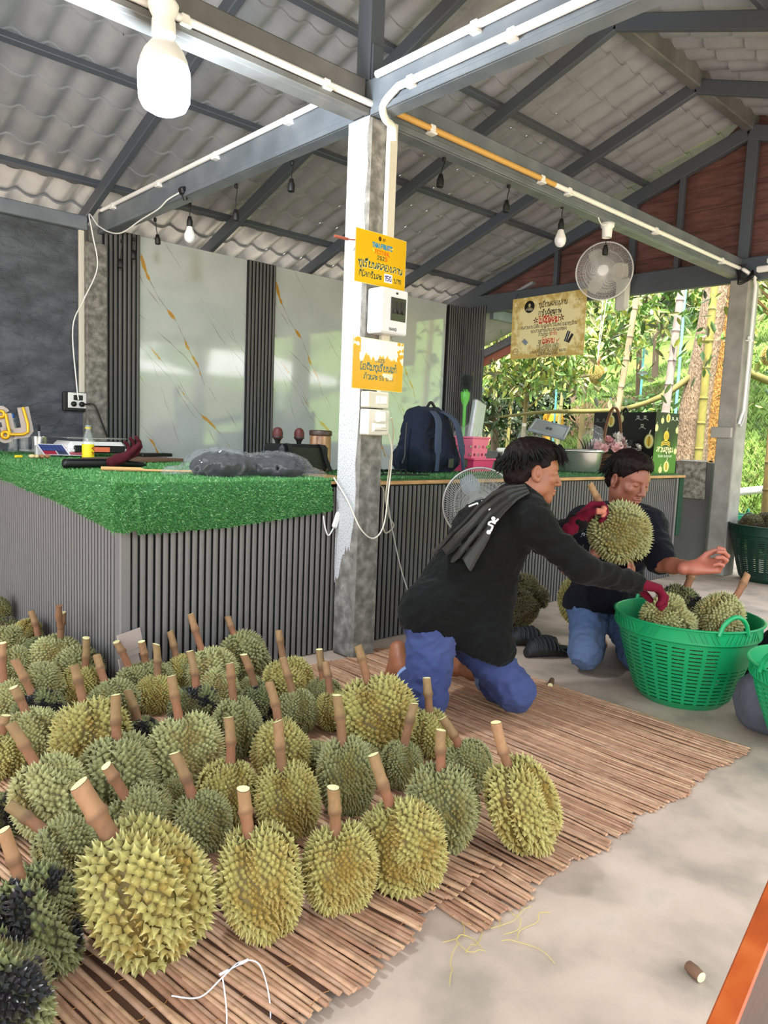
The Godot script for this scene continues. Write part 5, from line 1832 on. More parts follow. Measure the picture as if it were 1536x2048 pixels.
# ---------------------------------------------------------------- slotted plastic fruit tubs
func tub_mesh(rt: float, rb: float, h: float, slots := true, plain_from := 9, plain_to := 16) -> MB:
	var b := MB.new()
	var cols := 26
	var seg := cols * 4
	var lv := []       # [height, slotted from this level up]
	lv.append([0.0, false])
	var y := 0.035
	while y < h * 0.76:
		lv.append([y, true])
		lv.append([y + 0.006, false])
		y += 0.0182
	lv.append([h * 0.80, false])
	lv.append([h * 0.835, false])
	var R := func(yy: float) -> float:
		var s := clampf(yy / (h * 0.83), 0, 1)
		var r := lerpf(rb, rt * 0.945, 1.0 - pow(1.0 - s, 1.25))
		if s < 0.06: r -= 0.02 * (1.0 - s / 0.06)
		return r
	var P := func(yy: float, k: int, rr: float) -> Vector3:
		var a := -TAU * k / seg
		return Vector3(cos(a) * rr, yy, sin(a) * rr)
	for i in lv.size() - 1:
		var y0: float = lv[i][0]
		var y1: float = lv[i + 1][0]
		var r0: float = R.call(y0)
		var r1: float = R.call(y1)
		for k in seg:
			var col := k / 4
			var hole: bool = slots and lv[i][1] and k % 4 != 3 and not (col >= plain_from and col < plain_to and y0 > h * 0.50)
			if hole: continue
			b.quad(P.call(y0, k, r0), P.call(y0, k + 1, r0), P.call(y1, k + 1, r1), P.call(y1, k, r1))
			b.quad(P.call(y1, k, r1 - 0.006), P.call(y1, k + 1, r1 - 0.006), P.call(y0, k + 1, r0 - 0.006), P.call(y0, k, r0 - 0.006))
			if slots and lv[i + 1][1]: b.quad(P.call(y1, k, r1), P.call(y1, k + 1, r1), P.call(y1, k + 1, r1 - 0.006), P.call(y1, k, r1 - 0.006))
			if slots and i > 0 and lv[i - 1][1]: b.quad(P.call(y0, k, r0 - 0.006), P.call(y0, k + 1, r0 - 0.006), P.call(y0, k + 1, r0), P.call(y0, k, r0))
	# foot and floor, band under the rim, rolled rim
	b.lathe([Vector2(0.001, 0.004), Vector2(rb - 0.02, 0.0), Vector2(rb - 0.018, 0.006)], 40)
	b.lathe([Vector2(rb - 0.02, 0.012), Vector2(0.001, 0.012)], 40)
	var rr: float = R.call(h * 0.83)
	b.lathe([Vector2(rr - 0.004, h * 0.815), Vector2(rr + 0.012, h * 0.82), Vector2(rr + 0.014, h * 0.835), Vector2(rt - 0.006, h * 0.975), Vector2(rt + 0.006, h * 0.98), Vector2(rt + 0.008, h * 0.992), Vector2(rt, h), Vector2(rt - 0.008, h * 0.992), Vector2(rr + 0.002, h * 0.83), Vector2(rr - 0.008, h * 0.815)], 64)
	# slanted ribs on the band
	for k in 44:
		var a := TAU * k / 44.0
		if k % 11 > 7: continue
		var up := k % 2 == 0
		for q in 3:
			var a0 := a + 0.03 * q
			var p0 := Vector3(cos(a0) * (rr + 0.018), h * 0.855, sin(a0) * (rr + 0.018))
			var a1 := a0 + (0.07 if (k / 4) % 2 == 0 else -0.07)
			var p1 := Vector3(cos(a1) * (rt - 0.004), h * 0.955, sin(a1) * (rt - 0.004))
			if q % 2 == 0: b.tube([p0, p1], 0.0022, 4, false)
	return b

func tub_handle(rt: float, h: float, a: float) -> MB:
	var b := MB.new()
	var pts := []
	for k in 11:
		var s := k / 10.0
		var aa := a + lerpf(-0.22, 0.22, s)
		pts.append(Vector3(cos(aa) * (rt + 0.004), h - 0.02 + 0.085 * pow(sin(PI * s), 0.55), sin(aa) * (rt + 0.004)))
	b.tube(pts, 0.010, 8, true)
	return b

func tub(label: String, c: Vector3, rt: float, rb: float, h: float, m: Material, a0: float, plain := true) -> Node3D:
	var o := thing("fruit_basket", label, "basket", Transform3D(Basis(), c))
	part("shell", tub_mesh(rt, rb, h, true, 17 if plain else 99, 23 if plain else 99), m, o)
	part("handle", tub_handle(rt, h, a0), m, o)
	part("handle", tub_handle(rt, h, a0 + PI), m, o)
	return o

func build_baskets() -> void:
	var green := mat(Color(0.05, 0.55, 0.33), 0.38)
	var dark := mat(Color(0.02, 0.20, 0.15), 0.4)
	tub("bright green slotted plastic tub holding three durians, between the two kneeling men", Vector3(3.40, 0.001, -1.50), 0.330, 0.205, 0.41, green, 2.1)
	durian("durian at the left in the green tub, under the gloved hand", Vector3(3.27, 0.39, -1.54), 0.132, 1.1, Vector3(-0.55, 0.5, 0.45), 0.0, "p", 1, 0.3, "durians in the green tub")
	durian("dark durian at the back of the green tub with a curved pointed stalk", Vector3(3.51, 0.395, -1.60), 0.118, 1.1, Vector3(0.30, 0.93, 0.18), 0.11, "d", 5, 1.0, "durians in the green tub", 0.018)
	durian("durian at the right in the green tub with a round pale-cut stalk", Vector3(3.52, 0.385, -1.40), 0.125, 1.1, Vector3(0.50, 0.80, 0.30), 0.12, "p", 2, 2.0, "durians in the green tub", 0.016)
	durian("durian lying low in the green tub, below the others", Vector3(3.35, 0.21, -1.42), 0.125, 1.1, Vector3(0.5, 0.3, 0.8), 0.0, "g", 4, 2.0, "durians in the green tub")
	durian("second durian lying low in the green tub, below the others", Vector3(3.50, 0.20, -1.58), 0.12, 1.1, Vector3(-0.5, 0.3, 0.8), 0.0, "g", 3, 2.0, "durians in the green tub")
	# held up by the stalk
	durian("deeply grooved durian held up by its stalk in the nearer man's gloved hand", Vector3(3.155, 0.770, -1.745), 0.160, 1.0, Vector3(-0.36, 0.80, -0.44), 0.12, "g", 6, 0.15, "", 0.015, "durian", true)
	tub("dark green plastic tub of small dark durians beyond the far post", Vector3(7.12, 0.001, -2.43), 0.36, 0.24, 0.52, dark, 2.2, false)
	for q in [[-0.14, 0.50, 0.10, 0.13, "dark-spined durian heaped in the dark green tub, nearest the pale post"], [0.12, 0.49, 0.12, 0.12, "dark durian at the front right of the dark green tub"], [0.15, 0.50, -0.12, 0.12, "dark durian at the back right of the dark green tub"], [-0.10, 0.49, -0.15, 0.12, "dark durian at the back left of the dark green tub"], [0.0, 0.36, 0.0, 0.13, "dark durian buried under the others in the dark green tub"]]:
		durian(q[4], Vector3(7.12 + q[0], q[1], -2.43 + q[2]), q[3], 1.0, Vector3(q[0], 0.5, q[2] + 0.3), 0.0, "b", 2, q[0] * 9.0, "dark durians in the dark green tub")
	tub("bright green slotted tub cut off by the right edge, in front of the dark knee", Vector3(3.20, 0.001, -0.79), 0.33, 0.205, 0.37, green, 3.6, false)
	var pale := mat(Color(0.10, 0.55, 0.42), 0.4)
	tub("small green crate glimpsed outside beside the far post", Vector3(9.2, -0.05, -3.75), 0.30, 0.24, 0.45, pale, 1.0, false)
	# rounded grey sack by the right tub
	var b := MB.new()
	var f := Field.new(Vector3(2.98, -0.05, -1.32), Vector3(3.6, 0.5, -0.75), 0.014)
	f.ell(Vector3(3.30, 0.12, -1.08), Vector3(0.12, 0.135, 0.13), Basis(), 0.05)
	f.ell(Vector3(3.36, 0.07, -1.05), Vector3(0.14, 0.09, 0.14), Basis(), 0.05)
	f.clip(Vector3(3.3, 0.004, -1), Vector3.DOWN)
	f.into(b, lin(0.33, 0.33, 0.36), [], [wrinkles(61), 0.01, Vector3(9, 9, 9)])
	one("sack", b, M.cloth, "rounded dark grey cloth sack on the concrete at the right edge", "sack")

# ---------------------------------------------------------------- things on the far counter
func grille(b: MB, c: Vector3, bs: Basis, R: float, depth: float, wires: int, wr: float) -> void:
	for side in [-1.0, 1.0]:
		for k in wires:
			var a := TAU * k / wires
			var pts := []
			for i in 6:
				var s := i / 5.0
				var rr := lerpf(R * 0.20, R, s)
				var aa: float = a + (1.0 - s) * 0.35 * side
				pts.append(c + bs * Vector3(cos(aa) * rr, sin(aa) * rr, side * depth * (1.0 - s * s * 0.85)))
			b.tube(pts, wr, 3, false)
		for q in [0.42, 0.70]:
			var ring := []
			for k in 41:
				var a := TAU * k / 40.0
				ring.append(c + bs * Vector3(cos(a) * R * q, sin(a) * R * q, side * depth * (1.0 - q * q * 0.7)))
			b.tube(ring, wr * 1.1, 3, false)
	var rim := []
	for k in 49:
		var a := TAU * k / 48.0
		rim.append(c + bs * Vector3(cos(a) * R, sin(a) * R, 0))
	b.tube(rim, R * 0.028, 6, false)

func blades(b: MB, c: Vector3, bs: Basis, R: float, n: int) -> void:
	for q in n:
		var rows := []
		for i in 6:
			var s := i / 5.0
			var row := PackedVector3Array()
			for k in 7:
				var t := k / 6.0
				var a: float = TAU * q / n + lerpf(-0.55, 0.50, t) * (0.45 + 0.55 * sin(PI * minf(1.0, s * 1.1)))
				var r := lerpf(R * 0.16, R * 0.86, s)
				row.append(c + bs * Vector3(cos(a) * r, sin(a) * r, (t - 0.5) * 0.05))
			rows.append(row)
		b.grid(rows)

func look_basis(d: Vector3) -> Basis:   # z along d, y up
	var z := d.normalized()
	var x := Vector3.UP.cross(z).normalized()
	return Basis(x, z.cross(x), z)

func build_back_counter_things() -> void:
	var Y := 0.945
	# backpack
	var b := MB.new()
	var c := Vector3(3.68, Y, -3.52)
	var X := Vector3(1, 0, 0)
	var f := Field.new(c - Vector3(0.42, 0.03, 0.30), c + Vector3(0.45, 0.55, 0.30), 0.0115)
	for x in [-0.155, -0.05, 0.065, 0.165]:
		f.cone(c + Vector3(x, 0.10, 0.0), c + Vector3(x * 0.62 - 0.02, 0.36, -0.02), 0.105, 0.085, 0.05)
	f.cone(c + Vector3(-0.175, 0.10, 0.03), c + Vector3(-0.14, 0.30, 0.0), 0.09, 0.07, 0.04)
	f.cone(c + Vector3(-0.14, 0.09, -0.09), c + Vector3(0.14, 0.09, -0.09), 0.09, 0.09, 0.05)
	f.clip(c + Vector3(0, 0.0, 0), Vector3.DOWN)
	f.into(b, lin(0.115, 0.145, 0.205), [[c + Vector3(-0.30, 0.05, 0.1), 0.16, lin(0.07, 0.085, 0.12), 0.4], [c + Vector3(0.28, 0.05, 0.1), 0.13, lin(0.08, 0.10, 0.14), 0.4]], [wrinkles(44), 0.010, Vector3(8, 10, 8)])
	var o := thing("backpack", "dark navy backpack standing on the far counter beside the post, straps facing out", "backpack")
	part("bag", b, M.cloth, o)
	b = MB.new()
	b.col = lin(0.23, 0.27, 0.35)
	for s in [-1.0, 1.0]:
		var rows := []
		var mid := curve([c + Vector3(0.01 + s * 0.05, 0.425, 0.05), c + Vector3(0.03 + s * 0.085, 0.36, 0.125), c + Vector3(0.04 + s * 0.115, 0.22, 0.150), c + Vector3(0.06 + s * 0.125, 0.11, 0.145), c + Vector3(0.09 + s * 0.14, 0.02, 0.125)], 5)
		for i in mid.size():
			var w := 0.033 if i < mid.size() * 0.65 else 0.016
			var row := PackedVector3Array()
			for k in 8:
				var a := -TAU * k / 8.0
				row.append(mid[i] + Vector3(cos(a) * w, 0, -sin(a) * 0.011 + 0.004))
			rows.append(row)
		b.grid(rows, true, true)
	part("strap", b, M.cloth, o, Transform3D(), "padded shoulder straps")
	b = MB.new()
	b.tube(curve([c + Vector3(-0.04, 0.44, 0.0), c + Vector3(0.0, 0.485, 0.0), c + Vector3(0.05, 0.44, 0.0)], 6), 0.010, 6, true)
	part("grab_handle", b, M.blackcloth, o)
	b = MB.new()
	b.box(c + Vector3(0.065, 0.075, 0.152), Vector3(0.05, 0.07, 0.012), 0.004)
	b.box(c + Vector3(0.235, 0.075, 0.135), Vector3(0.04, 0.06, 0.012), 0.004)
	part("buckle", b, M.black, o)
	b = MB.new()
	b.tube(curve([c + Vector3(-0.285, 0.34, 0.06), c + Vector3(-0.30, 0.20, 0.07), c + Vector3(-0.31, 0.12, 0.08), c + Vector3(-0.33, 0.07, 0.08)], 4), 0.006, 5, true)
	part("zip_cord", b, M.black, o)
	# pink plastic baskets
	for q in [[4.30, 0.0, 0.25, 0.13, Color(0.90, 0.45, 0.58), "upright pale pink slotted basket standing in a brighter pink tray", 0.11], [4.30, 0.0, 0.10, 0.165, Color(0.88, 0.28, 0.48), "bright pink plastic tray on the far counter behind the backpack", 0.15]]:
		b = MB.new()
		var pm := mat(q[4], 0.4)
		var top := q[3] as float
		var ph := q[2] as float
		b.xf = at(q[0], Y + (0.012 if q[2] > 0.2 else 0.0), -3.72, 0.2)
		for s in [-1.0, 1.0]:
			for ax in 2:
				var d := Vector3(1, 0, 0) if ax == 0 else Vector3(0, 0, 1)
				var e := Vector3(0, 0, 1) if ax == 0 else Vector3(1, 0, 0)
				var lvls := [0.0, 0.25, 0.42, 0.50, 0.66, 0.74, 1.0]
				for li in 6:
					for k in 8:
						if (li == 2 or li == 4 or li == 1 and q[2] > 0.2) and k % 2 == 1 and q[2] > 0.2 and li != 1: continue
						var w0: float = lerpf(q[6], top, lvls[li])
						var w1: float = lerpf(q[6], top, lvls[li + 1])
						var k0 := k / 4.0 - 1.0
						var k1 := (k + 1) / 4.0 - 1.0
						var A: Vector3 = d * s * w0 + e * k0 * w0 + Vector3(0, ph * lvls[li], 0)
						var B: Vector3 = d * s * w0 + e * k1 * w0 + Vector3(0, ph * lvls[li], 0)
						var C: Vector3 = d * s * w1 + e * k1 * w1 + Vector3(0, ph * lvls[li + 1], 0)
						var D: Vector3 = d * s * w1 + e * k0 * w1 + Vector3(0, ph * lvls[li + 1], 0)
						b.quad(A, B, C, D)
						b.quad(D - d * s * 0.004, C - d * s * 0.004, B - d * s * 0.004, A - d * s * 0.004)
				b.box(d * s * (top + 0.004) + Vector3(0, ph - 0.006, 0), d * 0.018 + e * (top * 2.0 + 0.02) + Vector3(0, 0.014, 0), 0.004)
		b.box(Vector3(0, 0.004, 0), Vector3(q[6] * 2.0, 0.008, q[6] * 2.0), 0.002)
		one("plastic_basket", b, pm, q[5], "basket")
	# crumpled clear bag poking out of the pink basket
	b = MB.new()
	f = Field.new(Vector3(4.15, 1.15, -3.9), Vector3(4.45, 1.36, -3.55), 0.011)
	f.ell(Vector3(4.29, 1.20, -3.72), Vector3(0.09, 0.07, 0.08), Basis(), 0.03)
	f.ell(Vector3(4.33, 1.25, -3.72), Vector3(0.05, 0.05, 0.05), Basis(), 0.03)
	f.into(b, Color.WHITE, [], [wrinkles(71), 0.022, Vector3(16, 16, 16)])
	one("plastic_bag", b, M.film, "crumpled clear bag poking out of the pale pink basket", "plastic bag")
	# folded silver table panels leaning
	o = thing("folding_panels", "bundle of silver ribbed folding panels leaning on the fluted corner", "panel", Transform3D(Basis(Vector3.FORWARD, 0.16), Vector3(4.50, Y + 0.01, -3.80)))
	for k in 4:
		b = MB.new()
		b.box(Vector3(-0.10 + k * 0.055, 0.27, -0.02 * k), Vector3(0.045, 0.54, 0.05), 0.012)
		part("panel", b, mat(Color(0.66, 0.67, 0.69), 0.35, 0.4), o)
	# green bottle brush
	o = thing("bottle_brush", "green-handled brush with dark bristles standing before the fluted corner", "brush", at(4.40, Y, -3.84))
	b = MB.new()
	b.lathe([Vector2(0.012, 0.0), Vector2(0.014, 0.50), Vector2(0.035, 0.55), Vector2(0.038, 0.60), Vector2(0.02, 0.63)], 14)
	part("handle", b, mat(Color(0.30, 0.62, 0.22), 0.45), o)
	b = MB.new()
	b.col = lin(0.20, 0.22, 0.22)
	for k in 260:
		var a := rng.randf() * TAU
		var y := rng.randf_range(0.60, 0.74)
		var d := Vector3(cos(a), rng.randf_range(0.0, 0.5), sin(a))
		b.tube([Vector3(0, y - 0.02, 0), Vector3(0, y, 0) + d * 0.048], [0.003, 0.0015], 3, false)
	part("bristles", b, M.vc, o).set_meta("kind", "stuff")
	# white watering spray head / tap
	o = thing("spray_bottle", "white sprayer head and dark bottle by the low end wall", "spray bottle", at(4.72, Y, -3.72))
	b = MB.new()
	b.lathe([Vector2(0.035, 0.0), Vector2(0.04, 0.02), Vector2(0.038, 0.09), Vector2(0.014, 0.12), Vector2(0.014, 0.14)], 16)
	part("bottle", b, mat(Color(0.13, 0.12, 0.11), 0.4), o)
	b = MB.new()
	b.box(Vector3(0.02, 0.165, 0), Vector3(0.11, 0.035, 0.03), 0.01)
	b.box(Vector3(0.05, 0.13, 0), Vector3(0.015, 0.06, 0.02), 0.005)
	part("sprayer", b, M.white, o)
	# clear bottle
	o = thing("water_bottle", "tall clear plastic bottle with pale cap left of the tilted storage box", "bottle", at(5.02, Y, -3.72))
	b = MB.new()
	b.lathe([Vector2(0.001, 0.002), Vector2(0.048, 0.0), Vector2(0.054, 0.02), Vector2(0.052, 0.12), Vector2(0.054, 0.22), Vector2(0.046, 0.28), Vector2(0.018, 0.345), Vector2(0.016, 0.37)], 20)
	part("bottle", b, M.glass, o)
	b = MB.new()
	b.lathe([Vector2(0.019, 0.365), Vector2(0.019, 0.39), Vector2(0.001, 0.392)], 16)
	part("cap", b, M.cream, o)
	# tilted storage box with a grey lid, propped in the pot
	var tb := Basis(Vector3(0.80, 0.30, -0.52).normalized(), 0.0)
	var e1 := Vector3(0.86, 0.24, -0.45).normalized()
	var nrm := (Vector3(-0.55, 0.66, 0.50) - e1 * Vector3(-0.55, 0.66, 0.50).dot(e1)).normalized()
	tb = Basis(e1, nrm, e1.cross(nrm))
	o = thing("storage_box", "clear storage box with a grey label-marked lid, tipped behind the steel pot", "box", Transform3D(tb, Vector3(5.24, 1.29, -3.62)))
	b = MB.new()
	b.box(Vector3(0, -0.10, 0), Vector3(0.36, 0.19, 0.26), 0.03)
	part("tub", b, M.film, o)
	b = MB.new()
	for s in [-1.0, 1.0]:
		b.box(Vector3(s * 0.195, 0.01, 0), Vector3(0.022, 0.028, 0.31), 0.008)
		b.box(Vector3(0, 0.01, s * 0.145), Vector3(0.40, 0.028, 0.022), 0.008)
	b.box(Vector3(0, 0.012, 0), Vector3(0.38, 0.008, 0.28), 0.002)
	part("lid", b, mat(Color(0.50, 0.53, 0.55), 0.4), o)
	b = MB.new()
	b.box(Vector3(-0.02, 0.018, 0.012), Vector3(0.07, 0.003, 0.022))
	b.box(Vector3(-0.02, 0.018, -0.016), Vector3(0.07, 0.003, 0.022))
	part("label", b, M.black, o)
	# aluminium pot
	o = thing("cooking_pot", "shiny aluminium pot with a rolled rim behind the two men's heads", "pot", at(5.42, Y, -3.46))
	b = MB.new()
	b.xf = Transform3D(Basis().scaled(Vector3(0.93, 0.95, 0.93)), Vector3.ZERO)
	b.lathe([Vector2(0.001, 0.003), Vector2(0.19, 0.0), Vector2(0.215, 0.015), Vector2(0.238, 0.175), Vector2(0.254, 0.185), Vector2(0.254, 0.20), Vector2(0.236, 0.205), Vector2(0.228, 0.19), Vector2(0.205, 0.02), Vector2(0.001, 0.012)], 40)
	part("bowl", b, M.steel, o)
	# dried stalks and film in the pot
	b = MB.new()
	b.col = lin(0.20, 0.10, 0.09)
	for k in 5:
		var x := 0.05 + k * 0.035
		b.tube(curve([Vector3(x - 0.05, 0.10, 0), Vector3(x, 0.20, 0.02), Vector3(x + 0.03 * (k - 2), 0.29, 0.0)], 4), [0.010, 0.010, 0.009, 0.008, 0.007, 0.006, 0.005, 0.003, 0.001], 5, true)
	one("dried_chillies", b, M.vc, "dark curled dried pods poking out of the aluminium pot", "dried pods", at(5.45, Y, -3.46))
	b = MB.new()
	f = Field.new(Vector3(5.45, 1.05, -3.65), Vector3(5.85, 1.40, -3.30), 0.011)
	f.ell(Vector3(5.66, 1.18, -3.46), Vector3(0.10, 0.12, 0.09), Basis(), 0.03)
	f.ell(Vector3(5.72, 1.28, -3.46), Vector3(0.05, 0.06, 0.05), Basis(), 0.03)
	f.into(b, Color.WHITE, [], [wrinkles(73), 0.02, Vector3(14, 14, 14)])
	one("plastic_wrap", b, M.film, "clump of clear plastic wrap between the pot and the flowers", "plastic wrap")
	flower_basket(Vector3(5.93, Y, -3.42))
	gift_box()
	# film cloth over the low wall
	b = MB.new()
	var rows := []
	for i in 14:
		var row := PackedVector3Array()
		for k in 13:
			var t := k / 12.0
			var z := lerpf(-3.34, -3.045, t)
			var s := i / 13.0
			var p: Vector3
			var w := 0.012 * sin(t * 13.0 + s * 3.0) + 0.006 * sin(t * 31.0)
			if s < 0.3: p = Vector3(7.24 - s / 0.3 * 0.21, 1.062 + 0.012 * sin(t * 17.0 + s * 20.0) * (1.0 if s < 0.28 else 0.3), z)
			else: p = Vector3(7.03 - absf(w) * (s - 0.3) - 0.004, 1.06 - (s - 0.3) / 0.7 * 0.36, z + 0.02 * (s - 0.3))
			row.append(p)
		rows.append(row)
	b.grid(rows, false, false)
	var flm := tri_mat(noise_tex(0.03, [[0.0, Color(0.40, 0.38, 0.34)], [0.45, Color(0.62, 0.60, 0.55)], [1.0, Color(0.78, 0.77, 0.73)]], 201, 3, 256), Vector3(2.0, 2.0, 2.0), 0.25)
	one("patterned_sheet", b, flm, "patterned grey plastic sheet hung over the low end wall", "sheet")
	# standing fan behind the nearer man
	o = thing("standing_fan", "grey standing fan between the nearer man and the far counter", "fan")
	var fc := Vector3(3.17, 0.83, -2.62)
	var fb := look_basis(Vector3(-0.72, 0.05, 0.69))
	var grey := mat(Color(0.62, 0.64, 0.64), 0.4)
	b = MB.new()
	grille(b, fc, fb, 0.205, 0.065, 96, 0.0013)
	part("grille", b, mat(Color(0.62, 0.62, 0.60), 0.4, 0.3), o)
	b = MB.new()
	blades(b, fc, fb, 0.205, 3)
	part("blades", b, mat(Color(0.45, 0.48, 0.50), 0.3), o)
	b = MB.new()
	b.xf = Transform3D(fb * Basis(Vector3.RIGHT, PI / 2), fc)
	b.lathe([Vector2(0.001, -0.18), Vector2(0.05, -0.17), Vector2(0.06, -0.08), Vector2(0.04, 0.0), Vector2(0.03, 0.07), Vector2(0.001, 0.075)], 20)
	part("motor", b, grey, o)
	b = MB.new()
	b.tube([Vector3(3.33, 0.05, -2.68), Vector3(3.29, 0.80, -2.71), fc - fb.z * 0.12], [0.014, 0.013, 0.013], 10)
	part("pole", b, grey, o)
	b = MB.new()
	b.xf = at(3.45, 0, -2.66)
	b.lathe([Vector2(0.001, 0.0), Vector2(0.165, 0.0), Vector2(0.165, 0.012), Vector2(0.13, 0.035), Vector2(0.05, 0.055), Vector2(0.02, 0.09), Vector2(0.001, 0.09)], 32)
	part("base", b, mat(Color(0.60, 0.66, 0.66), 0.35), o)

func flower_basket(c: Vector3) -> void:
	var o := thing("flower_basket", "woven brown basket with a tall hoop handle holding pale pink flowers", "basket", Transform3D(Basis(), c))
	var b := MB.new()
	# woven wall: horizontal strands that weave round upright stakes
	for i in 11:
		var pts := []
		var y := 0.01 + i * 0.0145
		for k in 73:
			var a := TAU * k / 72.0
			var w := 0.004 * cos(12.0 * a + PI * i)
			pts.append(Vector3(cos(a) * (0.155 + i * 0.003 + w), y, sin(a) * (0.115 + i * 0.003 + w)))
		b.tube(pts, 0.0072, 5, false)
	part("woven_wall", b, mat(Color(0.36, 0.25, 0.15), 0.7), o)
	b = MB.new()
	for s in 2:
		var pts := []
		for k in 17:
			var a := PI * k / 16.0
			pts.append(Vector3(0.0 + cos(a) * 0.155, 0.14 + sin(a) * 0.43, (s - 0.5) * 0.014))
		b.tube(pts, 0.0085, 6, true)
	part("hoop_handle", b, mat(Color(0.42, 0.30, 0.20), 0.65), o)
	# flowers
	var m := vmat(0.8)
	for k in 34:
		var a := rng.randf() * TAU
		var rr := sqrt(rng.randf()) * 0.25
		var p := Vector3(cos(a) * rr * 1.15 + 0.02, 0.20 + 0.09 * (1.0 - rr / 0.23) + rng.randf_range(-0.02, 0.04), sin(a) * rr * 0.75)
		var fb := MB.new()
		var pink := lin(0.92, 0.80, 0.78).lerp(lin(0.86, 0.62, 0.63), rng.randf())
		if rng.randf() < 0.35: pink = lin(0.88, 0.87, 0.84)
		var R := rng.randf_range(0.042, 0.060)
		var bs := basis_y(Vector3(p.x * 2.2, 0.5, p.z * 2.2 + 0.15), rng.randf() * TAU)
		for ring in 3:
			var n: int = [5, 6, 8][ring]
			for q in n:
				var aa := TAU * q / n + ring * 0.5
				var d := Vector3(cos(aa), 0, sin(aa))
				var up := [0.9, 0.6, 0.25][ring] as float
				var rad: float = R * [0.45, 0.75, 1.0][ring]
				var tip := bs * (d * rad + Vector3(0, R * up, 0)) + p
				var root := bs * (d * rad * 0.15) + p
				var sd := bs * (Vector3(-d.z, 0, d.x) * rad * 0.48)
				var mid := bs * (d * rad * 0.65 + Vector3(0, R * up * 0.35, 0)) + p
				fb.col = pink * [0.88, 0.96, 1.0][ring]
				fb.quad(root, mid - sd, tip, mid + sd)
				fb.quad(mid + sd, tip, mid - sd, root)
		part("flower", fb, m, o)
	b = MB.new()
	for k in 90:
		var a := rng.randf() * TAU
		var rr := rng.randf_range(0.05, 0.22)
		var p := Vector3(cos(a) * rr, 0.15 + rng.randf() * 0.08, sin(a) * rr * 0.75)
		var d := Vector3(cos(a), rng.randf_range(-0.3, 0.5), sin(a)).normalized() * 0.05
		var s := Vector3(-sin(a), 0, cos(a)) * 0.014
		b.col = lin(0.25, 0.36, 0.20) * rng.randf_range(0.7, 1.3)
		b.quad(p, p + d * 0.5 - s, p + d, p + d * 0.5 + s)
		b.quad(p + d * 0.5 + s, p + d, p + d * 0.5 - s, p)
	part("leaves", b, m, o).set_meta("kind", "stuff")

func durian_print(im: Image, c: Vector2, r: float, open: bool) -> void:
	ink_disc(im, c, r * 0.78, r, Color(0.55, 0.60, 0.30))
	ink_disc(im, c, r * 0.64, r * 0.88, Color(0.88, 0.86, 0.62))
	if open:
		ink_disc(im, c, r * 0.40, r * 0.66, Color(0.85, 0.72, 0.25))
		ink_line(im, c - Vector2(0, r * 0.6), c + Vector2(0, r * 0.6), r * 0.07, Color(0.45, 0.40, 0.15))
	ink_line(im, c - Vector2(0, r), c - Vector2(-r * 0.15, r * 1.4), r * 0.09, Color(0.85, 0.85, 0.7))

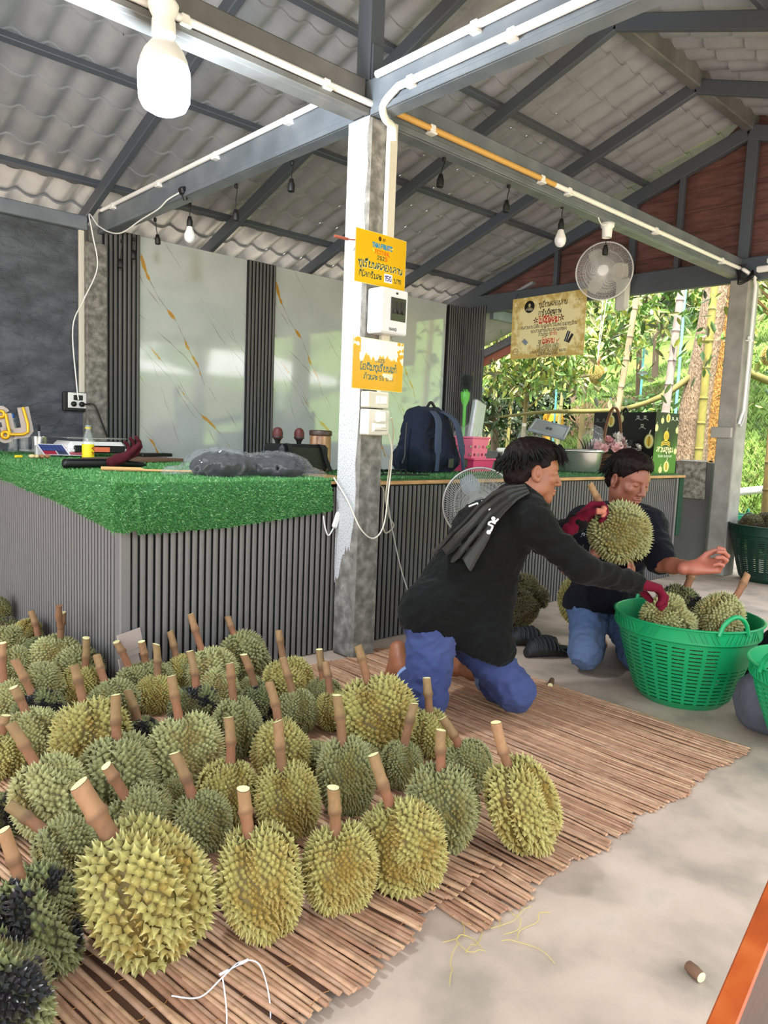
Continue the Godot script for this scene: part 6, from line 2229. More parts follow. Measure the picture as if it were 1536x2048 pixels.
func gift_box() -> void:
	var e1 := Vector3(0.98, 0, 0.20).normalized()
	var e2 := Vector3(0.20, 0, -0.98).normalized()
	var h := 0.545
	var w := 0.315
	var l := 0.72
	var org := Vector3(6.19, 0.945, -3.16)
	var o := thing("gift_box", "printed black and green durian carton at the far end of the counter", "box")
	var b := MB.new()
	var up := Vector3(0, h, 0)
	var q := org + e1 * w + e2 * l
	b.quad(org + e1 * w, q, q + up, org + e1 * w + up)
	b.quad(q, org + e2 * l, org + e2 * l + up, q + up)
	b.quad(org + up, org + e1 * w + up, q + up, org + e2 * l + up)
	b.quad(org + e2 * l, q, org + e1 * w, org)
	part("carton", b, mat(Color(0.05, 0.07, 0.05), 0.35), o)
	# green printed front
	var im := Image.create(232, 400, false, Image.FORMAT_RGB8)
	for y in 400:
		for x in 232:
			var k := clampf((y - 120.0 + 46.0 * sin(x * 0.035)) / 170.0, 0, 1)
			im.set_pixel(x, y, Color(0.035, 0.06, 0.035).lerp(Color(0.25, 0.46, 0.13), k))
	for y in range(60, 300):
		for x in range(20, 90):
			var k := 0.35 * exp(-pow((x - 55) / 22.0, 2.0)) * exp(-pow((y - 200) / 90.0, 2.0))
			im.set_pixel(x, y, im.get_pixel(x, y).lerp(Color(0.35, 0.5, 0.2), k))
	durian_print(im, Vector2(122, 34), 30, true)
	durian_print(im, Vector2(66, 52), 22, false)
	durian_print(im, Vector2(12, 100), 26, false)
	durian_print(im, Vector2(138, 352), 40, true)
	durian_print(im, Vector2(80, 374), 26, false)
	durian_print(im, Vector2(222, 110), 24, false)
	durian_print(im, Vector2(218, 250), 22, false)
	ink(im, "~~", 190, 62, 7, 1.6, Color(0.85, 0.87, 0.8))
	# golden emblem
	ink_disc(im, Vector2(116, 150), 26, 34, Color(0.90, 0.74, 0.20))
	for k in 5: ink_line(im, Vector2(104 + k * 6, 140), Vector2(106 + k * 6, 168), 1.2, Color(0.45, 0.36, 0.08))
	for k in 3:
		for s in 14: ink_line(im, Vector2(72 + s * 6, 196 + k * 11 - 14.0 * sin(PI * s / 14.0)), Vector2(78 + s * 6, 196 + k * 11 - 14.0 * sin(PI * (s + 1) / 14.0)), 3.0, Color(0.90, 0.74, 0.20))
	ink_line(im, Vector2(118, 116), Vector2(124, 96), 2.0, Color(0.8, 0.85, 0.6))
	ink(im, "สวนสุขุม", 112, 254, 4.6, 2.6, Color(0.97, 0.94, 0.72), 0.86)
	ink(im, "SUAN SUKHUM", 116, 290, 2.2, 1.2, Color(0.92, 0.93, 0.88))
	b = MB.new()
	b.quad(org, org + e1 * w, org + e1 * w + up, org + up, true)
	part("front_panel", b, print_mat(im), o, Transform3D(), "green printed panel with a golden emblem")
	im = Image.create(512, 400, false, Image.FORMAT_RGB8)
	im.fill(Color(0.018, 0.022, 0.018))
	durian_print(im, Vector2(150, 60), 44, true)
	durian_print(im, Vector2(235, 44), 30, false)
	durian_print(im, Vector2(470, 190), 50, true)
	durian_print(im, Vector2(500, 330), 30, false)
	ink(im, "~~", 400, 70, 9, 2.0, Color(0.7, 0.72, 0.66))
	ink(im, "~", 410, 130, 10, 2.0, Color(0.7, 0.72, 0.66))
	ink(im, "~~", 60, 90, 9, 2.0, Color(0.35, 0.38, 0.34))
	ink(im, "~", 330, 250, 12, 2.0, Color(0.30, 0.32, 0.28))
	b = MB.new()
	b.quad(org + e2 * l, org, org + up, org + e2 * l + up, true)
	part("side_panel", b, print_mat(im), o, Transform3D(), "black printed panel")
	b = MB.new()
	b.tube(curve([org + up + e2 * 0.40 + e1 * 0.1, org + up * 1.07 + e2 * 0.43 + e1 * 0.1, org + up + e2 * 0.47 + e1 * 0.1], 5), 0.010, 6, true)
	part("carry_loop", b, M.black, o)

# ---------------------------------------------------------------- things on the near counter
func build_front_counter_things() -> void:
	var Y := 0.952
	# gilded tube lettering on a clear-edged backing
	var o := thing("letter_sign", "cut-out sign of golden tube lettering at the left edge of the near counter", "sign", Transform3D(Basis(Vector3.UP, -0.25) * Basis(Vector3.BACK, 0.18), Vector3(1.13, 1.02, -5.55)))
	var u := 0.0285
	var b := MB.new()
	var polys: Array = []
	var strokes := text_strokes("สุขุม")
	var gold := MB.new()
	for st in strokes:
		var pl := PackedVector2Array()
		var path := []
		for q in st:
			pl.append(q * u)
			path.append(Vector3(q.x * u, q.y * u, 0.022))
		gold.tube(curve(path, 3), 0.011, 7, true)
		for e in Geometry2D.offset_polyline(pl, 0.036, Geometry2D.JOIN_ROUND, Geometry2D.END_ROUND): polys.append(e)
	var merged := true
	while merged:
		merged = false
		for i in polys.size():
			for k in range(i + 1, polys.size()):
				var r := Geometry2D.merge_polygons(polys[i], polys[k])
				if r.size() == 1:
					polys[i] = r[0]
					polys.remove_at(k)
					merged = true
					break
			if merged: break
	for p in polys:
		if not Geometry2D.is_polygon_clockwise(p): b.plate(p, -0.004, 0.008)
	part("backing", b, mat(Color(0.62, 0.57, 0.54), 0.3), o)
	part("lettering", gold, mat(Color(0.86, 0.64, 0.10), 0.25, 0.3), o, Transform3D(), "golden tube letters")
	# water bottles
	for k in 2:
		o = thing("water_bottle", ["blue-capped water bottle behind the golden sign, left one", "blue-capped water bottle behind the golden sign, right one"][k], "bottle", at(1.712 + k * 0.082, Y, -6.0), "water bottles behind the golden sign")
		b = MB.new()
		b.lathe([Vector2(0.001, 0.002), Vector2(0.030, 0.0), Vector2(0.034, 0.02), Vector2(0.031, 0.08), Vector2(0.034, 0.15), Vector2(0.028, 0.20), Vector2(0.013, 0.245), Vector2(0.013, 0.262)], 18)
		part("bottle", b, M.glass, o)
		b = MB.new()
		b.lathe([Vector2(0.017, 0.258), Vector2(0.017, 0.288), Vector2(0.001, 0.290)], 14)
		part("cap", b, mat(Color(0.08, 0.32, 0.62), 0.4), o)
	# steel cup with a marker on a white tray
	b = MB.new()
	b.xf = at(1.88, Y, -5.86)
	b.lathe([Vector2(0.001, 0.0), Vector2(0.12, 0.0), Vector2(0.16, 0.018), Vector2(0.155, 0.022), Vector2(0.11, 0.008), Vector2(0.001, 0.006)], 32)
	one("tray", b, M.white, "round white tray under the steel cup on the near counter", "tray")
	o = thing("steel_cup", "polished steel cup holding a marker pen", "cup", at(1.862, Y + 0.008, -5.86))
	b = MB.new()
	b.lathe([Vector2(0.001, 0.0), Vector2(0.050, 0.0), Vector2(0.052, 0.01), Vector2(0.054, 0.118), Vector2(0.051, 0.118), Vector2(0.048, 0.01), Vector2(0.001, 0.008)], 28)
	part("cup", b, M.steel, o)
	b = MB.new()
	b.tube([Vector3(0.0, 0.02, 0.01), Vector3(-0.012, 0.165, 0.025)], 0.008, 8)
	one("marker_pen", b, mat(Color(0.75, 0.76, 0.78), 0.4), "grey marker pen with a black cap standing in the steel cup", "pen", at(1.862, Y + 0.008, -5.86))
	b = MB.new()
	b.lathe([Vector2(0.010, 0.0), Vector2(0.012, 0.02), Vector2(0.006, 0.05), Vector2(0.001, 0.052)], 10)
	b.xf = Transform3D()
	part("cap", b, M.black, get_child(get_child_count() - 1), Transform3D(basis_y(Vector3(-0.08, 1, 0.1)), Vector3(-0.012, 0.16, 0.025)))
	# weighing scale
	o = thing("weighing_scale", "white price-computing scale with a sloping red and blue keypad", "scale", at(2.02, Y, -5.42, 0.05))
	b = MB.new()
	b.box(Vector3(0.06, 0.075, -0.02), Vector3(0.42, 0.07, 0.30), 0.025)
	b.box(Vector3(0.06, 0.045, -0.02), Vector3(0.44, 0.03, 0.32), 0.01)
	part("housing", b, M.white, o)
	b = MB.new()
	b.box(Vector3(0.07, 0.055, 0.135), Vector3(0.38, 0.055, 0.02), 0.008)
	part("dark_front", b, M.black, o)
	b = MB.new()
	b.box(Vector3(0.07, 0.055, 0.148), Vector3(0.13, 0.035, 0.004), 0.001)
	part("sticker", b, mat(Color(0.90, 0.45, 0.30), 0.6), o)
	b = MB.new()
	b.box(Vector3(0.06, 0.135, -0.02), Vector3(0.44, 0.008, 0.30), 0.003)
	b.box(Vector3(0.06, 0.12, -0.02), Vector3(0.06, 0.03, 0.06), 0.004)
	part("platter", b, M.steel, o)
	var im := Image.create(256, 128, false, Image.FORMAT_RGB8)
	im.fill(Color(0.88, 0.88, 0.90))
	im.fill_rect(Rect2i(8, 8, 130, 70), Color(0.15, 0.20, 0.42))
	im.fill_rect(Rect2i(8, 78, 70, 42), Color(0.62, 0.15, 0.25))
	im.fill_rect(Rect2i(84, 78, 54, 42), Color(0.20, 0.24, 0.34))
	im.fill_rect(Rect2i(148, 8, 100, 112), Color(0.60, 0.22, 0.28))
	for k in 24: im.fill_rect(Rect2i(16 + (k % 6) * 20, 14 + (k / 6) * 16, 14, 9), Color(0.30, 0.38, 0.60))
	for k in 20: im.fill_rect(Rect2i(154 + (k % 5) * 18, 16 + (k / 5) * 26, 13, 14), Color(0.72, 0.40, 0.42))
	b = MB.new()
	b.quad(Vector3(-0.32, 0.012, 0.12), Vector3(-0.03, 0.012, 0.20), Vector3(-0.03, 0.085, 0.06), Vector3(-0.32, 0.085, -0.02), true)
	part("keypad", b, print_mat(im), o, Transform3D(), "sloping keypad with red and blue keys")
	b = MB.new()
	b.plate(PackedVector2Array([Vector2(-0.33, 0.006), Vector2(-0.02, 0.006), Vector2(-0.02, 0.07), Vector2(-0.33, 0.07)]), -0.12, 0.0)
	b.xf = Transform3D()
	part("keypad_housing", b, M.white, o, Transform3D(Basis(Vector3.UP, -0.26), Vector3(0.0, 0, 0.06)))
	# board and dark tray under the scale
	b = MB.new()
	b.xf = at(2.10, Y + 0.012, -4.72, 0.35)
	b.box(Vector3.ZERO, Vector3(0.62, 0.022, 0.30), 0.004)
	one("wooden_board", b, mat(Color(0.42, 0.31, 0.24), 0.7), "worn brown board lying in front of the scale", "board")
	b = MB.new()
	b.xf = at(2.36, Y + 0.035, -4.98, 0.2)
	b.box(Vector3.ZERO, Vector3(0.26, 0.024, 0.10), 0.006)
	one("black_case", b, M.black, "flat black case behind the brown board", "case")
	# drink bottle with a yellow label
	o = thing("drink_bottle", "small glass drink bottle with a yellow label and red S on the near counter", "bottle", at(1.90, Y, -5.0))
	b = MB.new()
	b.lathe([Vector2(0.001, 0.003), Vector2(0.036, 0.0), Vector2(0.039, 0.01), Vector2(0.039, 0.105), Vector2(0.033, 0.13), Vector2(0.017, 0.19), Vector2(0.016, 0.215), Vector2(0.020, 0.218), Vector2(0.019, 0.228), Vector2(0.013, 0.229)], 24)
	part("bottle", b, M.glass, o)
	im = Image.create(256, 128, false, Image.FORMAT_RGB8)
	im.fill(Color(0.93, 0.86, 0.12))
	for k in [0, 1]:
		ink(im, "S", 60 + k * 128, 84, 9, 5.0, Color(0.72, 0.16, 0.10))
		ink(im, "~~~", 64 + k * 128, 108, 3, 1.5, Color(0.72, 0.16, 0.10))
	b = MB.new()
	b.lathe([Vector2(0.0398, 0.012), Vector2(0.0398, 0.100)], 28)
	for k in b.t.size(): b.t[k].y = 1.0 - b.t[k].y
	part("label", b, print_mat(im, 0.5), o, Transform3D(Basis(Vector3.UP, 0.9), Vector3.ZERO), "yellow label with a red S")
	b = MB.new()
	b.lathe([Vector2(0.0205, 0.205), Vector2(0.021, 0.214)], 18)
	part("cap_ring", b, mat(Color(0.85, 0.75, 0.1), 0.4), o)
	# black folded case, maroon glove, wooden stick
	b = MB.new()
	b.xf = Transform3D(Basis(Vector3.UP, 0.16), Vector3(1.56, Y + 0.024, -4.02))
	b.tube([Vector3(-0.18, 0, 0), Vector3(-0.17, 0, 0), Vector3(0.14, 0, 0), Vector3(0.30, -0.008, 0), Vector3(0.33, -0.01, 0)], [0.012, 0.027, 0.026, 0.014, 0.004], 12)
	b.box(Vector3(-0.02, 0.024, 0), Vector3(0.28, 0.006, 0.045), 0.002)
	one("folded_umbrella", b, M.black, "black folded umbrella case lying along the near counter", "umbrella")
	b = MB.new()
	hand_into(b, Vector3(1.70, Y + 0.05, -4.02), Basis(Vector3(0.3, 0, 0.95).normalized(), Vector3(0.90, 0.32, -0.28).normalized(), Vector3.UP).orthonormalized(), 1.0, [[0.7, 0.9, 0.5], [0.6, 0.9, 0.5], [0.7, 0.9, 0.5], [0.8, 0.9, 0.5]], [0.5, 0.8, 0.4, 0.0, 0.9, 0.4], lin(0.27, 0.09, 0.12), 0.001)
	one("work_glove", b, M.glove, "empty maroon work glove dropped on the black umbrella case", "glove")
	b = MB.new()
	b.tube([Vector3(1.50, Y + 0.012, -3.77), Vector3(1.66, Y + 0.013, -3.66), Vector3(1.68, Y + 0.010, -3.65), Vector3(2.05, Y + 0.008, -3.47)], [0.012, 0.012, 0.007, 0.006], 8)
	one("wooden_stick", b, mat(Color(0.72, 0.56, 0.34), 0.6), "thin pale wooden stick lying near the counter's front edge", "stick")
	# peeled seeds and a yellow clip
	o = thing("seed_pile", "small pile of brown and cream durian seeds on the turf", "seeds", at(1.59, Y, -5.05))
	for k in 6:
		b = MB.new()
		b.ell(Vector3(0.024 * (k % 4) - 0.03 + 0.006 * k, 0.014, 0.02 * (k / 3) - 0.01), Vector3(0.022, 0.013, 0.014), 10, 7, Basis(Vector3.UP, k * 1.1))
		part("seed", b, mat(Color(0.62, 0.44, 0.30) if k % 2 else Color(0.88, 0.79, 0.58), 0.6), o)
	b = MB.new()
	b.xf = at(1.49, Y + 0.009, -5.10, 0.2)
	b.box(Vector3.ZERO, Vector3(0.05, 0.018, 0.02), 0.005)
	one("clip", b, mat(Color(0.92, 0.80, 0.10), 0.4), "small yellow plastic clip on the turf left of the seeds", "clip")
	# bagged dark clothes
	b = MB.new()
	var f := Field.new(Vector3(1.72, 0.93, -3.70), Vector3(2.60, 1.16, -2.98), 0.011)
	f.ell(Vector3(1.98, 1.00, -3.38), Vector3(0.16, 0.070, 0.16), Basis(), 0.05)
	f.ell(Vector3(2.27, 0.995, -3.33), Vector3(0.17, 0.062, 0.17), Basis(), 0.05)
	f.clip(Vector3(2, 0.958, -3.3), Vector3.DOWN)
	f.into(b, lin(0.05, 0.07, 0.08), [], [wrinkles(81), 0.012, Vector3(6, 6, 9)])
	one("folded_clothes", b, M.cloth, "folded dark clothes inside the clear bag on the turf", "clothes")
	b = MB.new()
	f = Field.new(Vector3(1.66, 0.93, -3.80), Vector3(2.66, 1.20, -2.92), 0.012)
	f.ell(Vector3(1.97, 1.0, -3.38), Vector3(0.185, 0.088, 0.185), Basis(), 0.05)
	f.ell(Vector3(2.28, 0.995, -3.33), Vector3(0.19, 0.080, 0.19), Basis(), 0.05)
	f.ell(Vector3(1.85, 0.97, -3.45), Vector3(0.16, 0.018, 0.13), Basis(), 0.03)
	f.ell(Vector3(2.40, 0.97, -3.24), Vector3(0.13, 0.018, 0.12), Basis(), 0.03)
	f.clip(Vector3(2, 0.953, -3.3), Vector3.DOWN)
	f.into(b, Color.WHITE, [], [wrinkles(83), 0.018, Vector3(11, 11, 15)])
	one("clear_bag", b, M.film, "crinkled clear plastic bag of dark clothes on the near counter", "plastic bag")
	# speaker with two microphones
	o = thing("speaker", "black portable speaker with a shoulder strap on the counter beside the post", "speaker", at(2.62, Y, -3.55))
	b = MB.new()
	b.box(Vector3(0.0, 0.085, -0.06), Vector3(0.36, 0.165, 0.20), 0.022)
	part("cabinet", b, mat(Color(0.05, 0.055, 0.06), 0.5), o)
	b = MB.new()
	for k in 13: b.box(Vector3(0.0, 0.022 + k * 0.0105, 0.042), Vector3(0.32, 0.005, 0.004), 0.001)
	part("speaker_mesh", b, M.black, o)
	b = MB.new()
	for s in [-1.0, 1.0]:
		var mid := curve([Vector3(s * 0.11 - 0.02, 0.173, 0.0), Vector3(s * 0.12 - 0.01, 0.16, 0.052), Vector3(s * 0.13 + 0.01, 0.08, 0.056), Vector3(s * 0.145 + 0.03, 0.01, 0.058)], 5)
		for i in mid.size() - 1:
			b.quad(mid[i] + Vector3(0.015, 0, 0.002), mid[i] + Vector3(-0.015, 0, 0.002), mid[i + 1] + Vector3(-0.015, 0, 0.002), mid[i + 1] + Vector3(0.015, 0, 0.002))
			b.quad(mid[i + 1] + Vector3(0.015, 0, 0.0), mid[i + 1] + Vector3(-0.015, 0, 0.0), mid[i] + Vector3(-0.015, 0, 0.0), mid[i] + Vector3(0.015, 0, 0.0))
	part("strap", b, M.blackcloth, o)
	for k in 2:
		var mic := thing("microphone", ["dark red microphone head standing on the speaker, left of the pair", "dark red microphone head standing on the speaker, right of the pair"][k], "microphone", at(2.475 + k * 0.155, Y + 0.165, -3.60), "microphones on the speaker")
		b = MB.new()
		b.lathe([Vector2(0.012, 0.0), Vector2(0.017, 0.02), Vector2(0.024, 0.03)], 16)
		part("handle", b, M.black, mic)
		b = MB.new()
		b.lathe([Vector2(0.024, 0.03), Vector2(0.030, 0.04), Vector2(0.031, 0.068), Vector2(0.025, 0.088), Vector2(0.012, 0.097), Vector2(0.001, 0.099)], 18)
		part("head", b, bump(mat(Color(0.28, 0.07, 0.08), 0.6), grey_tex(0.4, 301, 1, 64), 0.1), mic)
		b = MB.new()
		b.lathe([Vector2(0.031, 0.036), Vector2(0.0325, 0.040), Vector2(0.031, 0.045)], 18)
		part("band", b, M.black, mic)
	# amber jar
	o = thing("jar", "tall amber jar with a dark lid behind the speaker, touching the post", "jar", at(2.87, Y, -3.70))
	b = MB.new()
	b.lathe([Vector2(0.001, 0.003), Vector2(0.064, 0.0), Vector2(0.068, 0.01), Vector2(0.068, 0.215), Vector2(0.062, 0.225)], 26)
	part("jar", b, tri_mat(noise_tex(0.03, [[0.0, Color(0.42, 0.28, 0.20)], [0.6, Color(0.66, 0.50, 0.36)], [1.0, Color(0.80, 0.68, 0.52)]], 311, 3, 128), Vector3(6, 1.0, 6), 0.2), o)
	b = MB.new()
	b.lathe([Vector2(0.070, 0.222), Vector2(0.073, 0.23), Vector2(0.073, 0.25), Vector2(0.066, 0.256), Vector2(0.001, 0.257)], 26)
	part("lid", b, mat(Color(0.24, 0.17, 0.14), 0.4), o)
	# power strip lead and lamp switch hanging under the turf
	b = MB.new()
	b.xf = Transform3D(Basis(Vector3.BACK, -0.35), Vector3(2.455, 0.735, -3.005))
	b.box(Vector3.ZERO, Vector3(0.035, 0.09, 0.02), 0.008)
	b.xf = Transform3D()
	b.tube(curve([Vector3(2.435, 0.69, -3.005), Vector3(2.40, 0.655, -3.0), Vector3(2.375, 0.70, -3.0), Vector3(2.37, 0.76, -3.01)], 5), 0.004, 6)
	one("inline_switch", b, M.white, "white inline switch dangling under the turf corner beside the post", "switch")
	# bunch of black leads
	b = MB.new()
	for k in 7:
		var x := 2.86 + k * 0.05
		b.tube(curve([Vector3(x, Y + 0.008, -3.35 - 0.03 * (k % 3)), Vector3(x + 0.08, Y + 0.03, -3.30), Vector3(x + 0.03, Y + 0.008, -3.22), Vector3(x + 0.16, Y + 0.006, -3.28 + 0.02 * k)], 5), 0.005, 5)
	one("cable_bundle", b, M.black, "tangle of black cables on the far counter beside the post", "cables")

func conduit(called: String, label: String, pts: Array, m: Material, rad: float, clips: Array, cn: Vector3) -> void:
	var o := thing(called, label, "conduit")
	var b := MB.new()
	b.tube(pts, rad, 10, true)
	part("pipe", b, m, o)
	for c in clips:
		var k := MB.new()
		var p: Vector3 = c
		k.box(p, Vector3(0.030, 0.030, 0.030).max(Vector3(rad, rad, rad) * 2.3), 0.005)
		k.box(p - Vector3(0, 0.024, 0) , Vector3(0.05, 0.012, 0.05) , 0.003)
		part("clip", k, M.white, o)

func tie(sgn: Image) -> void:
	pass

# ---------------------------------------------------------------- things on the concrete post
func build_post_things() -> void:
	var Z := -2.855
	var b := MB.new()
	b.box(Vector3(2.602, 2.05, Z + 0.012), Vector3(0.055, 1.40, 0.03), 0.003)
	one("cable_trunking", b, M.cream, "cream cable trunking running up the front of the concrete post", "trunking")
	# upper sign
	var im := Image.create(512, 384, false, Image.FORMAT_RGB8)
	im.fill(Color(0.83, 0.66, 0.04))
	var ink_c := Color(0.16, 0.26, 0.24)
	ink_disc(im, Vector2(230, 36), 15, 18, Color(0.25, 0.16, 0.08))
	ink(im, "BT", 275, 46, 2.6, 2.2, Color(0.35, 0.20, 0.08))
	ink(im, "THAI FRUITS", 258, 104, 5.0, 4.4, Color(0.12, 0.50, 0.70), 0.72)
	ink(im, "FESTIVAL", 262, 150, 4.6, 2.6, Color(0.82, 0.32, 0.10), 0.75)
	ink_line(im, Vector2(162, 122), Vector2(178, 136), 4.0, Color(0.95, 0.85, 0.4))
	ink_line(im, Vector2(352, 92), Vector2(368, 84), 4.0, Color(0.95, 0.85, 0.4))
	ink(im, "202", 246, 190, 4.4, 2.6, ink_c)
	ink(im, "5", 300, 190, 4.4, 2.6, Color(0.80, 0.25, 0.12))
	ink(im, "ทุเรียนคลองลาน", 258, 264, 7.0, 4.2, Color(0.85, 0.87, 0.72), 0.84)
	ink(im, "ทุเรียนคลองลาน", 256, 262, 7.0, 3.4, ink_c, 0.84)
	ink(im, "กิโลกรัมละ", 150, 336, 5.4, 2.8, ink_c, 0.84)
	im.fill_rect(Rect2i(286, 282, 84, 66), Color(0.93, 0.90, 0.90))
	ink(im, "150", 328, 332, 5.8, 3.6, Color(0.12, 0.18, 0.52), 0.8)
	ink(im, "บาท", 430, 336, 5.4, 2.8, ink_c, 0.84)
	sign_board("price_sign", "glossy yellow price sign at the top of the post, reading 150 baht per kilo", im, Vector3(2.541, 2.068, Z + 0.034), 0.345, 0.252, -0.0)
	# lower sign, its top worn to white
	im = Image.create(512, 384, false, Image.FORMAT_RGB8)
	im.fill(Color(0.83, 0.62, 0.06))
	var nz := FastNoiseLite.new()
	nz.seed = 15
	nz.frequency = 0.02
	nz.fractal_octaves = 3
	ink(im, "THAI FRUITS", 270, 60, 4.4, 2.4, Color(0.55, 0.30, 0.15), 0.75)
	ink(im, "2025", 262, 170, 4.2, 2.6, ink_c)
	ink(im, "ไอติมทุเรียนแท้", 256, 236, 6.6, 3.6, Color(0.20, 0.34, 0.34), 0.84)
	ink(im, "ถ้วยละ 50 บาท", 256, 306, 5.2, 3.0, Color(0.22, 0.34, 0.32), 0.84)
	for y in 384:
		for x in 512:
			var edge := 150.0 + 60.0 * nz.get_noise_2d(x * 0.6, 9.0) - (70.0 if x < 60 else 0.0)
			var n := nz.get_noise_2d(x, y)
			var k := 0.0
			if y < edge: k = clampf((edge - y) / 12.0, 0, 1)
			if x > 290 and x < 400 and absf(y - 268.0 - 14.0 * n) < 18.0 + 14.0 * n: k = 0.8
			if x > 440 and y < 150 and n > 0.0: k = 0.0
			if x < 70 and y < 110 and n > -0.1: k = 0.0
			if k > 0.0: im.set_pixel(x, y, im.get_pixel(x, y).lerp(Color(0.93, 0.93, 0.95), k * 0.93))
	sign_board("ice_cream_sign", "yellow ice cream price sign on the post, its top worn white", im, Vector3(2.551, 1.550, Z + 0.034), 0.350, 0.252, 0.0)
	# breaker box
	var o := thing("breaker_box", "white breaker box with a smoked window between the two yellow signs", "breaker box", at(2.578, 1.815, Z))
	b = MB.new()
	b.box(Vector3(0, 0, 0.055), Vector3(0.185, 0.222, 0.11), 0.008)
	part("housing", b, mat(Color(0.83, 0.84, 0.87), 0.35), o)
	b = MB.new()
	b.box(Vector3(0.022, 0.012, 0.110), Vector3(0.105, 0.115, 0.006), 0.002)
	part("window", b, mat(Color(0.20, 0.19, 0.18), 0.15), o)
	for k in 3:
		b = MB.new()
		b.box(Vector3(-0.008 + k * 0.03, 0.022, 0.113), Vector3(0.026, 0.055, 0.006), 0.001)
		b.box(Vector3(-0.008 + k * 0.03, 0.0, 0.119), Vector3(0.014, 0.018, 0.01), 0.002)
		part("breaker", b, mat(Color(0.13, 0.12, 0.12), 0.4), o)
	b = MB.new()
	b.xf = Transform3D(Basis(), Vector3(-0.035, -0.096, 0.1112))
	for st in text_strokes("NANO"): 
		var path := []
		for q in st: path.append(Vector3(q.x * 0.0022, q.y * 0.0024, 0))
		b.tube(path, 0.0013, 4, true)
	b.xf = Transform3D(Basis(), Vector3(0.0, 0.0, 0.0))
	b.ell(Vector3(0.01, 0.090, 0.111), Vector3(0.009, 0.006, 0.002), 10, 6)
	part("lettering", b, mat(Color(0.12, 0.12, 0.16), 0.5), o)
	# switch box and outlet box
	o = thing("switch_box", "cream wall switch box directly under the worn yellow sign", "switch", at(2.537, 1.372, Z))
	b = MB.new()
	b.box(Vector3(0, 0, 0.03), Vector3(0.148, 0.082, 0.06), 0.006)
	part("housing", b, M.cream, o)
	for k in 3:
		b = MB.new()
		b.box(Vector3(-0.008 + k * 0.026, 0.0, 0.061), Vector3(0.024, 0.040, 0.005), 0.002)
		b.box(Vector3(-0.008 + k * 0.026, -0.012, 0.0635), Vector3(0.020, 0.014, 0.005), 0.002)
		part("switch", b, M.white, o)
	o = thing("outlet_box", "cream double outlet box with a charger and a lead plugged in", "outlet", at(2.537, 1.258, Z))
	b = MB.new()
	b.box(Vector3(0, 0, 0.034), Vector3(0.150, 0.132, 0.068), 0.006)
	part("housing", b, M.cream, o)
	b = MB.new()
	b.box(Vector3(0.0, -0.028, 0.069), Vector3(0.095, 0.045, 0.004), 0.002)
	part("socket", b, M.white, o)
	b = MB.new()
	b.box(Vector3(-0.008, 0.028, 0.086), Vector3(0.050, 0.055, 0.04), 0.008)
	one("charger", b, M.white, "white phone charger plugged into the outlet box on the post", "charger", at(2.537, 1.258, Z))
	b = MB.new()
	b.tube([Vector3(-0.045, -0.034, 0.080), Vector3(0.04, -0.034, 0.084)], [0.011, 0.008], 8)
	one("plug", b, M.cream, "cream plug lying across the lower socket on the post", "plug", at(2.537, 1.258, Z))
	# hanging leads
	b = MB.new()
	var L := [Vector3(2.60, 1.205, Z + 0.075), Vector3(2.645, 1.10, Z + 0.06), Vector3(2.64, 0.90, Z + 0.05), Vector3(2.615, 0.72, Z + 0.05), Vector3(2.545, 0.655, Z + 0.05), Vector3(2.47, 0.71, Z + 0.03), Vector3(2.445, 0.84, -2.90), Vector3(2.44, 0.96, -3.02)]
	b.tube(curve(L, 7), 0.0042, 6)
	one("power_lead", b, M.cream, "cream power lead looping from the outlet round the post to the counter", "cable")
	b = MB.new()
	L = [Vector3(2.60, 1.285, Z + 0.09), Vector3(2.65, 1.20, Z + 0.06), Vector3(2.655, 1.0, Z + 0.03), Vector3(2.66, 0.86, Z + 0.01), Vector3(2.72, 0.76, -2.88), Vector3(2.76, 0.70, -2.88), Vector3(2.70, 0.665, -2.88), Vector3(2.675, 0.74, -2.88), Vector3(2.69, 0.90, -2.90), Vector3(2.70, 0.93, -3.0)]
	b.tube(curve(L, 7), 0.0042, 6)
	one("charging_lead", b, mat(Color(0.70, 0.66, 0.58), 0.5), "beige lead hanging in a narrow loop right of the post", "cable")
	b = MB.new()
	L = [Vector3(2.655, 0.93, Z + 0.03), Vector3(2.70, 0.80, -2.86), Vector3(2.76, 0.60, -2.86), Vector3(2.82, 0.40, -2.84), Vector3(2.90, 0.20, -2.80), Vector3(3.02, 0.02, -2.74), Vector3(3.30, 0.012, -2.70)]
	b.tube(curve(L, 7), 0.0036, 6)
	one("fan_lead", b, mat(Color(0.60, 0.60, 0.58), 0.5), "grey lead trailing from the post down to the standing fan", "cable")
	# copper rod through the post
	b = MB.new()
	b.tube([Vector3(2.33, 2.165, -2.94), Vector3(2.40, 2.16, -2.92)], 0.008, 8)
	b.tube([Vector3(2.40, 2.16, -2.92), Vector3(2.50, 2.155, Z + 0.02)], 0.004, 6)
	one("copper_rod", b, mat(Color(0.62, 0.34, 0.26), 0.4, 0.5), "short copper-ended wire sticking out left of the upper yellow sign", "wire")
	# outlet and pipes on the far post
	b = MB.new()
	b.xf = at(6.925, 1.34, -2.885)
	b.box(Vector3.ZERO, Vector3(0.04, 0.10, 0.19), 0.006)
	b.box(Vector3(-0.021, 0.0, 0.01), Vector3(0.004, 0.03, 0.012))
	one("outlet_box", b, mat(Color(0.62, 0.61, 0.57), 0.5), "grey double outlet box on the far pale post", "outlet")
	conduit("conduit", "pair of white conduits running down the far pale post", [Vector3(6.98, 2.74, -2.74), Vector3(7.0, 2.66, -2.73), Vector3(7.0, 1.55, -2.735), Vector3(6.955, 1.42, -2.75)], M.white, 0.013, [Vector3(7.0, 2.2, -2.74)], Vector3(0, 0, 1))
	b = MB.new()
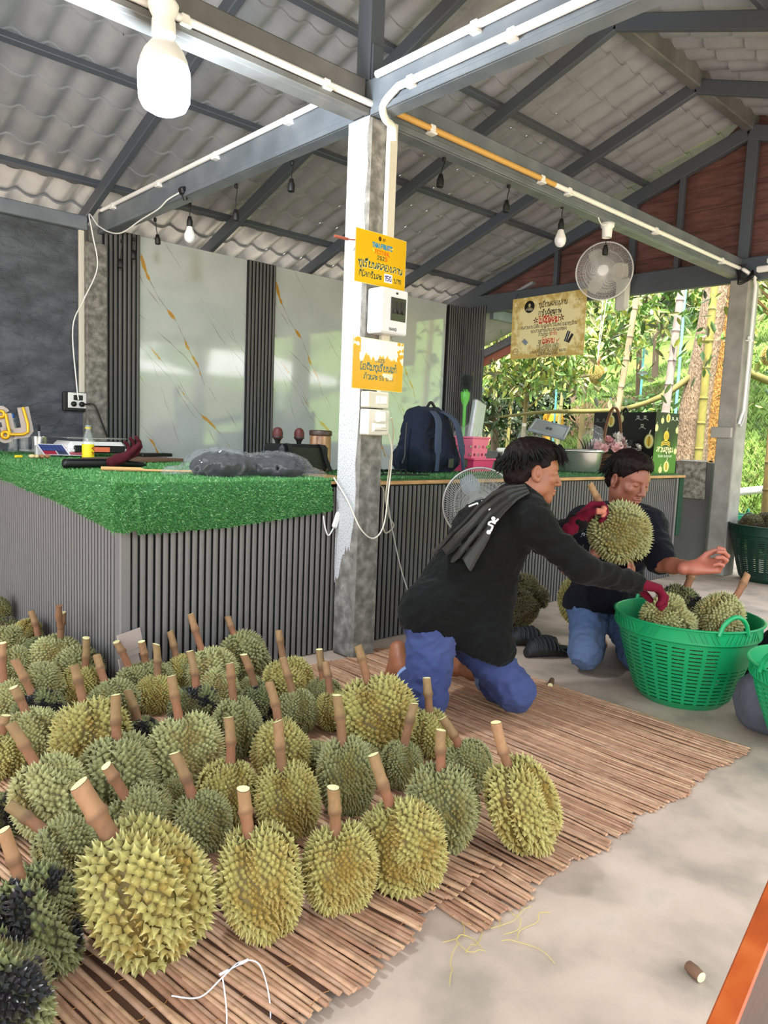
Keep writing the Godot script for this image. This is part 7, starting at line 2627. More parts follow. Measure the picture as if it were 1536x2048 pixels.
	b.tube(curve([Vector3(7.06, 2.70, -2.745), Vector3(7.05, 2.5, -2.74), Vector3(7.05, 1.6, -2.74), Vector3(6.99, 1.40, -2.75)], 5), 0.010, 8)
	one("conduit", b, mat(Color(0.70, 0.71, 0.72), 0.5), "thin grey conduit beside the white ones on the far post", "conduit")

func sign_board(called: String, label: String, im: Image, c: Vector3, w: float, h: float, tilt: float) -> void:
	var o := thing(called, label, "sign", Transform3D(Basis(Vector3.BACK, tilt), c))
	var b := MB.new()
	# slightly bowed card
	var rows := []
	for i in 2:
		var row := PackedVector3Array()
		for k in 13:
			var t := k / 12.0 - 0.5
			row.append(Vector3(t * w, (i - 0.5) * h, 0.004 - 0.010 * t * t * 4.0 * (0.5 + 0.5 * t)))
		rows.append(row)
	b.grid(rows)
	for k in b.t.size(): b.t[k].y = 1.0 - b.t[k].y
	part("face", b, print_mat(im, 0.18), o)
	b = MB.new()
	var back := []
	for r in rows:
		var q := PackedVector3Array()
		for p in r: q.append(Vector3(p.x * 1.012, p.y * 1.016, p.z - 0.003))
		back.append(q)
	b.grid(back, false, true)
	var fr := []
	for r in back:
		var q := PackedVector3Array()
		for p in r: q.append(p + Vector3(0, 0, 0.0022))
		fr.append(q)
	b.grid(fr)
	part("backing", b, mat(Color(0.88, 0.84, 0.60), 0.4), o)

# ---------------------------------------------------------------- things hung from the beams
func socket_drop(label: String, p: Vector3, drop: float, bulb: bool, swing := Vector3.ZERO) -> void:
	var o := thing("pendant_bulb" if bulb else "pendant_socket", label, "lamp" if bulb else "lamp socket", Transform3D(Basis(), p), "string of black lamp sockets under the beams")
	var q := Vector3(0, -drop, 0) + swing
	var b := MB.new()
	b.tube(curve([Vector3(0, 0.03, 0), Vector3(0.006, -0.02, 0), Vector3(0.0, -drop * 0.6, 0) + swing * 0.5, q], 4), 0.0032, 6, false)
	b.box(Vector3(0, 0.0, 0), Vector3(0.02, 0.03, 0.02), 0.004)
	part("cord", b, M.black, o)
	b = MB.new()
	b.xf = Transform3D(basis_y(Vector3(0, 1, 0) - swing * 3.0), q)
	b.lathe([Vector2(0.001, -0.068), Vector2(0.018, -0.068), Vector2(0.021, -0.062), Vector2(0.021, -0.025), Vector2(0.017, -0.018), Vector2(0.012, 0.004), Vector2(0.001, 0.006)], 16)
	part("socket", b, M.black, o)
	if bulb:
		b = MB.new()
		b.xf = Transform3D(Basis(), q)
		b.lathe([Vector2(0.018, -0.066), Vector2(0.024, -0.085), Vector2(0.038, -0.122), Vector2(0.0385, -0.130)], 20)
		part("collar", b, M.white, o)
		b = MB.new()
		b.xf = Transform3D(Basis(), q)
		b.lathe([Vector2(0.001, -0.180), Vector2(0.018, -0.176), Vector2(0.031, -0.163), Vector2(0.038, -0.143), Vector2(0.0385, -0.129)], 20)
		part("globe", b, mat(Color(0.86, 0.87, 0.90), 0.3), o)

func build_hanging_things() -> void:
	# the lit lamp
	var o := thing("hanging_lamp", "large lit LED lamp hanging from the near beam", "lamp", Transform3D(Basis(Vector3.BACK, 0.02), Vector3(1.362, 2.40, -2.80)))
	var b := MB.new()
	b.lathe([Vector2(0.001, 0.0), Vector2(0.050, 0.004), Vector2(0.082, 0.022), Vector2(0.096, 0.05), Vector2(0.099, 0.10), Vector2(0.098, 0.155), Vector2(0.092, 0.175)], 32)
	var glow := mat(Color(0.95, 0.97, 1.0), 0.5)
	glow.emission_enabled = true
	glow.emission = Color(0.93, 0.97, 1.0)
	glow.emission_energy_multiplier = 5.0
	part("globe", b, glow, o)
	b = MB.new()
	b.lathe([Vector2(0.0925, 0.172), Vector2(0.090, 0.19), Vector2(0.075, 0.225), Vector2(0.045, 0.262), Vector2(0.036, 0.275), Vector2(0.035, 0.292)], 28)
	part("collar", b, M.white, o)
	b = MB.new()
	b.lathe([Vector2(0.044, 0.285), Vector2(0.046, 0.29), Vector2(0.044, 0.335), Vector2(0.040, 0.345), Vector2(0.054, 0.372), Vector2(0.058, 0.392), Vector2(0.048, 0.408), Vector2(0.001, 0.41)], 24)
	part("holder", b, M.white, o)
	var lamp := OmniLight3D.new()
	lamp.name = "lamp_light"
	lamp.light_color = Color(0.93, 0.97, 1.0)
	lamp.light_energy = 1.3
	lamp.light_size = 0.09
	lamp.omni_range = 30.0
	lamp.omni_attenuation = 2.0
	lamp.shadow_enabled = true
	lamp.position = Vector3(0, 0.08, 0)
	o.add_child(lamp)
	b = MB.new()
	for k in 7:
		var a := k * 0.9
		b.tube(curve([Vector3(0.0, 0.40, 0.0), Vector3(cos(a) * 0.045 - 0.02, 0.432, sin(a) * 0.03), Vector3(cos(a) * 0.03, 0.458, 0.03 * sin(a)), Vector3(0.0, 0.445, 0)], 5), 0.008, 5)
	part("red_tie", b, mat(Color(0.55, 0.07, 0.12), 0.8), o, Transform3D(), "knot of red string")
	# white ceiling holder under the far beam
	o = thing("lamp_holder", "empty white lamp holder under the long beam near the wall fan", "lamp holder", at(4.80, 2.745, -2.93))
	b = MB.new()
	b.lathe([Vector2(0.001, -0.058), Vector2(0.030, -0.085), Vector2(0.034, -0.085), Vector2(0.037, -0.02), Vector2(0.047, -0.012), Vector2(0.050, 0.014), Vector2(0.001, 0.016)], 22)
	part("holder", b, M.white, o)
	b = MB.new()
	b.tube(curve([Vector3(-0.04, 0.0, 0.02), Vector3(-0.11, -0.02, 0.02), Vector3(-0.16, 0.02, 0.02), Vector3(-0.15, 0.07, 0.02)], 5), 0.004, 5)
	part("wire", b, M.white, o)
	# string of sockets along the tie beam and the long beam
	socket_drop("black lamp socket under the tie beam, nearest the concrete post", Vector3(2.60, 2.76, -3.70), 0.10, false, Vector3(-0.01, 0, 0.01))
	socket_drop("black lamp socket under the middle of the tie beam, right of the white bulb", Vector3(2.60, 2.76, -4.32), 0.15, false)
	socket_drop("small white bulb hanging under the tie beam before the pale wall slab", Vector3(2.60, 2.765, -4.94), 0.085, true)
	socket_drop("black lamp socket under the tie beam, left of the white bulb", Vector3(2.60, 2.76, -5.49), 0.11, false, Vector3(0.02, 0, 0))
	socket_drop("dark socket hanging before the left fluted strip, longer of two", Vector3(2.60, 2.70, -6.10), 0.15, false, Vector3(-0.01, 0, 0))
	socket_drop("dark socket hanging before the left fluted strip, shorter of two", Vector3(2.68, 2.72, -6.05), 0.09, false)
	socket_drop("tilted black lamp socket under the long beam, nearest the concrete post", Vector3(3.12, 2.755, -2.97), 0.095, false, Vector3(-0.02, 0, 0))
	socket_drop("black lamp socket under the middle of the long beam", Vector3(3.71, 2.755, -2.97), 0.095, false, Vector3(-0.012, 0, 0))
	socket_drop("small white bulb hanging under the long beam, left of the wall fan", Vector3(4.29, 2.765, -2.97), 0.085, true)
	socket_drop("black lamp socket hanging right over the wall fan", Vector3(4.86, 2.755, -2.97), 0.13, false)
	# plug and its white lead
	b = MB.new()
	b.xf = Transform3D(Basis(Vector3.BACK, 0.3), Vector3(2.475, 2.80, -4.80))
	b.box(Vector3.ZERO, Vector3(0.05, 0.05, 0.055), 0.01)
	b.tube([Vector3(0, -0.02, 0), Vector3(0, -0.06, 0)], [0.020, 0.016], 10)
	one("plug", b, M.black, "black plug on the side of the tie beam at the end of a white lead", "plug")
	b = MB.new()
	b.tube(curve([Vector3(2.47, 2.795, -4.83), Vector3(2.45, 2.77, -4.98), Vector3(2.45, 2.735, -5.12), Vector3(2.45, 2.71, -5.42), Vector3(2.44, 2.67, -5.72), Vector3(2.44, 2.72, -5.98), Vector3(2.42, 2.80, -6.16)], 6), 0.0055, 6)
	b.tube(curve([Vector3(2.42, 2.80, -6.16), Vector3(2.34, 2.86, -6.12), Vector3(2.36, 2.70, -6.10), Vector3(2.40, 2.45, -6.11), Vector3(2.30, 2.18, -6.14), Vector3(2.21, 1.95, -6.13), Vector3(2.235, 1.50, -6.12), Vector3(2.245, 1.38, -6.11)], 6), 0.0055, 6)
	one("white_lead", b, M.white, "white lead drooping along the tie beam and down the wall to the socket", "cable")
	b = MB.new()
	b.box(Vector3(2.315, 2.15, WZ + 0.025), Vector3(0.042, 1.42, 0.03), 0.004)
	one("cable_trunking", b, M.cream, "cream trunking running down the edge of the dark slate wall", "trunking")
	# wall socket
	o = thing("wall_socket", "black and white wall socket plate with plugs at the edge of the dark wall", "socket", at(2.258, 1.375, WZ + 0.02))
	b = MB.new()
	b.box(Vector3(-0.012, -0.01, 0.015), Vector3(0.175, 0.155, 0.04), 0.005)
	part("box", b, M.black, o)
	b = MB.new()
	b.box(Vector3(0.008, 0.0, 0.040), Vector3(0.15, 0.125, 0.012), 0.003)
	part("plate", b, M.white, o)
	b = MB.new()
	b.box(Vector3(0.012, 0.022, 0.048), Vector3(0.075, 0.042, 0.006), 0.002)
	part("switch", b, M.black, o)
	for k in 2:
		b = MB.new()
		b.xf = Transform3D(Basis(Vector3.RIGHT, PI / 2), Vector3(-0.028 + k * 0.065, -0.03, 0.05))
		b.lathe([Vector2(0.001, -0.005), Vector2(0.021, 0.0), Vector2(0.021, 0.02), Vector2(0.014, 0.03), Vector2(0.001, 0.032)], 14)
		one("plug", b, M.black, ["black plug in the wall socket by the dark wall, left one", "black plug in the wall socket by the dark wall, right one"][k], "plug", at(2.258, 1.375, WZ + 0.02), "plugs in the wall socket")
	b = MB.new()
	b.tube(curve([Vector3(2.31, 1.345, -6.16), Vector3(2.37, 1.34, -6.10), Vector3(2.43, 1.20, -6.09), Vector3(2.50, 1.0, -6.08), Vector3(2.44, 0.97, -5.95)], 7), 0.007, 6)
	one("black_lead", b, M.black, "black lead running from the wall socket to the scale", "cable")
	# conduits on the beams
	var cl := []
	for k in 4: cl.append(Vector3(2.468, 2.925, -3.55 - k * 0.80))
	conduit("conduit", "white conduit along the upper side of the tie beam, ending at the wall", [Vector3(2.465, 2.93, -3.20), Vector3(2.465, 2.93, -6.18)], M.white, 0.016, cl, Vector3(-1, 0, 0))
	cl = []
	for k in 4: cl.append(Vector3(2.20 - k * 0.72, 2.815, -2.878))
	conduit("conduit", "white conduit along the near beam above the lit lamp", [Vector3(2.48, 2.815, -2.875), Vector3(-2.5, 2.815, -2.875)], M.white, 0.017, cl, Vector3(0, 0, 1))
	cl = [Vector3(2.468, 2.93, -2.2), Vector3(2.468, 2.93, -1.4)]
	conduit("conduit", "upper of two white conduits on the beam that runs out to the front eave", [Vector3(2.465, 2.93, -2.82), Vector3(2.465, 2.93, 0.3)], M.white, 0.018, cl, Vector3(-1, 0, 0))
	cl = [Vector3(2.468, 2.83, -2.58), Vector3(2.468, 2.83, -2.0), Vector3(2.468, 2.83, -1.3)]
	conduit("conduit", "lower of two white conduits, bending down at the post into the trunking", curve([Vector3(2.602, 2.66, -2.83), Vector3(2.585, 2.725, -2.825), Vector3(2.51, 2.735, -2.80), Vector3(2.462, 2.775, -2.76), Vector3(2.460, 2.825, -2.66)], 6) + [Vector3(2.460, 2.83, 0.3)], M.white, 0.018, cl, Vector3(-1, 0, 0))
	cl = [Vector3(2.92, 2.83, -2.882), Vector3(3.92, 2.83, -2.882)]
	conduit("conduit", "yellowed conduit on the long beam, starting at the concrete post", [Vector3(2.66, 2.83, -2.880), Vector3(4.06, 2.83, -2.880)], M.pvc_yellow, 0.017, cl, Vector3(0, 0, 1))
	cl = [Vector3(4.22, 2.83, -2.882), Vector3(5.4, 2.83, -2.882), Vector3(6.6, 2.83, -2.882)]
	conduit("conduit", "white conduit on the far half of the long beam", curve([Vector3(4.06, 2.83, -2.880), Vector3(6.75, 2.83, -2.880), Vector3(6.95, 2.80, -2.82), Vector3(7.02, 2.72, -2.74)], 6), M.white, 0.017, cl, Vector3(0, 0, 1))
	# wall fan
	o = thing("wall_fan", "white wall fan hung on the gable beam under the roof", "fan")
	var fc := Vector3(6.86, 2.955, -4.19)
	var fb := look_basis(Vector3(-0.92, -0.08, 0.36))
	b = MB.new()
	grille(b, fc, fb, 0.285, 0.075, 110, 0.0018)
	part("grille", b, M.white, o)
	b = MB.new()
	blades(b, fc, fb, 0.28, 3)
	part("blades", b, mat(Color(0.74, 0.73, 0.68), 0.3), o)
	b = MB.new()
	b.xf = Transform3D(fb * Basis(Vector3.RIGHT, PI / 2), fc)
	b.lathe([Vector2(0.001, 0.085), Vector2(0.05, 0.088), Vector2(0.058, 0.08), Vector2(0.058, 0.072), Vector2(0.001, 0.07)], 24)
	part("badge", b, M.white, o)
	b = MB.new()
	b.xf = Transform3D(fb * Basis(Vector3.RIGHT, PI / 2), fc)
	b.lathe([Vector2(0.001, -0.20), Vector2(0.06, -0.19), Vector2(0.075, -0.10), Vector2(0.05, -0.03), Vector2(0.001, -0.02)], 20)
	part("motor", b, mat(Color(0.52, 0.52, 0.55), 0.4), o)
	b = MB.new()
	b.box(Vector3(7.03, 2.74, -4.06), Vector3(0.08, 0.34, 0.15), 0.03)
	b.tube([Vector3(7.0, 2.86, -4.08), fc - fb.z * 0.14], [0.03, 0.03], 10)
	part("bracket", b, mat(Color(0.80, 0.80, 0.77), 0.4), o)
	guarantee_poster()
	# small white cable box at the far post head
	b = MB.new()
	b.box(Vector3(7.0, 2.80, -2.62), Vector3(0.06, 0.05, 0.22), 0.01)
	b.box(Vector3(6.98, 2.86, -2.58), Vector3(0.05, 0.05, 0.12), 0.01)
	one("cable_box", b, M.white, "white cable clamp bracket beside the head of the far post", "bracket")
	b = MB.new()
	for k in 5: b.tube(curve([Vector3(6.98, 2.86, -2.90 + k * 0.02), Vector3(6.93, 2.76 - 0.02 * k, -2.86), Vector3(6.94, 2.72, -2.80 + 0.015 * k), Vector3(6.99, 2.80, -2.76)], 5), 0.005, 5)
	one("black_cables", b, M.black, "knot of black cables tied where the long beam meets the far post", "cables")

func guarantee_poster() -> void:
	var im := Image.create(700, 500, false, Image.FORMAT_RGB8)
	var nz := FastNoiseLite.new()
	nz.seed = 9
	nz.frequency = 0.012
	nz.fractal_octaves = 4
	for y in 500:
		for x in 700:
			var e := minf(minf(x, 700 - x), minf(y, 500 - y)) / 90.0
			var k := clampf(1.0 - e + nz.get_noise_2d(x, y) * 1.2, 0, 1)
			im.set_pixel(x, y, Color(0.95, 0.91, 0.70).lerp(Color(0.76, 0.62, 0.28), k * 0.75))
	var br := Color(0.28, 0.22, 0.12)
	var bk := Color(0.13, 0.10, 0.08)
	var rd := Color(0.78, 0.13, 0.12)
	ink_disc(im, Vector2(170, 78), 50, 50, Color(0.04, 0.04, 0.04))
	ink_disc(im, Vector2(170, 66), 13, 16, Color(0.75, 0.70, 0.50))
	for k in 3: ink_line(im, Vector2(150, 84 + k * 5), Vector2(190, 84 + k * 5), 1.2, Color(0.75, 0.70, 0.50))
	ink(im, "สวนสุขุม", 170, 106, 2.0, 1.2, Color(0.9, 0.88, 0.75), 0.85)
	ink(im, "ทุเรียนคลองลาน", 400, 92, 5.6, 2.2, br, 0.62)
	ink(im, "การันตีคุณภาพ", 372, 158, 5.4, 2.2, bk, 0.62)
	ink_line(im, Vector2(260, 170), Vector2(484, 170), 1.6, bk)
	ink(im, "ไม่ดีมีเคลม", 366, 220, 6.4, 3.0, rd, 0.62)
	for c in [Vector2(240, 196), Vector2(486, 196)]:
		for k in 5:
			var a: float = TAU * k / 5.0 + 0.5
			ink_line(im, c + Vector2(cos(a), sin(a)) * 9.0, c + Vector2(cos(a + 0.35), sin(a + 0.35)) * 22.0, 4.0, Color(0.35, 0.08, 0.06))
	ink(im, "คนสวนขาย ได้คืน ต้องมีคลิปวีดีโอพร้อมแกะทุเรียน", 362, 258, 3.7, 1.1, bk, 0.62)
	ink(im, "ของสวนเท่านั้นส่งมาทางแชทเพจ", 366, 294, 3.7, 1.1, bk, 0.62)
	ink(im, "สวนสุขุม ๆ", 330, 326, 3.7, 1.1, bk, 0.62)
	ink(im, "เท่านั้น", 420, 326, 3.7, 1.2, rd, 0.62)
	ink(im, "ไม่เคลม", 372, 386, 5.6, 2.4, rd, 0.62)
	for k in 4: ink_line(im, Vector2(278 + (k % 2) * 18, 362 + (k / 2) * 18), Vector2(286 + (k % 2) * 14, 370 + (k / 2) * 14), 3.6, Color(0.25, 0.10, 0.06))
	ink_line(im, Vector2(448, 368), Vector2(456, 380), 3.0, Color(0.80, 0.35, 0.25))
	ink_line(im, Vector2(456, 380), Vector2(474, 360), 3.0, Color(0.80, 0.35, 0.25))
	ink(im, "กรณี 1. เนื้อเหลือง เม็ดลีบ", 366, 414, 3.0, 0.9, bk, 0.62)
	ink(im, "2. สุกเกินสุข ไม่รับเปลี่ยน", 366, 438, 3.0, 0.9, bk, 0.62)
	ink(im, "3. ขนส่งล่าช้าเกินกำหนดเวลาสุก ของสด", 366, 462, 3.0, 1.0, bk, 0.62)
	ink(im, "4. ไม่มีคลิปตอนแกะกล่อง", 366, 484, 3.0, 1.0, bk, 0.62)
	for q in [Vector2(132, 372), Vector2(150, 388)]:
		for s in 22: ink_line(im, q + Vector2(-22 + s, -14 + s * 0.8), q + Vector2(2 + s, -36 + s * 0.8), 1.2, Color(0.55, 0.60, 0.66) if s % 6 else Color(0.2, 0.25, 0.3))
	for s in 26: ink_line(im, Vector2(548 + s, 306 + s * 0.35), Vector2(520 + s, 384 + s * 0.35), 1.4, Color(0.08, 0.08, 0.09) if s < 10 or s > 16 else Color(0.65, 0.68, 0.72))
	for s in 18: ink_line(im, Vector2(586 + s, 330 + s * 0.6), Vector2(548 + s, 392 + s * 0.6), 1.4, Color(0.10, 0.10, 0.11))
	for c in [Vector2(60, 70), Vector2(640, 70), Vector2(60, 440), Vector2(640, 440)]:
		for k in 6:
			var a := k * 1.05
			ink_line(im, c, c + Vector2(cos(a), sin(a)) * 38.0, 1.6, Color(0.50, 0.40, 0.18, 0.7))
	for k in 24: ink_line(im, Vector2(50, 440) + Vector2(cos(k * 0.26), sin(k * 0.26)) * 26.0, Vector2(50, 440) + Vector2(cos(k * 0.26 + 0.26), sin(k * 0.26 + 0.26)) * 26.0, 2.2, Color(0.55, 0.38, 0.16))
	var o := thing("guarantee_poster", "cream and brown printed quality guarantee banner hanging from the gable beam", "poster", Transform3D(Basis(Vector3.UP, -PI / 2) * Basis(Vector3.BACK, 0.012), Vector3(7.02, 2.485, -4.965)))
	var b := MB.new()
	b.quad(Vector3(-0.49, -0.345, 0.004), Vector3(0.49, -0.345, 0.004), Vector3(0.49, 0.345, 0.004), Vector3(-0.49, 0.345, 0.004), true)
	part("face", b, print_mat(im, 0.4), o)
	b = MB.new()
	b.box(Vector3.ZERO, Vector3(0.985, 0.695, 0.006))
	part("backing", b, mat(Color(0.78, 0.72, 0.52), 0.5), o)
	b = MB.new()
	for s in [-0.46, 0.46]: b.tube([Vector3(s, 0.34, 0), Vector3(s * 0.98, 0.42, -0.04)], 0.003, 5)
	part("ties", b, M.black, o)

# ---------------------------------------------------------------- things on the floor
func build_floor_things() -> void:
	# black slip-ons
	for k in 2:
		var p: Vector3 = [Vector3(3.53, 0, -2.46), Vector3(3.42, 0, -2.27)][k]
		var b := MB.new()
		var rows := []
		var bs := Basis(Vector3.UP, -2.1 + k * 0.1)
		for i in 17:
			var s := i / 16.0
			var w := 0.064 * pow(sin(PI * clampf(0.10 + s * 0.84, 0, 1)), 0.5) + 0.006 * sin(s * 40.0) * (1.0 if s > 0.3 else 0.0)
			var h := 0.045 + 0.062 * smoothstep(0.22, 0.52, s) * (1.0 - smoothstep(0.82, 1.05, s)) + 0.004 * sin(s * 55.0)
			var row := PackedVector3Array()
			for q in 14:
				var a := -TAU * q / 14.0
				row.append(p + bs * Vector3(cos(a) * w, maxf(0.0, h * 0.5 + sin(-a) * h * 0.5), (s - 0.5) * 0.29))
			rows.append(row)
		b.grid(rows, true, true)
		for q in [rows[0], rows[-1]]:
			var c := Vector3.ZERO
			for v in q: c += v / q.size()
			for z in q.size():
				if q == rows[0]: b.tri(c, q[z], q[(z + 1) % q.size()])
				else: b.tri(c, q[(z + 1) % q.size()], q[z])
		var o := thing("slip_on_shoe", ["black ribbed slip-on shoe nearer the fan base, left of the pair", "black ribbed slip-on shoe nearer the second man's knee, right of the pair"][k], "shoe", Transform3D(), "pair of black slip-on shoes")
		part("upper", b, mat(Color(0.075, 0.08, 0.08), 0.7), o)
		b = MB.new()
		for r in 6:
			var s := 0.42 + r * 0.085
			var w := 0.066 * pow(sin(PI * clampf(0.10 + s * 0.84, 0, 1)), 0.5)
			var h := 0.048 + 0.062 * smoothstep(0.22, 0.52, s) * (1.0 - smoothstep(0.82, 1.05, s))
			var pts := []
			for q in 11:
				var a := PI * q / 10.0
				pts.append(p + bs * Vector3(cos(a) * w, h * 0.5 + sin(a) * h * 0.5, (s - 0.5) * 0.29))
			b.tube(pts, 0.006, 5)
		part("ribs", b, mat(Color(0.11, 0.115, 0.115), 0.7), o)
		b = MB.new()
		b.ell(p + bs * Vector3(0, 0.047, -0.085), Vector3(0.040, 0.006, 0.05), 14, 6, bs)
		part("insole", b, mat(Color(0.04, 0.04, 0.045), 0.8), o)
	# scrap of cardboard against the counter
	var b := MB.new()
	b.xf = Transform3D(Basis(Vector3.UP, 0.15) * Basis(Vector3.RIGHT, -0.12) * Basis(Vector3.BACK, 0.13), Vector3(1.33, 0.245, -3.02))
	b.box(Vector3.ZERO, Vector3(0.115, 0.11, 0.006), 0.001)
	b.box(Vector3(0, -0.026, 0.003), Vector3(0.113, 0.004, 0.004), 0.001)
	b.box(Vector3(-0.02, -0.12, -0.004), Vector3(0.10, 0.14, 0.006), 0.001)
	one("cardboard_scrap", b, mat(Color(0.66, 0.60, 0.57), 0.8), "pale cardboard scrap leaning on the corner of the near counter", "cardboard")
	# cut stalk ends
	for q in [[Vector3(3.02, 0.012, -1.98), 0.5, "sliver of brown stalk on the concrete beside the far edge of the mat", 0.045], [Vector3(1.60, 0.014, -0.62), 1.2, "short cut stalk stub on the concrete near the wooden plank", 0.020]]:
		b = MB.new()
		b.xf = Transform3D(Basis(Vector3.UP, q[1]) * Basis(Vector3.BACK, PI / 2), q[0])
		b.lathe([Vector2(0.001, -q[3]), Vector2(0.012, -q[3]), Vector2(0.014, 0.0), Vector2(0.012, q[3]), Vector2(0.001, q[3])], 10)
		var o := one("stalk_stub", b, mat(Color(0.42, 0.30, 0.22), 0.8), q[2], "stalk")
		b = MB.new()
		b.xf = Transform3D(Basis(Vector3.UP, q[1]) * Basis(Vector3.BACK, PI / 2), q[0])
		b.lathe([Vector2(0.0122, q[3]), Vector2(0.011, q[3] + 0.001), Vector2(0.001, q[3] + 0.0012)], 10)
		part("cut_face", b, M.cut, o)
	# white string loop on the near mat
	b = MB.new()
	b.tube(curve([Vector3(0.655, 0.035, -1.285), Vector3(0.70, 0.03, -1.25), Vector3(0.735, 0.075, -1.22), Vector3(0.79, 0.07, -1.24), Vector3(0.83, 0.05, -1.225), Vector3(0.80, 0.02, -1.14), Vector3(0.73, 0.014, -1.06), Vector3(0.66, 0.014, -1.03)], 7), 0.0017, 6)
	b.tube(curve([Vector3(0.735, 0.075, -1.22), Vector3(0.71, 0.04, -1.16), Vector3(0.66, 0.02, -1.09), Vector3(0.60, 0.022, -1.05), Vector3(0.54, 0.02, -1.01)], 7), 0.0016, 6)
	for s in 2:
		b.box(Vector3(0.76 + s * 0.02, 0.073, -1.232), Vector3(0.05, 0.003, 0.007), 0.001)
	one("white_string", b, mat(Color(0.85, 0.85, 0.87), 0.5), "loop of white packing string lying on the near reed mat", "string")
	# yellow raffia
	b = MB.new()
	var r := RandomNumberGenerator.new()
	r.seed = 6
	for k in 11:
		var p := Vector3(1.30 + r.randf_range(-0.08, 0.10), 0.006, -1.0 + r.randf_range(-0.06, 0.05))
		var pts := [p]
		var a := r.randf() * TAU
		for i in 5:
			a += r.randf_range(-0.9, 0.9)
			p += Vector3(cos(a), 0, sin(a)) * r.randf_range(0.015, 0.04)
			p.y = r.randf_range(0.002, 0.010)
			pts.append(p)
		b.tube(curve(pts, 5), 0.0008, 4)
	one("raffia_strands", b, mat(Color(0.80, 0.72, 0.32), 0.6), "tangle of yellow raffia strands at the corner between the two mats", "raffia")
	# varnished plank close to the camera
	var p0 := Vector3(1.044, 0.662, -0.323)
	var p1 := Vector3(0.762, 0.571, -0.298)
	var CR := Vector3(0.734, 0.040, 0.678)
	var CU := Vector3(0.043, 0.994, -0.105)
	var CF := Vector3(0.678, -0.106, -0.728)
	var e := (p1 - p0).normalized()
	var nD := (CR * 0.5 - CU * 0.2 - CF * 0.85)
	nD = (nD - e * nD.dot(e)).normalized()
	var nO := e.cross(nD)
	if nO.dot(CR) > 0: nO = -nO
	var mid := (p0 + p1) * 0.5 + CR * 0.050 - CU * 0.012
	var o := thing("wooden_chair_back", "varnished orange-edged wooden plank close up in the lower right corner", "chair")
	b = MB.new()
	var bs := Basis(e, nO, e.cross(nO))
	var sd: float = signf(bs.z.dot(nD))
	b.xf = Transform3D(bs, mid - nD * 0.013 - nO * 0.13)
	b.box(Vector3.ZERO, Vector3(0.85, 0.26, 0.026), 0.005)
	part("plank", b, bump(tri_mat(noise_tex(0.012, [[0.0, Color(0.10, 0.03, 0.025)], [0.5, Color(0.16, 0.045, 0.035)], [1.0, Color(0.24, 0.075, 0.05)]], 401, 4, 256), Vector3(1.0, 6.0, 6.0), 0.3, 0.0, false), grey_tex(0.05, 402, 3, 128), 0.03), o)
	b = MB.new()
	b.xf = Transform3D(bs, mid - nD * 0.013 + nO * 0.001)
	b.box(Vector3.ZERO, Vector3(0.85, 0.006, 0.028), 0.002)
	part("worn_edge", b, tri_mat(noise_tex(0.02, [[0.0, Color(0.50, 0.20, 0.06)], [0.5, Color(0.63, 0.28, 0.09)], [0.8, Color(0.70, 0.38, 0.18)], [1.0, Color(0.78, 0.55, 0.38)]], 403, 4, 256), Vector3(2, 2, 2), 0.35), o, Transform3D(), "worn orange edge")

# ---------------------------------------------------------------- the orchard slope outside
func land(x: float, z: float) -> float:
	var d := maxf(0.0, x - 8.9)
	var s := lerpf(0.13, 0.30, smoothstep(-15.0, -5.0, z)) 
	var far := smoothstep(9.0, 26.0, d) * 0.14
	var h := d * (s + far) - 0.06
	h += 0.10 * sin(x * 0.9 + z * 0.4) * smoothstep(0.0, 3.0, d) + 0.22 * sin(x * 0.31 - z * 0.37 + 1.0) * smoothstep(2.0, 9.0, d)
	# bank behind the first grass
	h += 0.75 * smoothstep(4.6, 6.4, d + 0.10 * (z + 8.0)) * smoothstep(-4.0, -7.0, z)
	return h

func leaf_mesh(l: float, w: float) -> ArrayMesh:
	var b := MB.new()
	var mid := [Vector3(0, 0, 0), Vector3(0, l * 0.35, 0.02 * l), Vector3(0, l * 0.75, -0.03 * l), Vector3(0, l, -0.14 * l)]
	var wd := [0.05, 1.0, 0.75, 0.0]
	for s in [-1.0, 1.0]:
		for k in 3:
			var a: Vector3 = mid[k]
			var c: Vector3 = mid[k + 1]
			var ao := a + Vector3(s * w * wd[k], 0, -0.35 * w * wd[k])
			var co := c + Vector3(s * w * wd[k + 1], 0, -0.35 * w * wd[k + 1])
			if s > 0: b.quad(a, ao, co, c)
			else: b.quad(c, co, ao, a)
	return b.mesh()

var leaf: ArrayMesh
var leafm: StandardMaterial3D

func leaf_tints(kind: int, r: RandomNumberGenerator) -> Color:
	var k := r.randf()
	if kind == 0:   # yellow-green, with sunlight put into the tint
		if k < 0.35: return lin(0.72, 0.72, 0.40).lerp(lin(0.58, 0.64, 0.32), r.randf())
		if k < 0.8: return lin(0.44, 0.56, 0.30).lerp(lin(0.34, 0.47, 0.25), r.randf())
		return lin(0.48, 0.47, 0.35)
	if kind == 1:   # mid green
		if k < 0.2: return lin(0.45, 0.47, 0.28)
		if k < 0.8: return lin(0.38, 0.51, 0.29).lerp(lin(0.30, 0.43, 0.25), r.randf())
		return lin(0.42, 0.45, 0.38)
	if k < 0.75: return lin(0.16, 0.24, 0.14).lerp(lin(0.12, 0.18, 0.11), r.randf())  # darkest set, with shade put into the leaf colour
	return lin(0.32, 0.37, 0.28)

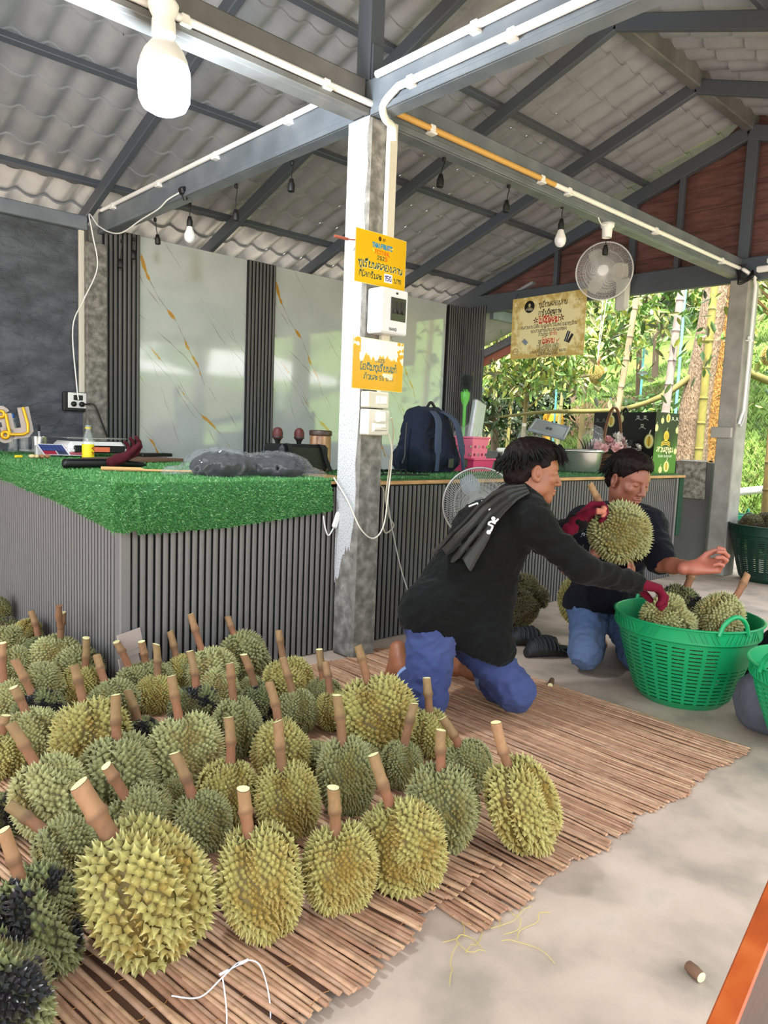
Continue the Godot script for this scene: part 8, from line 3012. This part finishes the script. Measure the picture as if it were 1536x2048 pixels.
# crown of drooping leaves on twigs round a set of bough ends
func tree(called: String, label: String, base: Vector3, h: float, rad: float, n: int, kind: int, sd: int, trunk_r := 0.07, trunk_c := Color(0.42, 0.36, 0.28), low := 0.35, scale := 1.0, squash := 0.7) -> Node3D:
	var r := RandomNumberGenerator.new()
	r.seed = sd
	var o := thing(called, label, "tree", Transform3D(Basis(), base), "orchard trees on the slope")
	var b := MB.new()
	var lean := Vector3(r.randf_range(-0.1, 0.1), 0, r.randf_range(-0.1, 0.1)) * h
	b.tube(curve([Vector3(0, -0.15, 0), Vector3(0, h * 0.3, 0) + lean * 0.3, Vector3(0, h * 0.9, 0) + lean], 5), [trunk_r * 1.15, trunk_r * 1.08, trunk_r, trunk_r * 0.95, trunk_r * 0.9, trunk_r * 0.8, trunk_r * 0.7, trunk_r * 0.6, trunk_r * 0.5, trunk_r * 0.4, trunk_r * 0.3], 8, false)
	var xfs := []
	var cols := []
	var boughs := int(n / 70.0) + 3
	var cen := Vector3(0, h * (1.0 + low) * 0.5, 0) + lean * 0.6
	for q in boughs:
		var d := Vector3(r.randf_range(-1, 1), r.randf_range(-1, 1), r.randf_range(-1, 1))
		d = d.normalized() * pow(r.randf(), 0.4)
		var e := cen + Vector3(d.x * rad, d.y * h * (1.0 - low) * 0.5 * squash / 0.7, d.z * rad)
		var root := Vector3(0, clampf(e.y - rad * 0.4, h * 0.15, h * 0.9), 0) + lean * 0.4
		b.tube(curve([root, root.lerp(e, 0.5) + Vector3(0, 0.10 * rad, 0), e], 3), [trunk_r * 0.34, trunk_r * 0.3, trunk_r * 0.25, trunk_r * 0.2, trunk_r * 0.16, trunk_r * 0.12, trunk_r * 0.08], 5, false)
		for k in int(n / boughs):
			var p := e + Vector3(r.randfn(0, 1), r.randfn(0, 0.7), r.randfn(0, 1)) * rad * 0.17
			var dir := Vector3(r.randf_range(-1, 1), r.randf_range(-1.5, 0.25), r.randf_range(-1, 1)).normalized()
			xfs.append(Transform3D(basis_y(dir, r.randf() * TAU).scaled_local(Vector3.ONE * r.randf_range(0.75, 1.35) * scale), p))
			cols.append(leaf_tints(kind, r))
	part("trunk", b, mat(trunk_c, 0.9), o)
	scatter("crown", leaf, leafm, xfs, cols, o)
	return o

func bamboo(label: String, foot: Vector3, head: Vector3, rad: float, c: Color, sd: int) -> void:
	var r := RandomNumberGenerator.new()
	r.seed = sd
	var o := thing("bamboo_pole", label, "pole", Transform3D(), "bamboo poles propping the orchard trees")
	var n := 60
	var b := MB.new()
	var rows := []
	var cols := []
	var d := (head - foot).normalized()
	var x := d.cross(Vector3.FORWARD).normalized()
	var y := d.cross(x)
	var node := 0.3
	var L := foot.distance_to(head)
	var nodes := []
	while node < L:
		nodes.append(node)
		node += r.randf_range(0.30, 0.42)
	var bend := r.randf_range(-0.03, 0.03)
	var ss := []
	for i in n: ss.append(L * i / (n - 1.0))
	for q in nodes: ss.append_array([q - 0.03, q - 0.008, q, q + 0.012, q + 0.03])
	ss.sort()
	for s in ss:
		var near := 9.0
		for q in nodes: near = minf(near, absf(s - q))
		var rr: float = rad * (1.0 - 0.15 * s / L) * (1.0 + 0.13 * exp(-near * near * 9000.0))
		var row := PackedVector3Array()
		var cr := []
		for k in 10:
			var a := TAU * k / 10.0
			row.append(foot + d * s + x * bend * sin(PI * s / L) + (x * cos(a) + y * sin(a)) * rr)
			var cc := c * r.randf_range(0.85, 1.12)
			if near < 0.012: cc = c * 0.45
			cr.append(cc)
		rows.append(row)
		cols.append(cr)
	b.grid(rows, true, false, cols)
	part("culm", b, M.vc, o)

func build_outside() -> void:
	leaf = leaf_mesh(0.17, 0.030)
	leafm = vmat(0.38)
	leafm.metallic_specular = 0.4
	leafm.backlight_enabled = true
	leafm.backlight = Color(0.34, 0.40, 0.14)
	# ground
	var b := MB.new()
	var rows := []
	var xs := []
	var x := -45.0
	while x < 75.0:
		xs.append(x)
		x += 0.45 if x > 7.5 and x < 26.0 else 3.0
	var zs := []
	var z := -60.0
	while z < 50.0:
		zs.append(z)
		z += 0.5 if z > -22.0 and z < 6.0 else 3.0
	for zz in zs:
		var row := PackedVector3Array()
		for xx in xs: row.append(Vector3(xx, land(xx, zz) if not (xx > -5 and xx < 8.9 and zz > -7 and zz < 3.0) else -0.17, zz))
		rows.append(row)
	b.grid(rows, false, true)
	var gm := tri_mat(noise_tex(0.012, [[0.0, Color(0.24, 0.28, 0.11)], [0.35, Color(0.30, 0.39, 0.14)], [0.6, Color(0.35, 0.46, 0.17)], [0.85, Color(0.41, 0.49, 0.22)], [1.0, Color(0.43, 0.41, 0.25)]], 501, 5, 512), Vector3(0.35, 0.35, 0.35), 0.9)
	struct("ground", b, bump(gm, grey_tex(0.12, 502, 3, 256), 3.0), "sunlit grass slope rising behind the shed", "ground")
	b = MB.new()
	b.box(Vector3(-18.1, -0.11, -5.0), Vector3(53.8, 0.14, 110.0))  # pale ground sheet added so neutral light bounces in under the roof
	struct("yard", b, tri_mat(noise_tex(0.02, [[0.0, Color(0.52, 0.48, 0.43)], [0.5, Color(0.63, 0.59, 0.54)], [1.0, Color(0.70, 0.66, 0.61)]], 505, 5, 256), Vector3(0.3, 0.3, 0.3), 0.9), "pale earth yard added round the shed to bounce neutral light", "ground")
	# bare bank with dry leaves
	b = MB.new()
	rows = []
	for i in 9:
		var row := PackedVector3Array()
		for k in 26:
			var zz := lerpf(-14.5, -7.4, k / 25.0)
			var xx := 13.2 - 0.10 * (zz + 8.0) + i * 0.32 + 0.25 * sin(zz * 2.1)
			row.append(Vector3(xx, land(xx, zz) + 0.03 - (0.08 if i == 0 or i == 8 or k == 0 or k == 25 else 0.0), zz))
		rows.append(row)
	b.grid(rows, false, true)
	b.grid(rows, false, false)
	struct("bank", b, tri_mat(noise_tex(0.06, [[0.0, Color(0.30, 0.24, 0.18)], [0.5, Color(0.50, 0.40, 0.30)], [0.75, Color(0.70, 0.55, 0.46)], [1.0, Color(0.42, 0.45, 0.25)]], 503, 4, 256), Vector3(1, 1, 1), 0.9), "bare earth bank strewn with dry leaves below the orchard trees", "ground")
	# grass blades
	var r := RandomNumberGenerator.new()
	r.seed = 55
	var xfs := []
	var cols := []
	for k in 90000:
		var t := pow(r.randf(), 1.5)
		var dist := lerpf(8.2, 26.0, t)
		var a := r.randf_range(-0.50, 1.05)
		var p := Vector3(0.678, 0, -0.728) * dist + Vector3(0.734, 0, 0.678) * dist * (0.10 + 0.50 * (a + 0.1))
		if p.x < 8.75: continue
		p.y = land(p.x, p.z) - 0.01
		var sc := r.randf_range(0.7, 1.5) * (0.8 + dist * 0.03)
		xfs.append(Transform3D(Basis(Vector3.UP, r.randf() * TAU).scaled_local(Vector3(sc, sc, sc)), p))
		var c := lin(0.33, 0.46, 0.16).lerp(lin(0.45, 0.56, 0.23), r.randf())
		if r.randf() < 0.12: c = lin(0.45, 0.45, 0.26)
		if r.randf() < 0.14: c = lin(0.20, 0.28, 0.11)
		cols.append(c)
	var gb := vmat(0.6)
	gb.backlight_enabled = true
	gb.backlight = Color(0.15, 0.2, 0.05)
	var g := scatter("grass", blade_mesh(0.009, 0.085), gb, xfs, cols, self)
	tag(g, "short bright grass growing on the slope outside", "grass", "", "stuff")
	# main trunk: grey bark fork with an ochre limb
	var o := thing("durian_tree", "big forked durian tree trunk with ochre bark beside the far post", "tree", Transform3D(Basis(), Vector3(10.35, land(10.35, -4.68), -4.68)), "")
	var bark := bump(tri_mat(noise_tex(0.03, [[0.0, Color(0.30, 0.25, 0.20)], [0.5, Color(0.45, 0.38, 0.31)], [1.0, Color(0.55, 0.48, 0.41)]], 511, 5, 256), Vector3(3, 0.9, 3), 0.9), grey_tex(0.05, 512, 4, 256), 2.5)
	var ochre := bump(tri_mat(noise_tex(0.03, [[0.0, Color(0.30, 0.22, 0.10)], [0.5, Color(0.49, 0.35, 0.14)], [1.0, Color(0.57, 0.45, 0.22)]], 513, 5, 256), Vector3(3, 1.2, 3), 0.9), grey_tex(0.05, 514, 4, 256), 2.0)
	b = MB.new()
	b.tube(curve([Vector3(-0.10, -0.3, -0.06), Vector3(-0.05, 0.4, -0.03), Vector3(-0.02, 1.1, -0.02), Vector3(0.04, 1.8, 0.02), Vector3(0.10, 2.6, 0.06), Vector3(0.16, 3.6, 0.10)], 5), [0.29, 0.28, 0.27, 0.265, 0.26, 0.255, 0.25, 0.25, 0.245, 0.24, 0.235, 0.23, 0.225, 0.22, 0.21, 0.20, 0.20, 0.19, 0.19, 0.18, 0.18, 0.17, 0.17, 0.16, 0.16, 0.15], 14, false)
	part("trunk", b, bark, o)
	b = MB.new()
	b.tube(curve([Vector3(0.03, -0.2, 0.06), Vector3(0.10, 0.5, 0.12), Vector3(0.13, 1.1, 0.14), Vector3(0.20, 1.7, 0.20), Vector3(0.28, 2.4, 0.27), Vector3(0.36, 3.6, 0.34)], 5), [0.20, 0.20, 0.20, 0.20, 0.20, 0.19, 0.18, 0.18, 0.19, 0.20, 0.20, 0.20, 0.21, 0.21, 0.21, 0.21, 0.21, 0.21, 0.21, 0.21, 0.21, 0.2, 0.2, 0.2, 0.19, 0.19], 14, false)
	part("limb", b, ochre, o, Transform3D(), "ochre second limb")
	b = MB.new()
	b.tube(curve([Vector3(0.12, 1.93, 0.22), Vector3(0.35, 1.86, 0.45), Vector3(0.75, 1.70, 0.80), Vector3(1.3, 1.66, 1.3)], 5), 0.055, 9, false)
	b.tube(curve([Vector3(-0.1, 1.75, -0.1), Vector3(-0.45, 1.45, -0.35), Vector3(-0.9, 1.25, -0.75), Vector3(-1.7, 1.18, -1.35), Vector3(-2.2, 1.08, -1.8)], 5), [0.05, 0.048, 0.046, 0.044, 0.042, 0.04, 0.038, 0.036, 0.035, 0.034, 0.033, 0.032, 0.031, 0.03, 0.028, 0.026, 0.024, 0.022, 0.02, 0.016, 0.01], 8, false)
	b.tube(curve([Vector3(-0.1, 0.95, -0.1), Vector3(-0.55, 0.55, -0.5), Vector3(-1.1, 0.33, -1.0), Vector3(-1.9, 0.25, -1.7), Vector3(-2.5, 0.3, -2.2)], 5), [0.042, 0.04, 0.038, 0.037, 0.036, 0.035, 0.034, 0.033, 0.032, 0.031, 0.03, 0.029, 0.028, 0.026, 0.024, 0.022, 0.02, 0.018, 0.016, 0.013, 0.01], 8, false)
	part("branch", b, mat(Color(0.40, 0.38, 0.20), 0.85), o)
	var cx := []
	var cc := []
	for k in 1100:
		var q := Vector3(r.randf_range(-2.6, 1.8), r.randf_range(1.3, 3.4), r.randf_range(-2.2, 2.0))
		if q.y < 1.9 and absf(q.x + 0.1) < 0.9: continue
		var dir := Vector3(r.randf_range(-1, 1), r.randf_range(-1.5, 0.2), r.randf_range(-1, 1)).normalized()
		cx.append(Transform3D(basis_y(dir, r.randf() * TAU).scaled_local(Vector3.ONE * r.randf_range(0.6, 1.0)), q + Vector3(0.5, 0, 0) * signf(q.x)))
		cc.append(leaf_tints(0 if r.randf() < 0.5 else 1, r))
	scatter("crown", leaf, leafm, cx, cc, o)
	# bamboo props and blue pipes
	bamboo("pale lilac-grey bamboo pole standing upright left of the big forked trunk", Vector3(9.10, land(9.1, -4.6) - 0.1, -4.60), Vector3(9.28, 3.4, -4.52), 0.055, lin(0.54, 0.50, 0.49), 1)
	bamboo("leaning pale bamboo pole farthest left, seen above the flower basket", Vector3(8.95, land(8.95, -5.45) - 0.1, -5.35), Vector3(9.20, 3.2, -5.10), 0.046, lin(0.58, 0.53, 0.43), 2)
	bamboo("yellow-green bamboo pole standing in front of the big forked trunk", Vector3(9.80, land(9.8, -4.45) - 0.1, -4.36), Vector3(9.86, 3.6, -4.36), 0.055, lin(0.48, 0.46, 0.22), 3)
	bamboo("yellow bamboo pole at the right edge, beyond the far post", Vector3(9.42, land(9.42, -3.3) - 0.1, -3.30), Vector3(9.50, 3.4, -3.36), 0.060, lin(0.53, 0.45, 0.26), 4)
	bamboo("thin far bamboo stake on the slope under the yellow-green tree", Vector3(12.2, land(12.2, -8.2) - 0.1, -8.2), Vector3(12.25, land(12.2, -8.2) + 1.3, -8.2), 0.04, lin(0.66, 0.64, 0.45), 5)
	bamboo("bamboo stake on the slope below the poster", Vector3(12.4, land(12.4, -9.6) - 0.1, -9.6), Vector3(12.5, land(12.4, -9.6) + 1.6, -9.6), 0.04, lin(0.70, 0.66, 0.42), 6)
	for q in [[11.3, -5.45, 3.6, "pale blue irrigation pipe standing left of the big trunk"], [12.9, -8.8, 1.9, "short pale blue irrigation pipe on the bank under the trees"], [13.4, -7.2, 2.0, "pale blue irrigation riser farther up the slope"]]:
		b = MB.new()
		b.tube([Vector3(q[0], land(q[0], q[1]) - 0.1, q[1]), Vector3(q[0] + 0.10, land(q[0], q[1]) + q[2], q[1] - 0.05)], 0.022, 8)
		one("irrigation_pipe", b, mat(Color(0.40, 0.70, 0.75), 0.5), q[3], "pipe")
	b = MB.new()
	b.lathe([Vector2(0.001, 0.0), Vector2(0.20, 0.0), Vector2(0.22, 0.05), Vector2(0.22, 0.62), Vector2(0.17, 0.70), Vector2(0.001, 0.70)], 20)
	one("yellow_drum", b, mat(Color(0.80, 0.58, 0.08), 0.5), "yellow plastic drum on the bank under the trees", "drum", at(13.6, land(13.6, -9.3) - 0.05, -9.3))
	# hanging fruit
	for q in [[Vector3(9.35, 2.16, -5.72), 0.15, "durian hanging on cords in the orchard, above the flower basket"], [Vector3(10.3, 2.55, -3.45), 0.17, "ripe durian hanging outside right of the far post"], [Vector3(10.55, 2.45, -3.85), 0.15, "ripe durian hanging outside just behind the far post"]]:
		var fr := durian(q[2], q[0], q[1] * 0.85, 1.15, Vector3(0.1, 1, 0.05), 0.10, "b" if q[1] > 0.16 else "y", 4, q[1] * 40.0, "durians hanging in the orchard")
		b = MB.new()
		b.tube([Vector3(0, q[1] * 1.2, 0), Vector3(0.05, 1.3, 0.0)], 0.006, 5)
		b.tube([Vector3(0.0, q[1] * 1.2, 0), Vector3(-0.02, 1.3, 0.12)], 0.006, 5)
		part("cord", b, mat(Color(0.86, 0.82, 0.72), 0.8), fr, Transform3D(fr.basis.inverse(), Vector3.ZERO))
	# orchard trees
	var P := func(u: float, D: float) -> Vector3:
		var k := (u - 768.0) / 1461.0 * D
		var p := Vector3(0.734 * k + 0.678 * D, 0, 0.678 * k - 0.728 * D)
		p.y = land(p.x, p.z)
		return p
	tree("durian_tree", "low yellow-green durian tree under the poster, its leaves drooping", P.call(1035, 12.5), 2.9, 1.45, 2300, 0, 11, 0.05, Color(0.5, 0.44, 0.3), 0.62)
	tree("durian_tree", "yellow-green durian tree whose leaves fill the gap between poster and bamboo", P.call(1150, 13.5), 3.4, 1.2, 1800, 0, 12, 0.05, Color(0.5, 0.44, 0.3), 0.58)
	tree("durian_tree", "durian tree with silvery leaves behind the upright bamboo pole", P.call(1265, 15.0), 4.4, 1.7, 2500, 1, 13, 0.07, Color(0.42, 0.36, 0.28), 0.52)
	tree("shrub", "dark green shrub on the slope between the two bamboo poles", P.call(1285, 13.6), 1.0, 0.7, 900, 1, 14, 0.02, Color(0.3, 0.28, 0.2), 0.0)
	tree("durian_tree", "bright durian tree just left of the far post", P.call(1425, 14.0), 4.4, 1.4, 2200, 0, 15, 0.07, Color(0.42, 0.36, 0.28), 0.45)
	tree("durian_tree", "durian tree with pale leaves at the right edge", P.call(1535, 12.5), 4.2, 1.5, 2200, 0, 16, 0.07, Color(0.5, 0.40, 0.25), 0.55)
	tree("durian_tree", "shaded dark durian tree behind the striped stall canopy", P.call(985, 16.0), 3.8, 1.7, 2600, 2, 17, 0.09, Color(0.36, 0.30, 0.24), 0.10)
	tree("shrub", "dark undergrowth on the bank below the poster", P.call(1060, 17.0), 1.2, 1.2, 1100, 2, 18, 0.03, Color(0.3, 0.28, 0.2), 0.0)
	tree("durian_tree", "tall mid-green durian tree higher up the slope, left of the wall fan", P.call(1130, 21.0), 6.0, 2.4, 2600, 1, 19, 0.10, Color(0.38, 0.32, 0.26), 0.42, 1.15)
	tree("durian_tree", "tall mid-green durian tree higher up the slope, right of the wall fan", P.call(1290, 23.0), 6.4, 2.6, 2600, 1, 20, 0.10, Color(0.38, 0.32, 0.26), 0.48, 1.2)
	tree("durian_tree", "tall durian tree up the slope seen on both sides of the big trunk", P.call(1400, 20.0), 6.0, 2.2, 2200, 1, 21, 0.10, Color(0.38, 0.32, 0.26), 0.5, 1.15)
	tree("durian_tree", "tall durian tree up the slope at the far right edge", P.call(1545, 19.0), 6.0, 2.2, 2600, 1, 22, 0.12, Color(0.38, 0.32, 0.26), 0.45, 1.15)
	var k := 0
	for u in [900.0, 1000.0, 1095.0, 1190.0, 1290.0, 1385.0, 1480.0, 1575.0]:
		tree("durian_tree", ["hazy green tree on the ridge behind the fluted corner", "hazy green tree on the ridge left of the poster", "hazy green tree on the ridge behind the poster", "hazy green tree on the ridge left of the wall fan's bracket", "hazy green tree on the ridge right of the wall fan's bracket", "hazy green tree on the ridge behind the big trunk", "hazy green tree on the ridge behind the far post", "hazy green tree on the ridge at the far right edge"][k],
			P.call(u, 31.0 + 3.0 * (k % 2)), 9.5, 3.6, 2200, 1 if k % 3 else 2, 30 + k, 0.2, Color(0.36, 0.31, 0.25), 0.08, 2.2, 0.9)
		k += 1
	# white-framed stall with a striped yellow canopy
	o = thing("stall_canopy", "white framed stall with a yellow striped canopy beside the fluted corner", "canopy", Transform3D(Basis(Vector3.UP, 0.75), Vector3(9.1, land(9.1, -8.05), -8.05)))
	var wht := mat(Color(0.88, 0.88, 0.86), 0.4)
	b = MB.new()
	b.tube([Vector3(0.14, 0, 0), Vector3(0.17, 1.2, 0), Vector3(0.20, 2.32, 0)], 0.032, 8)
	b.tube([Vector3(-1.7, 0, 0), Vector3(-1.7, 2.32, 0)], 0.032, 8)
	b.tube([Vector3(-1.7, 2.34, 0), Vector3(0.22, 2.34, 0)], 0.03, 8)
	b.tube([Vector3(0.20, 2.32, 0), Vector3(0.20, 2.32, -1.4)], 0.03, 8)
	part("frame", b, wht, o)
	b = MB.new()
	rows = []
	for i in 3:
		var row := PackedVector3Array()
		for q in 14: row.append(Vector3(lerpf(-1.72, 0.20, q / 13.0), lerpf(1.86, 2.36, i / 2.0), 0.035 + 0.01 * sin(q * 1.7) * (1 - i / 2.0)))
		rows.append(row)
	b.grid(rows)
	b.quad(Vector3(-1.72, 2.36, 0.04), Vector3(0.24, 2.36, 0.04), Vector3(0.24, 2.50, -1.4), Vector3(-1.72, 2.50, -1.4))
	var im := Image.create(16, 64, false, Image.FORMAT_RGB8)
	im.fill(Color(0.93, 0.66, 0.28))
	for q in [20, 32, 44]: im.fill_rect(Rect2i(0, q, 16, 3), Color(0.96, 0.86, 0.60))
	im.fill_rect(Rect2i(0, 54, 16, 10), Color(0.94, 0.93, 0.88))
	for q in b.t.size(): b.t[q].y = b.t[q].y
	part("canopy", b, print_mat(im, 0.7), o, Transform3D(), "yellow striped canopy")
	b = MB.new()
	b.box(Vector3(-0.5, 0.95, -0.6), Vector3(0.9, 1.9, 0.03), 0.01)
	part("back_panel", b, wht, o)
	# felled logs
	for q in [[Vector3(10.6, 0, -8.2), 0.5, 0.09, 1.7, "felled pale log lying on the grass beside the stall"], [Vector3(11.4, 0, -8.6), 0.8, 0.07, 1.2, "second shorter log lying behind the first on the grass"]]:
		b = MB.new()
		var p: Vector3 = q[0]
		var dd: Vector3 = Vector3(cos(q[1]), 0.06, sin(q[1])) * q[3] * 0.5
		var gy: float = land(p.x, p.z) + q[2]
		b.tube([Vector3(p.x, gy, p.z) - dd, Vector3(p.x, gy, p.z), Vector3(p.x, gy, p.z) + dd], q[2], 10)
		one("log", b, bark, q[4], "log")
	# white pipe along the grass at the right
	b = MB.new()
	b.tube([Vector3(9.3, land(9.3, -3.9) + 0.55, -3.9), Vector3(10.6, land(10.6, -2.4) + 0.42, -2.4)], 0.05, 10)
	one("fallen_pole", b, wht, "pale pole lying across the grass right of the far post", "pole")
	# the sheds across the yard, mirrored in the polished wall
	o = thing("building", "low shed with white ribbed roofs across the yard, seen only mirrored in the wall slabs", "building")
	var wr := mat(Color(0.90, 0.91, 0.92), 0.4)
	var ribbed := func(x0: float, x1: float, y0: float, y1: float, z0: float, z1: float, hip: float) -> MB:
		var m := MB.new()
		var rr := []
		for i in 2:
			var row := PackedVector3Array()
			var n := int((x1 - x0) / 0.11)
			for q in n + 1:
				var t := float(q) / n
				var xx := lerpf(x0, x1, t)
				if i == 1: xx = lerpf(x0 + hip, x1 - hip, t)
				row.append(Vector3(xx, (y0 if i == 0 else y1) + (0.035 if q % 2 else 0.0), z0 if i == 0 else z1))
			rr.append(row)
		m.grid(rr, false, false)
		m.grid(rr, false, true)
		return m
	part("roof", ribbed.call(7.0, 12.1, 2.86, 3.45, 9.6, 12.4, 0.2), wr, o)
	part("roof", ribbed.call(12.3, 19.0, 2.95, 4.15, 9.6, 12.8, 2.0), wr, o)
	b = MB.new()
	b.box(Vector3(13.0, 1.35, 12.2), Vector3(11.6, 2.7, 0.15))
	part("wall", b, mat(Color(0.70, 0.66, 0.55), 0.8), o)
	b = MB.new()
	for q in [7.2, 9.6, 12.2, 15.4, 18.6]: b.box(Vector3(q, 1.4, 9.8), Vector3(0.12, 2.9, 0.12))
	part("posts", b, wht, o)
	k = 0
	for q in [Vector3(6, 0, 22), Vector3(13, 0, 21), Vector3(20, 0, 23), Vector3(27, 0, 20), Vector3(-2, 0, 22)]:
		tree("yard_tree", "leafy tree beyond the white-roofed shed, seen only mirrored in the wall slabs", q + Vector3(0, -0.1, 0), 8.0, 3.8, 1500, 1, 60 + k, 0.2, Color(0.36, 0.31, 0.25), 0.10, 2.6, 0.9)
		k += 1
